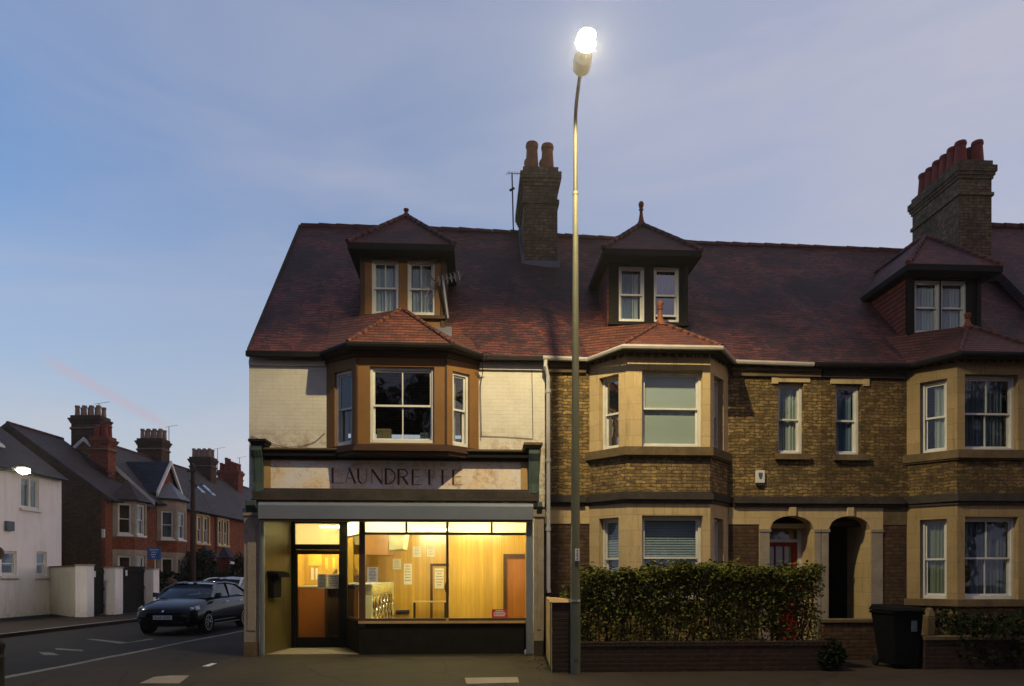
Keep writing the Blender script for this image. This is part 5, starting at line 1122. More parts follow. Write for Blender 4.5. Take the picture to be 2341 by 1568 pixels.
dormer(H3, (hx0 + hx1) / 2, (hx1 - hx0) / 2, 1.04, Z(2171, 604, .1), Z(2110, 543, 1.2), [(X(2090, .5), X(2149, .5), zr0_, zr1_), (X(2150.5, .5), X(2209, .5), zr0_, zr1_)], 'black_paint',
       [dict(fw=.04, curtain='net_curtain'), dict(fw=.04, curtain='net_curtain', fold=1.7)], fin=0)
E3 = bay_roof(H3, B3, *b3, 6.0, X(2200, .2) , .05, Z(2200, 745, .05), .7, fin=.3)
dn = Vector((0, -.05, -.05)); gutter(H3, [(XC - .2, YE - .05, 5.93)] + [p + dn for p in E3] + [(XD, YE - .05, 5.9)], 'black_paint', .06)
m = MB(); e2 = [p + Vector((0, 0, -.012)) for p in E3]; m.add(e2 + [p + Vector((0, .12, -.08)) for p in E3], [(0, 1, 5, 4), (1, 2, 6, 5), (2, 3, 7, 6), (4, 5, 6, 7)]); obj('soffit', m, 'soot_trim', B3)
m = MB(); f3.box(m, 0.02, s3(b3[0]) - .08, .003, .12, 5.82, 5.89); f3.box(m, .02, s3(b3[0]) - .08, .003, .07, 5.72, 5.819); obj('eaves_course', m, 'soot_trim', H3)
qx0, qx1 = X(2192, 2.81), X(2266, 2.81)
c2 = chimney(H3, qx0, qx1, 2.81, 4.75, 9.2, PY(2228, 366, 2.9).z, [(qx0 + .2, 3.05 + .3 * i, 1.0 + .03 * (i % 2)) for i in range(6)] + [(qx1 - .2, 3.05 + .3 * i, 1.04 - .03 * (i % 2)) for i in range(6)], 'red_terracotta', pot=(.56, .15))
m = MB(); m.box(qx0 - .06, qx1 + .12, 2.775, 2.805, 9.0, 9.32); obj('flashing', m, 'lead', c2)
# --- the last, taller house beyond, of which only roof shows
H4 = thing('terrace_house', (XD, 0, 0), 'taller dark roofed terrace house behind the right hand chimney, only its roof showing', 'house', 'brick terrace houses')
m = MB(); m.box(XD + .01, XD + 6, .0, DEEP, 0, 6.1); obj('wall', m, 'rubble_brick', H4)
zr4 = PY(2300, 519, YR).z; m = MB(); x0, x1 = X(2266, 2.9), XD + 6.1
x0 = XD - .12
k = 8
for j in range(k):
    ya, yb = YE + (YR - YE) * j / k, YE + (YR - YE) * (j + 1) / k; za, zb = 6.05 + (zr4 - 6.05) * j / k, 6.05 + (zr4 - 6.05) * (j + 1) / k
    m.hexa([(x0, ya, za - .3), (x1, ya, za - .3), (x1, yb, zb - .3), (x0, yb, zb - .3), (x0, ya, za), (x1, ya, za), (x1, yb, zb), (x0, yb, zb)])
m.quad((x0, YR, zr4), (x1, YR, zr4), (x1, DEEP, 6.05), (x0, DEEP, 6.05))
r4 = obj('roof', m, 'dormer_tiles', H4)
m = MB(); x = x0
while x < x1: m.tube([(x, YR, zr4 + .01), (x + .43, YR, zr4 + .01)], [.10, .085], 10); x += .44
obj('ridge_tiles', m, 'dormer_tiles', r4)

# ------------------------------------------------------------------ small things fixed to the houses
p0, p1 = PY(1725, 1105, 0), PY(1745, 1076, 0)
ab = thing('alarm_box', (p0.x, 0, p0.z), 'white burglar alarm box on the brick between the bay and the narrow window', 'alarm box')
m = MB(); m.box(p0.x, p1.x, -.075, -.004, p0.z, p1.z); obj('cover', m, 'white_paint', ab, bevel=.012)
m = MB(); m.box(p0.x + .05, p1.x - .05, -.078, -.0755, p0.z + .13, p1.z - .05); m.lathe(((p0.x + p1.x) / 2, -.0755, p0.z + .11), [(0, .03), (.003, .03)], 12, axis=Vector((0, -1, 0))); obj('emblem', m, 'plastic_blue_grey', ab)
m = MB(); m.box(p0.x + .03, p1.x - .03, -.06, -.01, p0.z - .05, p0.z - .001); obj('strobe', m, 'dark_metal', ab)
def yagi(name, base, top, boom_dir, n, label, mast_r=.016, el=.28, boom=.8, mat='galvanised', grid=False):
    base, top = Vector(base), Vector(top); t = thing(name, base, label, 'aerial', 'television aerials')
    m = MB(); m.tube([base, top], mast_r, 6); obj('mast', m, mat, t)
    d = Vector(boom_dir).normalized(); e = d.cross(Vector((0, 0, 1))).normalized(); m = MB(); a = top - d * boom * .3; m.tube([a, a + d * boom], .009, 5)
    for i in range(n):
        p = a + d * boom * (i + .3) / n; h = el * (1 - .3 * i / n); m.tube([p - e * h / 2, p + e * h / 2], .006, 4)
    obj('boom', m, mat, t)
    if grid:
        m = MB(); up = d.cross(e)
        for i in range(7):
            for sg in (-1, 1): q = a + up * sg * (.06 + .05 * i) - d * (.02 + .03 * i); m.tube([q - e * .26, q + e * .26], .007, 4)
        for sx in (-1, 1):
            for sg in (-1, 1): m.tube([a + e * sx * .15, a + e * sx * .15 + up * sg * .37 - d * .2], .009, 4)
        obj('reflector', m, mat, t)
        m = MB()
        for i in range(6):
            p = a + d * boom * (i + 1.2) / 7; r = .055
            m.tube([p + (e * math.cos(k_ * math.pi / 4) + up * math.sin(k_ * math.pi / 4)) * r for k_ in range(9)], .006, 4)
            m.tube([p - up * .1, p + up * .1], .006, 4); m.tube([p - e * .12 - up * .05, p + e * .12 - up * .05], .006, 4)
        obj('directors', m, mat, t)
    return t
pm0, pm1 = PY(1174, 536, 3.9), PY(1170, 396, 3.9)
ya_ = yagi('television_aerial', pm0 - Vector((0, 0, .3)), pm1, (.9, .5, .25), 6, 'thin mast aerial standing beside the chimney over the laundrette', .02, .22, .5, 'dark_metal')
m = MB(); m.tube([pm1 + Vector((-.06, 0, -.45)), pm1 + Vector((.06, 0, -.38))], .03, 6); m.tube([pm0 + Vector((0, 0, .1)), pm0 + Vector((.35, .1, .1))], .012, 6); obj('bracket', m, 'dark_metal', ya_)
q0, q1 = PY(1024, 722, .36), PY(1012, 640, .30)
yagi('rooftop_aerial', q0 - Vector((0, 0, .05)), q1, (.85, -.3, .12), 8, 'tangled grid aerial on a short pole at the right side of the brown dormer', .026, .2, .62, 'galvanised', True)
m = MB(); c = [PY(1104, 806, -.35), PY(1103, 850, -.1), PY(1098, 880, -.06), PY(1100, 1000, -.05)]; m.tube(c, .008, 5); m.tube([PY(1100, 808, -.4), PY(1112, 806, -.45), PY(1122, 808, -.42)], .012, 5); m.tube([PY(1108, 804, -.4), PY(1112, 815, -.38), PY(1108, 830, -.3)], .008, 5)
m.tube([PY(1215, 815, -.01), PY(1218, 1000, -.012)], .006, 5); m.tube([PY(1100, 997, -.012), PY(1160, 999, -.014), PY(1218, 1003, -.012)], .005, 5)
single('cable', m, 'dark_cloth', 'loose wires hanging by the right end of the brown bay gutter', 'cable', PY(1104, 806, -.3))
m = MB(); pts = [PY(575, 996, -.02), PY(600, 1008, -.02), PY(650, 1022, -.025), PY(690, 1020, -.02), PY(720, 1010, -.02), PY(742, 990, -.02)]; m.tube(pts, .006, 5); single('cable', m, 'dark_cloth', 'sagging black cable across the cream wall left of the brown bay', 'cable', pts[2])

# ------------------------------------------------------------------ street lamp
LP = PG(1315, 1541); lx, ly = LP.x, LP.y
SL = thing('street_lamp', (lx, ly, 0), 'tall olive street lamp with a glowing lantern standing in front of the hedge', 'street lamp')
zj, zk2 = PY(1314, 440, ly).z, PY(1314, 275, ly).z; zb_ = PY(1315, 1372, ly).z
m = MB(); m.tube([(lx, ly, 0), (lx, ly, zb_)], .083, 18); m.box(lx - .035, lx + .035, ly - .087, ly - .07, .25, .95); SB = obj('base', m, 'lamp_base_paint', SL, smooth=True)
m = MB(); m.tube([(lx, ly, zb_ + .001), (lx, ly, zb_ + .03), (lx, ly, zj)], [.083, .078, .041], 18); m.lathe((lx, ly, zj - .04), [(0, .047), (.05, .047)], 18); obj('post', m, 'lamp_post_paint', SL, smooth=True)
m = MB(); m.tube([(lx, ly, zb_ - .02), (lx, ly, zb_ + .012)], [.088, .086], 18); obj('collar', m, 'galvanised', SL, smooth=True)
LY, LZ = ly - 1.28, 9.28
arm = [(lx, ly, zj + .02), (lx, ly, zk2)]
m = MB(); m.tube(arm, [.036, .029], 14); obj('upper_post', m, 'dimmed_post_paint', SL, smooth=True)
m = MB(); cv = [(lx, ly - .9 * (1 - math.cos(a)) , zk2 + .42 * math.sin(a)) for a in [R(x) for x in range(0, 80, 8)]]; m.tube(cv, .028, 12); obj('arm', m, 'timber', SL, smooth=True)
AE = Vector(cv[-1]); m = MB()
LD = Vector((.0, -1, .10)).normalized()
m.lathe(AE - LD * .04, [(0, .05), (.02, .115), (.05, .135), (.24, .14), (.26, .125), (.27, .05), (.50, .035)], 20, axis=LD); obj('gear_housing', m, 'lantern_white', SL, smooth=True)
LC = AE + LD * .60
m = MB(); m.lathe(AE + LD * .50, [(-.02, .05), (.0, .085), (.05, .115), (.10, .115), (.15, .085), (.18, .03)], 20, axis=LD)
mm = MB(); mm.f = m.f; mm.v = [Vector((v.x, v.y, LC.z + min(v.z - LC.z, .02))) for v in m.v]
shield = MB(); shield.lathe(AE + LD * .455, [(0, .05), (.004, .15), (.014, .15), (.018, .05)], 24, axis=LD); obj('reflector', shield, 'lantern_white', SL)  # opaque disc added to keep the bowl's light off the gear housing
cn = MB(); cn.lathe(AE + LD * .49, [(-.02, .05), (.0, .095), (.05, .13), (.11, .13), (.17, .10), (.21, .04)], 20, axis=LD); cn.v = [Vector((v.x, v.y, LC.z + .03 + max(v.z - LC.z, 0) * .6)) for v in cn.v]; obj('canopy', cn, 'lantern_white', SL, smooth=True)
obj('lantern_bowl', mm, BOWL, SL, smooth=True)
sp_ = bpy.data.lights.new('street_lamp_light', 'SPOT'); so = bpy.data.objects.new('street_lamp_light', sp_); COL.objects.link(so); so.parent = SL
so.location = WORLD[SL.name].inverted() @ (LC + Vector((0, 0, -.16))); so.rotation_euler = (R(LAMP_TILT), 0, 0)
sp_.energy = LAMP_W; sp_.color = (1.0, .80, .43); sp_.spot_size = R(LAMP_CONE); sp_.spot_blend = .32; sp_.shadow_soft_size = .045
p0, p1 = PY(1314, 1282, ly - .085), PY(1324, 1254, ly - .085)
m = MB(); m.box(p0.x, p1.x, ly - .089, ly - .081, p0.z, p1.z); lab = obj('number_label', m, 'paper', SL)
m = MB(); fq = Fr((p0.x, ly - .0895), (p1.x, ly - .0895)); c_ = (p1.x - p0.x) * .5; dz = (p1.z - p0.z)
for k, zz in enumerate((.56, .12)): fq.box(m, c_ * .55, c_ * 1.3, 0, .002, p0.z + dz * (zz + .0), p0.z + dz * (zz + .06)); fq.box(m, c_ * 1.1, c_ * 1.35, 0, .002, p0.z + dz * (zz + .05), p0.z + dz * (zz + .3)); fq.box(m, c_ * .6, c_ * 1.3, 0, .002, p0.z + dz * (zz + .28), p0.z + dz * (zz + .34))
obj('digits', m, 'ink', lab)

# ------------------------------------------------------------------ front gardens
def foliage(mb, n, box, size, rng, top_bias=0.0, shape=None, flat=0.5):
    x0, x1, y0, y1, z0, z1 = box
    for i in range(n):
        for _ in range(8):
            x, y, z = rng.uniform(x0, x1), rng.uniform(y0, y1), z0 + (z1 - z0) * (rng.random() ** (1 - top_bias))
            if shape is None or shape(x, y, z): break
        else: continue
        c = Vector((x, y, z)); s_ = size * rng.uniform(.6, 1.3)
        nrm = Vector((rng.gauss(0, 1), rng.gauss(-.4, 1), rng.gauss(flat, 1))).normalized(); e = nrm.orthogonal().normalized(); e.rotate(Matrix.Rotation(rng.uniform(0, 6.28), 3, nrm)); g_ = nrm.cross(e)
        mb.quad(c - e * s_, c - e * s_ * .2 + g_ * s_ * .5, c + e * s_, c - e * s_ * .2 - g_ * s_ * .5)
rng = random.Random(3)
wx0 = 1.275
BW = thing('boundary_wall', (wx0, -2.85, 0), 'rendered garden wall with a brick end between the shop forecourt and the hedge', 'wall')
wq = [(PG(1262, 1539).x, -2.86), (PG(1262, 1539).x + .46, -2.86), (1.78, 0.0), (1.43, 0.0)]
xw_, zwt = wq[0][0], 1.17
m = MB(); m.prism([(xw_ + .002, -2.84), (xw_ + .10, -2.84), (1.53, -.17), (1.43, -.17)], 0, zwt); obj('render', m, 'ochre_render', BW, bevel=.015)
m = MB(); m.prism([(xw_ + .012, -2.86), (xw_ + .46, -2.86), (xw_ + .46, -2.50), (xw_ + .012, -2.50)], 0, zwt - .02); obj('pier', m, 'garden_brick', BW)
m = MB(); m.prism([(xw_ + .10, -2.50), (xw_ + .24, -2.50), (1.68, -.17), (1.535, -.17)], 0, zwt - .03); obj('brickwork', m, 'garden_brick', BW)
m = MB(); zz = zwt - .018; m.hexa([(xw_ - .01, -2.89, zz), (xw_ + .48, -2.89, zz), (xw_ + .48, -2.45, zz), (xw_ - .01, -2.45, zz), (xw_ + .03, -2.83, zz + .08), (xw_ + .36, -2.83, zz + .05), (xw_ + .36, -2.5, zz + .05), (xw_ + .03, -2.5, zz + .08)]); obj('coping', m, 'ochre_render', BW, bevel=.01)
gw1 = X(1920, -2.8); zg = .47
m = MB(); m.box(xw_ + .47, gw1, -2.86, -2.62, 0, zg - .05); GW = obj('garden_wall', m, 'garden_brick', at=Vector((xw_ + .47, -2.75, 0))); tag(GW, 'low dark brick garden wall under the leafy hedge', 'wall')
m = MB(); x = xw_ + .475
while x < gw1 - .05: m.box(x, min(x + .075, gw1), -2.87, -2.61, zg - .048, zg + .03 * rng.random() * .3 + .02); x += .084
obj('coping', m, 'garden_brick', GW)
hx0, hx1 = X(1326, -2.6), X(1866, -2.6); HZ = 1.80
HG = thing('hedge', ((hx0 + hx1) / 2, -2.4, 0), 'trimmed leafy hedge, yellow green on top, along the low brick garden wall', 'hedge')
def hz(x, y): return HZ - .10 + .05 * math.sin(x * 2.1) + .03 * math.sin(x * 5.3 + y * 4) + .06 * (x - hx0) / (hx1 - hx0) + .03 * math.sin(x * 13)
def in_hedge(x, y, z):
    top = hz(x, y)
    if z > top: return False
    d = top - z
    if d > .5:                                        # thin, leggy lower half with gaps
        if math.sin(x * 9 + z * 7) + math.sin(x * 23 + y * 11 - z * 5) + math.sin(z * 17 + x * 4) < -1.15 + .45 * (d - .5): return False
        if y > -2.2 and rng.random() < .3: return False
    return True
m = MB(); foliage(m, 34000, (hx0 - .05, hx1 + .05, -2.80, -1.95, .38, HZ + .12), .031, rng, .38, in_hedge, .8); foliage(m, 14000, (hx0 - .05, hx1 + .05, -2.82, -1.95, HZ - .30, HZ + .12), .032, rng, .0, in_hedge, 1.2)
foliage(m, 160, (hx0 - .28, hx0 + .05, -2.75, -2.2, .95, 1.45), .05, rng, 0, None, .6)
for i in range(420):
    x = rng.uniform(hx0, hx1); c = Vector((x, rng.uniform(-2.75, -2.0), hz(x, -2.4) + abs(rng.gauss(0, .045)))); a = rng.uniform(0, 6.28); e = Vector((math.cos(a), math.sin(a), rng.uniform(-.1, .6))).normalized() * .055; f = Vector((-math.sin(a), math.cos(a), .3)) * .026
    m.quad(c - e, c + f, c + e, c - f)
obj('foliage', m, 'hedge_leaf', HG)
m = MB()
for i in range(70):
    x = rng.uniform(hx0 + .05, hx1 - .05); y = rng.uniform(-2.7, -2.2); p = [Vector((x, y, .1))]
    for k in range(4): p.append(p[-1] + Vector((rng.gauss(0, .06), rng.gauss(0, .05), .33)))
    m.tube(p, [.016, .013, .011, .008, .005], 5)
obj('stems', m, 'stem', HG)
m = MB(); foliage(m, 70, (hx1 - .65, hx1 - .25, -2.80, -2.3, .5, 1.15), .045, rng, 0, None, .3); foliage(m, 40, (hx1 - .75, hx1 - .3, -2.82, -2.4, 1.1, 1.6), .04, rng, 0, None, .3); obj('red_leaves', m, 'red_leaf', HG)
# end bush, side wall, bin, post, second hedge
def bush(name, c, r, h, n, label, cat='bush', leaf='dark_leaf', sz=.04, group=None):
    t = thing(name, (c[0], c[1], 0), label, cat, group); m = MB()
    def sh(x, y, z):
        q = Vector(((x - c[0]) / r[0], (y - c[1]) / r[1], (z - h * .45) / (h * .55))); return q.length < 1 + .12 * math.sin(x * 14 + z * 9) and q.length > .45
    foliage(m, n, (c[0] - r[0] * 1.1, c[0] + r[0] * 1.1, c[1] - r[1] * 1.1, c[1] + r[1] * 1.1, 0.02, h * 1.08), sz, rng, 0, sh, .5); obj('foliage', m, leaf, t)
    m = MB()
    for i in range(9): a = rng.uniform(0, 6.28); m.tube([(c[0] + .04 * math.cos(a), c[1] + .04 * math.sin(a), 0), (c[0] + r[0] * .5 * math.cos(a), c[1] + r[1] * .5 * math.sin(a), h * .6)], [.012, .006], 5)
    obj('stems', m, 'stem', t); return t
bush('bush', (X(1893, -2.75), -2.78), (.24, .24), .52, 1500, 'small rounded dark bush at the right end of the hedge')
x0, x1 = X(1880, -1.3), X(2150, -1.3); SW = thing('side_wall', (x0, -1.3, 0), 'low stained brick wall between the hedge and the wheelie bin', 'wall')
m = MB(); m.box(x0, x1, -1.35, -1.12, 0, .70); obj('brickwork', m, 'dark_brick', SW); m = MB(); m.box(x0 - .02, x1 + .02, -1.38, -1.09, .701, .77); obj('coping', m, 'sooty_stone', SW, bevel=.01)
bx0, bx1, by = X(2036, -2.75), X(2110, -2.75), -2.75
WB = thing('wheelie_bin', ((bx0 + bx1) / 2, by, 0), 'black wheelie bin on the pavement in front of the brick terrace', 'wheelie bin')
bw = bx1 - bx0; m = MB(); m.hexa([(bx0 + .07, by, .06), (bx1 - .07, by, .06), (bx1 - .07, by + .5, .06), (bx0 + .07, by + .5, .06), (bx0 + .01, by - .03, .98), (bx1 - .01, by - .03, .98), (bx1 - .01, by + .66, .98), (bx0 + .01, by + .66, .98)])
m.box(bx0 - .01, bx1 + .01, by - .05, by + .68, .93, .985); bd = obj('body', m, 'plastic_black', WB, bevel=.02)
m = MB(); m.hexa([(bx0 - .02, by - .08, .99), (bx1 + .02, by - .08, .99), (bx1 + .02, by + .70, .99), (bx0 - .02, by + .70, .99), (bx0 + .03, by - .02, 1.05), (bx1 - .03, by - .02, 1.05), (bx1 - .03, by + .66, 1.09), (bx0 + .03, by + .66, 1.09)]); ld = obj('lid', m, 'plastic_black', WB, bevel=.02)
m = MB(); m.tube([(bx0 + .05, by + .76, 1.0), (bx1 - .05, by + .76, 1.0)], .016, 8); obj('handle', m, 'plastic_black', WB)
for x in (bx0 + .02, bx1 - .07):
    m = MB(); m.lathe((x, by + .56, .10), [(0, .09), (.01, .10), (.04, .10), (.05, .09)], 14, axis=Vector((1, 0, 0))); obj('wheel', m, 'tyre', WB)
p0, p1 = PY(2080, 1443, by), PY(2093, 1418, by); m = MB(); m.box(p0.x, p1.x, by - .036, by - .028, p0.z, p1.z); m.box(p0.x + .01, p1.x - .01, by - .04, by - .0362, p0.z + .06, p1.z - .03); obj('sticker', m, 'plastic_blue_grey', bd)
gx0, gx1 = X(2116, -2.2), X(2134, -2.2); m = MB(); m.box(gx0, gx1, -2.25, -2.06, 0, .86); m.hexa([(gx0, -2.25, .861), (gx1, -2.25, .861), (gx1, -2.06, .861), (gx0, -2.06, .861), (gx0 + .07, -2.2, 1.02), (gx1 - .03, -2.2, 1.02), (gx1 - .03, -2.1, 1.02), (gx0 + .07, -2.1, 1.02)])
single('gate_post', m, 'sooty_stone', 'stone gate post with a pointed top just right of the wheelie bin', 'post', ((gx0 + gx1) / 2, -2.15, 0), bevel=.012)
x0, x1 = X(2110, -2.75), 14.0; m = MB(); m.box(x0, x1, -2.80, -2.57, 0, .50); g2 = obj('garden_wall', m, 'garden_brick', at=Vector((x0, -2.7, 0))); tag(g2, 'low brick garden wall at the right edge, nearly hidden under dark shrubs', 'wall')
m = MB(); m.box(x0 - .01, x1, -2.82, -2.55, .501, .56); obj('coping', m, 'sooty_stone', g2)
sx0, sx1 = X(2163, -2.6), 13.5; SH = thing('shrub_hedge', (sx0, -2.5, 0), 'dark overgrown hedge at the right edge in front of the lower bay', 'hedge'); m = MB()
def in_sh(x, y, z): return z < .98 + .10 * math.sin(x * 1.9) + .05 * math.sin(x * 6.2 + y * 5) and not (y < -2.86 - .1 * math.sin(x * 3) and z < .2)
foliage(m, 9000, (sx0, sx1, -3.0, -2.0, .03, 1.15), .05, rng, .1, in_sh, .4); obj('foliage', m, 'dark_leaf', SH)
m = MB()
for i in range(40): x = rng.uniform(sx0 + .1, sx1); m.tube([(x, -2.5, 0), (x + rng.gauss(0, .1), -2.5 + rng.gauss(0, .1), .8)], [.014, .006], 5)
obj('stems', m, 'stem', SH)

# ------------------------------------------------------------------ the side street on the left
class SF(Fr):
    """a wall parallel to the side street, facing it: s runs towards the camera... from far to near"""
    def __init__(s, l, s_near, s_far): super().__init__(ST(l, s_near), ST(l, s_far))
# seen from the street, A (left) is the near end for walls on the far side that face right
def sthing(name, l, s_, label, cat, group=None): return thing(name, ST(l, s_), label, cat, group, -SA)
def sprism(mb, pts, z0, z1): return mb.prism([(ST(l, q).x, ST(l, q).y) for l, q in pts], z0, z1)
def sbox(mb, l0, l1, q0, q1, z0, z1): return sprism(mb, [(l0, q0), (l1, q0), (l1, q1), (l0, q1)], z0, z1)
def spoly(mb, pts): return mb.quad(*[ST(l, q, z) for l, q, z in pts])
def sslab(mb, pts, th=.10):
    t = [ST(l, q, z) for l, q, z in pts]; return mb.extrude([p - Vector((0, 0, th)) for p in t], (0, 0, th))
def schimney(H, l0, l1, q0, q1, zb, zt, n, mat, potmat, ph=.55, hs=None, band=True):
    m = MB(); sbox(m, l0, l1, q0, q1, zb, zt - .75); sbox(m, l0 - .05, l1 + .05, q0 - .05, q1 + .05, zt - .749, zt - .66); sbox(m, l0, l1, q0, q1, zt - .659, zt - .42)
    for i, o in enumerate((.04, .08, .12)): sbox(m, l0 - o, l1 + o, q0 - o, q1 + o, zt - .419 + .09 * i, zt - .42 + .09 * (i + 1))
    sbox(m, l0 - .03, l1 + .03, q0 - .03, q1 + .03, zt - .149, zt)
    c = obj('chimney', m, mat, H)
    if band:
        m = MB(); sbox(m, l0 - .058, l1 + .058, q0 - .058, q1 + .058, zt - .655, zt - .63); obj('mortar_band', m, 'grey_stone', c)
    for r_ in range(2):
        for i in range(n):
            k = (hs[i] if hs else 1.0); p = ST(l0 + (l1 - l0) * (i + .5) / n, q0 + (q1 - q0) * (r_ + .5) / 2, zt); m = MB(); r = min(.14, (l1 - l0) / n * .34); h = ph * k
            m.lathe(p, [(0, r), (h * .8, r * .85), (h * .84, r * 1.02), (h, r * .98), (h, r * .7), (h * .8, r * .65)], 10); obj('chimney_pot', m, potmat, c, smooth=True)
    return c
# white house at the left edge
WL, W0, W1 = -20.2, 24.0, 31.1
WH = sthing('white_house', WL, W1, 'white rendered end house at the left edge with small white framed windows', 'house')
fw_ = Fr(ST(WL, W0), ST(WL, W1)); wz = lambda v, u: ZS(v, SS(u, WL)); q_ = lambda u: SS(u, WL) - W0
win = [(q_(33.5), q_(76), wz(1161, 55), wz(1088, 55)), (q_(-12), q_(24), wz(1316, 8), wz(1259, 8)), (q_(70), q_(94), wz(1317, 82), wz(1260, 82))]
m = MB(); wall(m, fw_, 0, W1 - W0, -.05, 5.92, win, .16); spoly(m, [(WL, W1, -.05), (-26, W1, -.05), (-26, W1, 5.9), (-24.0, W1, 8.9), (WL, W1, 5.92)])
obj('wall', m, 'white_render', WH)
for k, h in enumerate(win):
    w0_ = sash(WH, fw_, *h, rec=.06, curtain=[('grey_drape', (0, 1, 0, .75))] if k == 0 else None, mid=.5 if k else .03, vbars=0, fw=.07)
    m = MB()
    if k == 0:
        c_ = (h[0] + h[1]) / 2; fw_.box(m, c_ - .05, c_ + .05, -.15, -.03, h[2] + .05, h[3] - .05)
    fw_.box(m, h[0] - .1, h[1] + .1, .003, .10, h[2] - .10, h[2] - .003); obj('sill', m, 'white_paint', w0_)
m = MB(); sslab(m, [(WL + .25, W0, 5.80), (WL + .25, W1 + .05, 5.80), (-24.2, W1 + .05, 9.05), (-24.2, W0, 9.05)], .12); RW = obj('roof', m, 'brown_tiles', WH)
p_ = [(-21.15, 28.3, 6.80), (-21.15, 29.0, 6.80), (-21.85, 29.0, 7.38), (-21.85, 28.3, 7.38)]; m = MB(); sslab(m, [(l, s_, z + .06) for l, s_, z in p_], .08); sk = obj('skylight', m, 'white_paint', WH)
m = MB(); spoly(m, [(-21.22, 28.37, 6.925), (-21.22, 28.93, 6.925), (-21.78, 28.93, 7.39), (-21.78, 28.37, 7.39)]); obj('pane', m, 'mirror_pane', sk)
m = MB(); m.tube([ST(WL + .30, W0, 5.74), ST(WL + .30, W1, 5.74)], .05, 8); obj('gutter', m, 'dark_metal', WH)
m = MB(); h0 = q_(-6); fw_.box(m, h0, q_(11), .003, .14, wz(1212, 5), wz(1190, 5)); obj('meter_box', m, 'plastic_blue_grey', WH, bevel=.01)
# --- first red house: its gable wall faces us
def street_house(s0, s1, label, le=-19.5, ze=5.45, zr=8.75, lr=-23.0, mat='red_brick', gable_mat=None, roofm='slates', holes=(), name='street_house', verge=True):
    H = sthing(name, le, s0, label, 'house', 'red brick houses of the side street'); f = Fr(ST(le, s0), ST(le, s1))
    m = MB(); wall(m, f, 0, s1 - s0, -.05, ze + .02, [(a - s0, b - s0, c, d) for a, b, c, d in holes], .18); obj('wall', m, mat, H)
    lb = 2 * lr - le
    m = MB()
    for q in ((s0 + .003), (s1 - .003)): spoly(m, [(le - .002, q, -.05), (lb, q, -.05), (lb, q, ze), (lr, q, zr - .05), (le - .002, q, ze)])
    spoly(m, [(lb, s0, 0), (lb, s1, 0), (lb, s1, ze), (lb, s0, ze)]); obj('gable_wall', m, gable_mat or mat, H)
    k = (zr - ze) / (le - lr); o = .28; m = MB()
    sslab(m, [(le + o, s0 - .06, ze - o * k + .08), (le + o, s1, ze - o * k + .08), (lr, s1, zr + .08), (lr, s0 - .06, zr + .08)], .13); sslab(m, [(lb - o, s0 - .06, ze - o * k + .08), (lr, s0 - .06, zr + .08), (lr, s1, zr + .08), (lb - o, s1, ze - o * k + .08)], .13)
    r = obj('roof', m, roofm, H); m = MB(); q = s0
    while q < s1 - .1: m.tube([ST(lr, q, zr + .08), ST(lr, min(q + .42, s1), zr + .08)], [.10, .09], 8); q += .43
    obj('ridge_tiles', m, 'dormer_tiles', r)
    m = MB(); m.tube([ST(le + o + .05, s0, ze - o * k), ST(le + o + .05, s1, ze - o * k)], .06, 8); obj('gutter', m, 'dark_metal', H)
    if verge:
        m = MB()
        for a, za, b, zb in ((le + o, ze - o * k, lr, zr), (lr, zr, lb - o, ze - o * k)):
            m.hexa([ST(a, s0 - .09, za - .14), ST(b, s0 - .09, zb - .14), ST(b, s0 - .062, zb - .14), ST(a, s0 - .062, za - .14), ST(a, s0 - .09, za + .09), ST(b, s0 - .09, zb + .09), ST(b, s0 - .062, zb + .09), ST(a, s0 - .062, za + .09)])
        obj('bargeboard', m, verge if isinstance(verge, str) else 'white_paint', H)
    return H, f
S_A, S_B = 33.2, 37.2
HA, fA = street_house(S_A, S_B, 'first red brick house with a bare gable wall behind the white house', ze=5.30, zr=8.62, lr=-24.1, gable_mat='dark_brick', verge='soot_trim', roofm='brown_tiles')
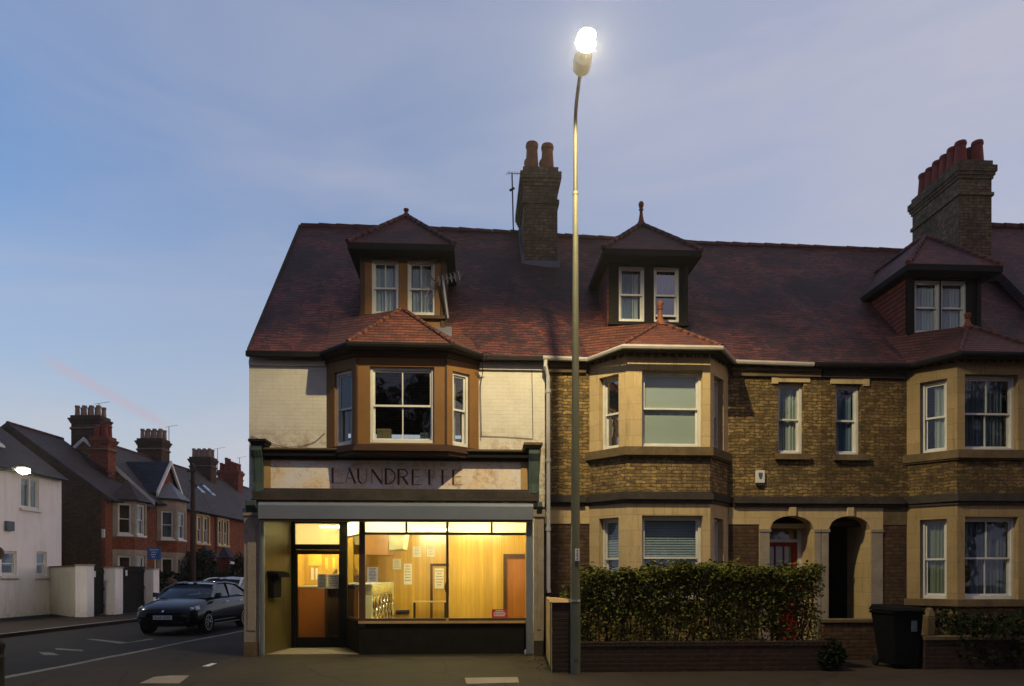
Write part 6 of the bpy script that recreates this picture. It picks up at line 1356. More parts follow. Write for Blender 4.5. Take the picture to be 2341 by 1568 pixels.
def street_bay(H, s0, s1, l0, l1, zt, curts, roofz, roofm, ground_h=True):
    """canted two-storey stone-dressed bay on a wall facing the side street"""
    c = (s1 - s0) * .27
    P = [ST(l0, s0), ST(l1, s0 + c), ST(l1, s1 - c), ST(l0, s1)]; fs = [Fr(P[i], P[i + 1]) for i in range(3)]
    m = MB(); mp_ = MB(); ms = MB(); msl = MB(); zu0, zu1, zg0, zg1 = 3.55, 5.05, .9, 2.55; H_ = []
    for i, f in enumerate(fs):
        a, b = (.22, f.L - .14) if i != 1 else (.16, f.L - .16); hu, hg = (a, b, zu0, zu1), (a, b, zg0, zg1); H_.append((f, hu, hg))
        wall(ms, f, 0, f.L, zu0 - .12, zt, [hu], .15); wall(msl, f, 0, f.L, zg0 - .1, zg1 + .28, [hg], .15); wall(m, f, 0, f.L, zg1 + .281, zu0 - .121, (), .15, d=-.01); wall(mp_, f, 0, f.L, -.05, zg0 - .101, (), .15, d=-.01)
    B = obj('bay', m, 'red_brick', H); obj('plinth', mp_, 'red_brick', B); obj('stone_dressing', ms, 'grey_stone', B); obj('stone_dressing', msl, 'grey_stone', B)
    for i, (f, hu, hg) in enumerate(H_):
        sash(H, f, *hu, rec=.06, curtain=curts[i], fw=.06); sash(H, f, *hg, rec=.06, curtain=None, fw=.06)
        mm = MB(); f.box(mm, hu[0] - .05, hu[1] + .05, .003, .07, hu[2] - .09, hu[2] - .003); obj('sill', mm, 'white_paint', B)
    lm = (s0 + s1) / 2; A = ST(l0 + .02, lm, roofz); e = .18; Q = [ST(l0 - .02, s0 - e, zt), ST(l1 + e, s0 + c - e * .3, zt), ST(l1 + e, s1 - c + e * .3, zt), ST(l0 - .02, s1 + e, zt)]
    m = MB(); m.quad(Q[0], Q[1], A); m.quad(Q[1], Q[2], A); m.quad(Q[2], Q[3], A); m.quad(Q[3], Q[2], Q[1], Q[0]); obj('bay_roof', m, roofm, B); m = MB(); m.tube([q - Vector((0, 0, .05)) for q in Q], .05, 6); obj('gutter', m, 'dark_metal', B)
    return B
street_bay(HA, 33.75, 36.1, -19.48, -18.75, 5.25, [None, [('net_curtain', (0, 1, 0, .5))], None], 6.3, 'brown_tiles')
m = MB(); f_ = fA
for k in range(14): sbox(m, -19.56 - .0, -19.485, S_A - .02, S_A + (.28 if k % 2 else .18), .1 + k * .38, .1 + (k + 1) * .38 - .02)
obj('quoins', m, 'red_brick', HA)
m = MB(); sbox(m, -19.62, -19.50, S_A - .10, S_A - .015, 3.35, 3.75); obj('meter_box', m, 'white_paint', HA)
m = MB(); sslab(m, [(-20.9, 36.0, 6.72), (-20.9, 36.5, 6.72), (-21.9, 36.5, 7.42), (-21.9, 36.0, 7.42)], .06); obj('skylight', m, 'mirror_pane', HA)
schimney(HA, -22.15, -21.25, 36.4, 37.1, 5.8, 8.70, 2, 'red_brick', 'red_terracotta', .62)
# --- second house, taller, with the white gabled dormer to the street
HB, fB = street_house(S_B, 41.0, 'second red brick house with a white edged gablet over a two storey bay', ze=5.62, zr=8.72, lr=-22.95, gable_mat='yellow_brick', verge='white_paint')
street_bay(HB, 37.85, 40.35, -19.48, -18.75, 5.72, [[('grey_drape', (0, 1, 0, 1))], [('blue_drape', (0, 1, 0, .5))], None], 6.75, 'lead')
g0, g1, ga = 37.75, 40.35, 7.75; gm_ = (g0 + g1) / 2
m = MB(); m.extrude([ST(-19.55, g0 + .1, 5.7), ST(-19.55, g1 - .1, 5.7), ST(-19.55, gm_, ga - .1)], SR * .06); GB = obj('gablet', m, 'red_brick', HB)
m = MB(); a_ = [ST(-19.32, g0, 6.0), ST(-19.32, gm_, ga), ST(-19.32, g1, 6.0)]; lt = -19.5 - (ga - 5.7) / .94
m.quad(ST(-19.30, g0 - .15, 5.95), ST(-19.30, gm_, ga + .06), ST(lt - .3, gm_, ga + .06), ST(-20.0, g0 - .15, 5.95)); m.quad(ST(-19.30, g1 + .15, 5.95), ST(-20.0, g1 + .15, 5.95), ST(lt - .3, gm_, ga + .06), ST(-19.30, gm_, ga + .06)); obj('gablet_roof', m, 'blue_slates', GB)
m = MB()
for a, b in ((g0 - .16, gm_), (g1 + .16, gm_)): m.hexa([ST(-19.38, a, 5.78), ST(-19.27, a, 5.78), ST(-19.27, b, ga - .14), ST(-19.38, b, ga - .14), ST(-19.38, a, 6.0), ST(-19.27, a, 6.0), ST(-19.27, b, ga + .10), ST(-19.38, b, ga + .10)])
obj('bargeboard', m, 'white_paint', GB)
schimney(HB, -23.75, -22.25, 37.35, 38.3, 7.6, 9.98, 4, 'dark_brick', 'buff_terracotta', .55)
# --- third and fourth: plain fronts with flush paired windows
def flush(s_a, s_b, label, win, porch_s, sky_s=()):
    zc0, zc1 = 3.55, 5.15; H, f = street_house(s_a, s_b, label, ze=5.62, zr=8.72, lr=-22.95, holes=[(a, b, zc0, zc1) for a, b in win] + [(a, b, .9, 2.4) for a, b in win], verge=False)
    for a, b in win:
        c = (a + b) / 2
        m = MB(); f.box(m, a - s_a - .16, a - s_a - .002, .003, .05, zc0 - .1, zc1 + .22); f.box(m, b - s_a + .002, b - s_a + .16, .003, .05, zc0 - .1, zc1 + .22); f.box(m, a - s_a, b - s_a, .003, .05, zc1 + .003, zc1 + .22); f.box(m, a - s_a - .2, b - s_a + .2, .003, .09, zc0 - .12, zc0 - .002); f.box(m, c - s_a - .09, c - s_a + .09, -.14, .045, zc0, zc1); obj('window_dressing', m, 'bath_stone', H)
        for p, q in ((a, c - .09), (c + .09, b)): sash(H, f, p - s_a, q - s_a, zc0, zc1, rec=.05, pane='mirror_pane', curtain=[('net_curtain', (0, 1, 0, .5))]); sash(H, f, p - s_a, q - s_a, .9, 2.4, rec=.05)
    for a, b in porch_s:
        m = MB(); A = ST(-19.45, (a + b) / 2, 3.45); Q = [ST(-19.48, a, 2.72), ST(-18.75, a + .3, 2.72), ST(-18.75, b - .3, 2.72), ST(-19.48, b, 2.72)]; m.quad(Q[0], Q[1], A); m.quad(Q[1], Q[2], A); m.quad(Q[2], Q[3], A); m.quad(Q[3], Q[2], Q[1], Q[0]); pr = obj('bay_roof', m, 'blue_slates', H)
        m = MB(); sprism(m, [(-19.48, a + .1), (-18.9, a + .4), (-18.9, b - .4), (-19.48, b - .1)], 0, 2.70); obj('bay', m, 'red_brick', pr)
        m = MB(); fq = Fr(ST(-18.9, a + .42), ST(-18.9, b - .42)); fq.box(m, .05, fq.L - .05, .003, .03, .9, 2.5); obj('window', m, 'mirror_pane', pr)
    for q in sky_s:
        k = (8.72 - 5.62) / 3.45; l0, l1 = -20.9, -21.7; m = MB(); sslab(m, [(l0, q, 5.62 + 1.4 * k + .16), (l0, q + .6, 5.62 + 1.4 * k + .16), (l1, q + .6, 5.62 + 2.2 * k + .16), (l1, q, 5.62 + 2.2 * k + .16)], .06); obj('skylight', m, 'mirror_pane', H)
    m = MB(); m.tube([ST(-19.42, s_a + .05, 0), ST(-19.42, s_a + .05, 5.3)], .045, 8); obj('downpipe', m, 'dark_metal', H)
    return H
HC = flush(41.0, 45.0, 'third red brick house, plain fronted, directly behind the utility pole', [(42.55, 44.1)], [(42.4, 44.4)], (41.9,))
schimney(HC, -23.75, -22.25, 43.8, 44.8, 7.6, 10.0, 4, 'dark_brick', 'buff_terracotta', .62)
HD = flush(45.0, 51.8, 'fourth red brick house, plain fronted, between the utility pole and the laundrette', [(45.5, 47.0)], [(45.3, 47.3)], (46.2, 47.8))
schimney(HD, -23.75, -22.25, 50.7, 51.7, 7.6, 10.0, 4, 'dark_brick', 'buff_terracotta', .62)
HE = flush(51.8, 66.0, 'farthest red brick house of the side street with chimney pots of unequal height', [(55, 56.5)], [], ())
schimney(HE, -23.7, -22.1, 55.2, 56.2, 7.6, 9.72, 4, 'red_brick', 'red_terracotta', .72, hs=(.8, 1.35, .95, .75), band=False)
for (u, vt, vb, sd, lb) in ((216, 918, 950, 38.4, 'thin aerial beside the tall four pot chimney, leftmost of the side street aerials'), (379, 972, 1020, 44.9, 'thin aerial right of the second dark chimney on the side street roofs'),
                            (492, 1023, 1062, 52.0, 'thin aerial between the third and fourth chimney stacks of the side street'), (543, 1044, 1085, 56.6, 'thin aerial on the farthest side street roof, close to the laundrette corner')):
    l = (u - 1200) / F * sd; b_ = ST(l, sd, ZS(vb, sd) - 1.0); t_ = ST(l, sd, ZS(vt, sd)); yagi('television_aerial', b_, t_, SR + SD * .3 + Vector((0, 0, .25)), 5, lb, .02, .3, .75, 'dark_metal')

# --- walls, gates and planting along the far pavement
def gate_pier(u0, u1, l, vt, label, z0=-.02):
    s_ = F * l / ((u0 + u1) / 2 - 1200); wd = (u1 - u0) / F * s_; c = ((u0 + u1) / 2 - 1200) / F * s_
    t = sthing('gate_pier', c, s_, label, 'gate pier', 'white gate piers'); zt = ZS(vt, s_); m = MB(); sbox(m, c - wd / 2, c + wd / 2, s_, s_ + wd, z0, zt - .06); obj('shaft', m, 'white_render', t)
    m = MB(); sbox(m, c - wd / 2 - .03, c + wd / 2 + .03, s_ - .03, s_ + wd + .03, zt - .059, zt); obj('cap', m, 'grey_stone', t); return s_, c, wd
sp1, c1, w1 = gate_pier(161, 188, -17.0, 1289, 'white gate pier at the end of the cream wall, leftmost of three')
sp2, c2_, w2 = gate_pier(221, 253.5, -17.0, 1295, 'white gate pier between the two dark gates, middle of three')
sp3, c3, w3 = gate_pier(317, 343, -17.0, 1298, 'white gate pier beside the blue sign, rightmost of three')
CW = sthing('cream_wall', c1, sp1, 'cream rendered garden wall from the white house to the first gate pier', 'wall')
m = MB(); sprism(m, [(c1 - w1 / 2 - .005, sp1 + .05), (c1 - w1 / 2 - .005, sp1 + .3), (WL + .02, 30.6), (WL + .02, 30.3)], -.02, 1.93); obj('render', m, 'cream_render', CW)
m = MB(); sprism(m, [(c1 - w1 / 2 - .005, sp1 + .02), (c1 - w1 / 2 - .005, sp1 + .34), (WL + .02, 30.65), (WL + .02, 30.25)], 1.931, 1.99); obj('coping', m, 'sooty_stone', CW)
def gate(a, b, zt, label, plaque):
    (la, sa), (lb, sb) = a, b; f = Fr(ST(la, sa), ST(lb, sb)); t = thing('wooden_gate', ST(la, sa), label, 'gate', 'dark boarded gates'); n = int(f.L / .12); m = MB()
    for i in range(n): f.box(m, f.L * i / n + .004, f.L * (i + 1) / n - .004, -.03, 0, .05, zt - .02 * (i % 2))
    obj('boards', m, 'gate_paint', t); m = MB()
    for z in (.3, 1.0, zt - .25): f.box(m, .12, f.L - .12, .001, .035, z, z + .12)
    obj('rails', m, 'gate_paint', t); m = MB(); f.box(m, f.L * plaque - .09, f.L * plaque + .09, .037, .05, zt - .42, zt - .18); obj('plaque', m, 'white_paint', t)
gate((c1 + w1 / 2 - .12, sp1 + .25), (c2_ - w2 / 2 + .05, sp2 + .25), 1.95, 'narrow dark boarded gate between the left and middle white piers', .3)
gate((c2_ + w2 / 2 - .12, sp2 + .25), (c3 - w3 / 2 + .05, sp3 + .2), 2.0, 'wide dark boarded gate between the middle and right white piers', .3)
rng2 = random.Random(9)
def shedge(name, l0, l1, q0, q1, zt, n, label, cat='hedge', leaf='dark_leaf', sz=.09, shape=None):
    t = sthing(name, (l0 + l1) / 2, q0, label, cat); m = MB()
    for i in range(n):
        l, q, z = rng2.uniform(l0, l1), rng2.uniform(q0, q1), rng2.uniform(.03, zt * 1.06)
        if shape and not shape(l, q, z): continue
        if z > zt * (.94 + .06 * math.sin(q * 1.7) + .03 * math.sin(q * 6)): continue
        c = ST(l, q, z); s_ = sz * rng2.uniform(.6, 1.3); nrm = Vector((rng2.gauss(.3, 1), rng2.gauss(-.4, 1), rng2.gauss(.5, 1))).normalized(); e = nrm.orthogonal().normalized(); e.rotate(Matrix.Rotation(rng2.uniform(0, 6.28), 3, nrm)); g_ = nrm.cross(e)
        m.quad(c - e * s_, c + g_ * s_ * .5, c + e * s_, c - g_ * s_ * .5)
    obj('foliage', m, leaf, t); m = MB()
    for i in range(14):
        q = q0 + (q1 - q0) * (i + .5) / 14; m.tube([ST((l0 + l1) / 2, q, -.05), ST((l0 + l1) / 2 + .1, q + .1, zt * .7)], [.03, .012], 5)
    obj('stems', m, 'stem', t); return t
shedge('garden_hedge', -17.9, -17.0, 33.2, 46.0, 1.82, 9000, 'long dark clipped hedge behind the parked cars')
def ball(lc, qc, r, zc, rz): return lambda l, q, z: ((l - lc) / r) ** 2 + ((q - qc) / r) ** 2 + ((z - zc) / rz) ** 2 < 1 + .15 * math.sin(l * 5 + q * 4 + z * 6)
shedge('garden_shrub', -18.9, -17.3, 38.8, 40.8, 3.3, 3800, 'tall dark shrub at the foot of the utility pole', 'shrub', sz=.10, shape=ball(-18.1, 39.8, .95, 1.7, 1.7))
shedge('garden_shrub', -18.6, -16.6, 43.5, 48.0, 3.0, 4200, 'dark rounded shrub behind the hedge near the laundrette corner', 'shrub', sz=.11, shape=ball(-17.6, 45.8, 1.9, 1.4, 1.75))
shedge('garden_hedge', -17.2, -16.4, 46.2, 62.0, 2.6, 6500, 'far dark hedge running behind the silver car to the laundrette corner', sz=.12)
ps = 34.0; m = MB(); l = (377 - 1200) / F * ps; sbox(m, l - .28, l + .28, ps, ps + .5, -.05, 1.15); GP = sthing('garden_pillar', l, ps, 'low round topped brick pillar in front of the dark hedge', 'pillar'); obj('shaft', m, 'dark_brick', GP); m = MB(); m.lathe(ST(l, ps + .25, 1.151), [(0, .33), (.1, .33), (.25, .24), (.33, .08)], 14); obj('cap', m, 'dark_brick', GP)
# blue street sign on its post
ss = 32.5; l0, l1 = (330.5 - 1200) / F * ss, (361 - 1200) / F * ss; z0, z1 = ZS(1278, ss), ZS(1250.5, ss); lp = (346 - 1200) / F * ss
BS = sthing('street_sign', lp, ss, 'small blue street sign on a thin post beside the right gate pier', 'sign')
m = MB(); sbox(m, l0, l1, ss - .03, ss - .01, z0, z1); pl = obj('sign_plate', m, 'blue_sign', BS); m = MB(); m.tube([ST(lp, ss + .02, -.02), ST(lp, ss + .02, z1)], .035, 10); obj('post', m, 'galvanised', BS)
m = MB(); wd = l1 - l0
for k, (a, b) in enumerate(((.16, .84), (.28, .72), (.22, .6), (.3, .55))):
    z = z1 - (z1 - z0) * (.2 + k * .2); x = l0 + wd * a
    while x < l0 + wd * b: e = min(x + wd * rng2.uniform(.06, .13), l0 + wd * b); sbox(m, x, e, ss - .034, ss - .0305, z - .018, z + .018); x = e + wd * .025
obj('wording', m, 'white_paint', pl)
# utility pole
su = 36.6; lu = (434.5 - 1200) / F * su; UP = sthing('utility_pole', lu, su, 'tall dark wooden utility pole on the far pavement of the side street', 'utility pole'); zt = ZS(1062, su)
m = MB(); m.tube([ST(lu, su, -.05), ST(lu, su, 3), ST(lu + .01, su, zt)], [.15, .13, .10], 12); obj('pole', m, 'timber', UP, smooth=True)
m = MB(); m.lathe(ST(lu, su, zt), [(0, .12), (.06, .11), (.12, .02)], 10); sbox(m, lu - .25, lu + .25, su - .14, su - .08, zt - .35, zt - .27)
for x in (-.2, 0, .2): m.lathe(ST(lu + x, su - .11, zt - .27), [(0, .03), (.05, .04), (.1, .03)], 8)
obj('crossarm', m, 'dark_metal', UP)
m = MB()
for (l_, s_, z_) in ((-19.4, 40.5, 5.5), (-19.4, 44.9, 5.4), (-14.5, 62.0, 6.5)):
    a, b = ST(lu, su, zt - .2), ST(l_, s_, z_); m.tube([a.lerp(b, i / 10) - Vector((0, 0, .35 * math.sin(math.pi * i / 10))) for i in range(11)], .008, 4)
obj('wires', m, 'dark_cloth', UP)
# small street lamp by the white house, its arm reaching in from the left
sl_ = 22.0; ll = (40 - 1200) / F * sl_; zl = ZS(1073, sl_); lb_ = ll - 1.35
L2_ = sthing('small_street_lamp', lb_, sl_, 'lit street lamp on an arm in front of the white house', 'street lamp')
m = MB(); m.tube([ST(lb_, sl_, 0), ST(lb_, sl_, zl - .4), ST(lb_ + .1, sl_, zl - .05), ST(lb_ + .4, sl_, zl + .04), ST(ll - .25, sl_, zl + .03)], [.07, .055, .04, .03, .03], 10); obj('pole', m, 'dark_metal', L2_, smooth=True)
m = MB(); sprism(m, [(ll - .32, sl_ - .12), (ll + .16, sl_ - .10), (ll + .16, sl_ + .10), (ll - .32, sl_ + .12)], zl + .055, zl + .13); obj('canopy', m, 'dark_metal', L2_, bevel=.02)
m = MB(); m.lathe(ST(ll, sl_, zl + .052), [(0, .17), (-.06, .17), (-.13, .11), (-.15, .03)], 16); obj('lens', m, BOWL2, L2_, smooth=True)
s2_ = bpy.data.lights.new('small_lamp_light', 'SPOT'); so2 = bpy.data.objects.new('small_lamp_light', s2_); COL.objects.link(so2); so2.parent = L2_; so2.location = WORLD[L2_.name].inverted() @ ST(ll, sl_, zl - .17); s2_.energy = LAMP2_W; s2_.color = (1, .86, .6); s2_.spot_size = R(140); s2_.spot_blend = .5; s2_.shadow_soft_size = .08
# round sign and bollard cut by the left edge of the picture
sr_ = 24.0; lr_ = (-19 - 1200) / F * sr_; RS = sthing('round_sign', lr_, sr_, 'round dark traffic sign cut off by the left edge in front of the white house', 'sign'); zc_ = ZS(1264, sr_)
m = MB(); m.lathe(ST(lr_, sr_ - .03, zc_), [(0, .225), (.02, .225)], 24, axis=-SD); rp = obj('sign_plate', m, 'dark_brown_paint', RS); m = MB(); m.lathe(ST(lr_, sr_ - .052, zc_), [(0, .17), (.003, .17)], 24, axis=-SD); obj('disc', m, 'dark_metal', rp); m = MB(); m.tube([ST(lr_, sr_, 0), ST(lr_, sr_, zc_ + .2)], .03, 8); obj('post', m, 'galvanised', RS)
pb = PG(-5, 1575); m = MB(); m.lathe((pb.x, pb.y, 0), [(0, .10), (.03, .085), (.55, .075), (.58, .09), (.64, .09), (.68, .05), (.70, .01)], 16); BL = thing('bollard', (pb.x, pb.y, 0), 'dark iron bollard cut off by the left edge of the picture', 'bollard'); obj('shaft', m, 'black_paint', BL, smooth=True); m = MB(); m.lathe((pb.x, pb.y, .45), [(0, .086), (.04, .086)], 16); obj('band', m, 'dark_metal', BL)

# ------------------------------------------------------------------ parked cars
def car(name, l, s_front, label, paint, lights=True, scale=1.0, heading=0.0, group='cars parked along the side street'):
    """a five-door hatchback: x across, y from the front bumper (0) to the tail (4.25), z up"""
    base = ST(l, s_front, -.10); T = thing(name, base, label, 'car', group, -SA + heading); W = WORLD[T.name]
    w = lambda x, y, z: W @ Vector((x * scale, y * scale, z * scale))
    # body: stations along the length with half widths and heights of floor, sill, waist, shoulder, top centre
    stn = [(0.00, .52, .30, .66, .42, .64, .56, .52, .66, .68), (0.10, .72, .22, .80, .40, .80, .60, .66, .74, .76), (0.35, .80, .20, .875, .40, .875, .66, .74, .84, .87), (0.75, .82, .19, .895, .38, .895, .72, .76, .92, .955),
           (1.15, .82, .18, .90, .38, .90, .76, .76, .975, 1.01), (1.60, .82, .18, .90, .38, .905, .80, .78, 1.0, 1.02), (2.4, .82, .18, .90, .38, .91, .83, .80, 1.01, 1.02), (3.1, .82, .18, .90, .38, .91, .86, .80, 1.02, 1.03), (3.7, .80, .22, .88, .42, .90, .90, .77, 1.03, 1.04), (4.10, .72, .30, .82, .46, .84, .88, .72, 1.0, 1.02), (4.25, .60, .36, .72, .48, .74, .80, .62, .92, .94)]
    def ring(t):
        y, w0, z0, w1, z1, w2, z2, w3, z3, zt = t; r = [(-w0, z0), (-w1, z1), (-w2, (z1 + z2) / 2), (-w2 * .995, z2), (-w3, z3), (-w3 * .5, (z3 + zt) / 2 + .012), (0, zt)]
        return [w(x, y, z) for x, z in r] + [w(-x, y, z) for x, z in r[-2::-1]]
    m = MB(); rings = [ring(t) for t in stn]; n = len(rings[0]); vs = [p for r in rings for p in r]; fs = []
    for i in range(len(rings) - 1):
        for k in range(n): fs.append((i * n + k, i * n + (k + 1) % n, (i + 1) * n + (k + 1) % n, (i + 1) * n + k))
    fs += [tuple(range(n)), tuple(range((len(rings) - 1) * n, len(rings) * n))]; m.add(vs, fs)
    B = obj('body', m, paint, T); 
    for p in B.data.polygons: p.use_smooth = True
    sd_ = B.modifiers.new('smooth', 'SUBSURF'); sd_.levels = 2; sd_.render_levels = 2
    # cabin: roof panel with pillars, glass set between them
    yw, yr0, yr1, ye = 1.12, 1.95, 3.35, 4.02; zw, zr_, ze = 1.0, 1.455, 1.04; wb, wt_ = .76, .585
    m = MB()
    rp = [(-wt_, yr0, zr_ - .045), (0, yr0 - .06, zr_ - .01), (wt_, yr0, zr_ - .045), (wt_ + .02, 2.6, zr_ - .02), (0, 2.6, zr_ + .02), (-wt_ - .02, 2.6, zr_ - .02), (wt_ - .02, yr1, zr_ - .08), (0, yr1 + .05, zr_ - .04), (-wt_ + .02, yr1, zr_ - .08)]
    P = [w(*p) for p in rp]; dz_ = Vector((0, 0, -.05 * scale)); vs = P + [p + dz_ for p in P]
    m.add(vs, [(0, 1, 4, 5), (1, 2, 3, 4), (5, 4, 7, 8), (4, 3, 6, 7)] + [(9, 14, 13, 10), (10, 13, 12, 11), (14, 17, 16, 13), (13, 16, 15, 12)] + [(0, 9, 10, 1), (1, 10, 11, 2), (2, 11, 12, 3), (3, 12, 15, 6), (6, 15, 16, 7), (7, 16, 17, 8), (8, 17, 14, 5), (5, 14, 9, 0)])
    for s in (-1, 1):
        m.tube([w(s * wb, yw, zw - .03), w(s * (wb - .06), 1.5, 1.24), w(s * (wt_ + .0), yr0, zr_ - .06)], .035 * scale, 6)
        m.tube([w(s * wt_, yr0 - .02, zr_ - .06), w(s * (wt_ + .02), 2.6, zr_ - .035), w(s * (wt_ - .01), yr1, zr_ - .09), w(s * (wb - .08), 3.85, 1.14), w(s * (wb - .06), ye, ze)], [.035 * scale, .035 * scale, .045 * scale, .07 * scale, .08 * scale], 6)
        m.tube([w(s * (wb + .0), 2.52, 1.0), w(s * (wt_ + .03), 2.58, zr_ - .06)], .035 * scale, 6)
    obj('roof', m, paint, T, bevel=.012)
    m = MB(); K, J = 10, 4; G = []
    for j in range(J + 1):
        q = j / J; G.append([w((wb + (wt_ - wb) * q) * (2 * k / K - 1), yw + (yr0 - yw) * q - (.13 - .07 * q) * (1 - (2 * k / K - 1) ** 2), zw - .01 + (zr_ - .05 - zw + .01) * q + .03 * q * (1 - (2 * k / K - 1) ** 2) + .03 * math.sin(math.pi * q)) for k in range(K + 1)])
    for j in range(J):
        for k in range(K): m.quad(G[j][k], G[j][k + 1], G[j + 1][k + 1], G[j + 1][k])
    o_ = obj('windscreen', m, 'car_glass', T)
    import bmesh
    bm_ = bmesh.new(); bm_.from_mesh(o_.data); bmesh.ops.remove_doubles(bm_, verts=bm_.verts, dist=.0005); bm_.to_mesh(o_.data); bm_.free()
    for p in o_.data.polygons: p.use_smooth = True
    m = MB(); m.quad(w(-wb + .06, ye, ze), w(-wt_ + .03, yr1, zr_ - .09), w(wt_ - .03, yr1, zr_ - .09), w(wb - .06, ye, ze)); obj('rear_window', m, 'car_glass', T)
    for s in (-1, 1):
        m = MB(); m.quad(w(s * wb, yw + .1, zw), w(s * wb, 2.5, 1.015), w(s * (wt_ + .015), 2.56, zr_ - .05), w(s * wt_, yr0, zr_ - .05)); obj('side_window', m, 'car_glass', T)
        m = MB(); m.quad(w(s * wb, 2.56, 1.015), w(s * (wb - .02), 3.75, 1.07), w(s * (wt_ - .01), yr1 - .02, zr_ - .09), w(s * (wt_ + .015), 2.62, zr_ - .05)); obj('side_window', m, 'car_glass', T)
        m = MB(); m.hexa([w(s * .80, 1.35, 1.0), w(s * 1.0, 1.35, 1.0), w(s * .98, 1.52, 1.0), w(s * .80, 1.52, 1.0), w(s * .84, 1.36, 1.13), w(s * 1.0, 1.36, 1.14), w(s * .98, 1.50, 1.13), w(s * .84, 1.50, 1.12)]); obj('mirror', m, paint, T, bevel=.02)
        if lights:
            m = MB(); m.quad(w(s * .62, .055, .655), w(s * .86, .33, .70), w(s * .80, .40, .80), w(s * .60, .17, .735)); m.quad(w(s * .62, .10, .655), w(s * .60, .2, .735), w(s * .80, .43, .80), w(s * .86, .36, .70)); hl = obj('headlight', m, 'lamp_lens', T)
            m = MB(); m.lathe(w(s * .72, .15, .71), [(0, .055), (.03, .04)], 12, axis=(W.to_3x3() @ Vector((s * .3, -1, 0)))); obj('reflector', m, 'chrome', hl)
            m = MB(); m.lathe(w(s * .66, .045, .42), [(0, .06), (.02, .06)], 12, axis=(W.to_3x3() @ Vector((s * .3, -1, 0)))); obj('fog_light', m, 'lamp_lens', T)
        m = MB()
        for y in (1.9, 2.95): m.tube([w(s * .925, y, .86), w(s * .94, y + .09, .865), w(s * .925, y + .18, .87)], .014 * scale, 6)
        obj('door_handle', m, 'chrome' if s > 0 else paint, T)
        m = MB(); m.hexa([w(s * .90, 1.12, .24), w(s * .925, 1.12, .24), w(s * .925, 2.95, .24), w(s * .90, 2.95, .24), w(s * .90, 1.12, .275), w(s * .925, 1.12, .275), w(s * .925, 2.95, .275), w(s * .90, 2.95, .275)]); obj('sill_trim', m, 'chrome', T)
        for y in (.82, 3.40):
            ax = W.to_3x3() @ Vector((s, 0, 0)); c = w(s * .70, y, .315); m = MB(); m.lathe(c, [(0, .20), (.0, .315), (.03, .325), (.17, .325), (.20, .305), (.205, .235), (.16, .225)], 24, axis=ax); wh = obj('wheel', m, 'tyre', T, smooth=True)
            m = MB(); m.lathe(c + ax * .155, [(0, .232), (.05, .235), (.05, .205), (.02, .19), (.02, .05), (.045, .045), (.045, .01)], 24, axis=ax)
            for k in range(10):
                an = 2 * math.pi * k / 10; e1 = W.to_3x3() @ Vector((0, math.cos(an), 0)) + Vector((0, 0, math.sin(an))); m.tube([c + ax * .19 + e1 * .045, c + ax * .195 + e1 * .21], [.022, .014], 5)
            obj('rim', m, 'alloy', wh, smooth=False)
            m = MB(); m.lathe(w(s * .885, y, .315), [(0, .345), (.012, .352)], 28, axis=ax); obj('wheel_arch', m, 'plastic_black', T)
    m = MB(); m.hexa([w(-.50, -.012, .50), w(.50, -.012, .50), w(.46, .05, .50), w(-.46, .05, .50), w(-.44, .0, .62), w(.44, .0, .62), w(.42, .06, .62), w(-.42, .06, .62)]); m.hexa([w(-.6, -.005, .28), w(.6, -.005, .28), w(.58, .08, .28), w(-.58, .08, .28), w(-.52, -.02, .40), w(.52, -.02, .40), w(.5, .08, .40), w(-.5, .08, .40)]); gr = obj('grille', m, 'plastic_black', T, bevel=.01)
    m = MB(); m.lathe(w(0, -.005, .655), [(0, .035), (.012, .03)], 16, axis=W.to_3x3() @ Vector((0, -1, .25))); obj('emblem', m, 'chrome', gr)
    m = MB(); m.hexa([w(-.26, -.035, .435), w(.26, -.035, .435), w(.26, -.02, .435), w(-.26, -.02, .435), w(-.26, -.035, .545), w(.26, -.035, .545), w(.26, -.02, .545), w(-.26, -.02, .545)]); npl = obj('number_plate', m, 'number_plate', T)
    a, b = w(-.235, -.037, 0), w(.235, -.037, 0); f = Fr((a.x, a.y), (b.x, b.y)); m = MB(); z_ = w(0, 0, .455).z
    random.seed(4); x = 0.0
    for k in range(7):     # plate characters, unreadable in the photograph: strokes only
        if k == 4: x += .03
        c_ = .05
        for (p, q) in random.sample([((0, 0), (0, 1)), ((1, 0), (1, 1)), ((0, 1), (1, 1)), ((0, .5), (1, .5)), ((0, 0), (1, 0)), ((0, 1), (1, 0))], 3):
            x0, x1 = x + min(p[0], q[0]) * c_ * .8, x + max(p[0], q[0]) * c_ * .8 + .012; y0, y1 = z_ + min(p[1], q[1]) * .06, z_ + max(p[1], q[1]) * .06 + .01
            if p[0] != q[0] and p[1] != q[1]: m.hexa([f.p(x + .03, 0, y0), f.p(x + .042, 0, y0), f.p(x + .042, .002, y0), f.p(x + .03, .002, y0), f.p(x, 0, y1), f.p(x + .012, 0, y1), f.p(x + .012, .002, y1), f.p(x, .002, y1)])
            else: f.box(m, x0, x1, 0, .002, y0, y1)
        x += .063
    obj('characters', m, 'ink', npl)
    m = MB(); m.tube([w(-.55, 1.10, 1.005), w(-.1, 1.16, 1.03), w(.1, 1.15, 1.02)], .012 * scale, 5); m.tube([w(.0, 1.08, 1.02), w(.35, 1.16, 1.035), w(.55, 1.15, 1.02)], .012 * scale, 5); obj('wipers', m, 'plastic_black', T)
    return T
car('parked_car', -10.22, 20.2, 'dark blue black hatchback parked at the kerb facing out of the side street', 'black_car_paint', scale=1.04)
car('parked_car', -11.75, 25.9, 'silver car parked behind the dark hatchback, mostly hidden by it', 'silver_car_paint', scale=1.12)

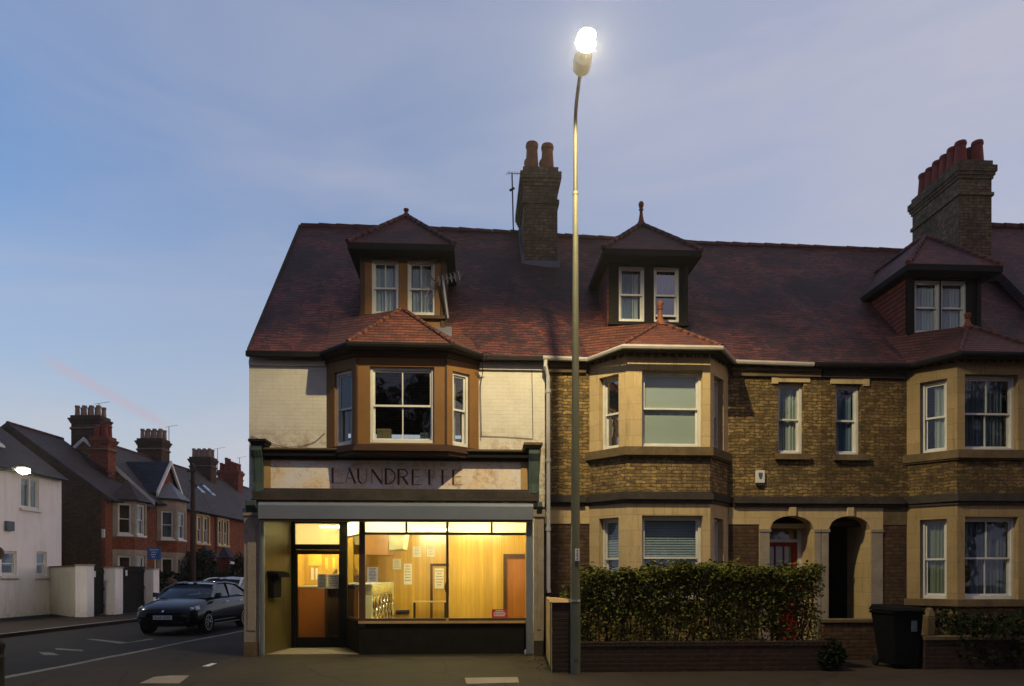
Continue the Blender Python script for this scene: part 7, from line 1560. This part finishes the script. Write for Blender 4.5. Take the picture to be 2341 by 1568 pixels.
# ------------------------------------------------------------------ trees across the main road, behind the camera: what the windows reflect
rng3 = random.Random(21)
def tree(x, y, h, r, label):
    t = thing('roadside_tree', (x, y, 0), label, 'tree', 'trees across the main road'); m = MB()
    m.tube([(x, y, -.1), (x + .1, y, h * .25), (x - .05, y + .1, h * .5), (x + .1, y, h * .8)], [.32, .24, .17, .06], 10)
    for k in range(9):
        a = k * 2.4; z = h * (.3 + .06 * k); m.tube([(x, y, z), (x + r * .4 * math.cos(a), y + r * .4 * math.sin(a), z + h * .1), (x + r * .8 * math.cos(a), y + r * .8 * math.sin(a), z + h * .14)], [.09, .06, .02], 6)
    obj('trunk', m, 'timber', t); m = MB(); cl = [(x + rng3.gauss(0, r * .45), y + rng3.gauss(0, r * .45), h * rng3.uniform(.35, .95), r * rng3.uniform(.25, .42)) for _ in range(44)]
    for cx, cy, cz, cr in cl:
        for i in range(130):
            d = Vector((rng3.gauss(0, 1), rng3.gauss(0, 1), rng3.gauss(0, 1))).normalized() * cr * rng3.uniform(.4, 1.05); c = Vector((cx, cy, cz)) + d; s_ = rng3.uniform(.18, .34)
            nrm = Vector((rng3.gauss(0, 1), rng3.gauss(0, 1), rng3.gauss(.3, 1))).normalized(); e = nrm.orthogonal().normalized(); e.rotate(Matrix.Rotation(rng3.uniform(0, 6.28), 3, nrm)); g_ = nrm.cross(e); m.quad(c - e * s_, c + g_ * s_ * .55, c + e * s_, c - g_ * s_ * .55)
    obj('crown', m, 'dark_leaf', t)
for x, y, h, r, lb in ((-21, -24.5, 11.5, 4.6, 'dense leafy tree across the main road, opposite the side street'), (27, -24.5, 12.5, 4.8, 'large dense tree across the main road, at the far right end'), (14, -28, 12.0, 4.6, 'tall dense tree set back across the main road, behind the lower one'), (-13, -25.5, 12.5, 4.6, 'tall leafy tree across the main road, far left of the row'), (-5.5, -24.5, 12.5, 4.6, 'tallest leafy tree across the main road, facing the laundrette'), (1.5, -25, 12.0, 4.6, 'broad leafy tree across the main road beside the tallest one'),
                       (8.5, -25, 10.0, 4.4, 'lower leafy tree across the main road, facing the brick houses'), (20, -25, 11.0, 4.6, 'leafy tree across the main road, far right of the row')): tree(x, y, h, r, lb)

# ------------------------------------------------------------------ haze added to give the lantern its halo, in place of lens bloom
hz_ = MB(); hz_.box(-310, 310, -115, 415, -1.2, 17.5)
mh = bpy.data.materials.new('halo_haze'); mh.use_nodes = True; t = mh.node_tree; t.nodes.clear()
o_ = N(t, 'ShaderNodeOutputMaterial'); pv = N(t, 'ShaderNodeVolumePrincipled'); pv.inputs['Color'].default_value = (0.95, 0.95, 0.95, 1); pv.inputs['Density'].default_value = HAZE_D; pv.inputs['Anisotropy'].default_value = HAZE_G
t.links.new(pv.outputs[0], o_.inputs['Volume'])
tag(obj('haze', hz_, mh), kind='stuff')

# ------------------------------------------------------------------ render settings
SC.cycles.use_denoising = True
SC.cycles.sample_clamp_indirect = 4.0
SC.cycles.max_bounces = 8
SC.cycles.transparent_max_bounces = 16
SC.cycles.caustics_reflective = False; SC.cycles.caustics_refractive = False
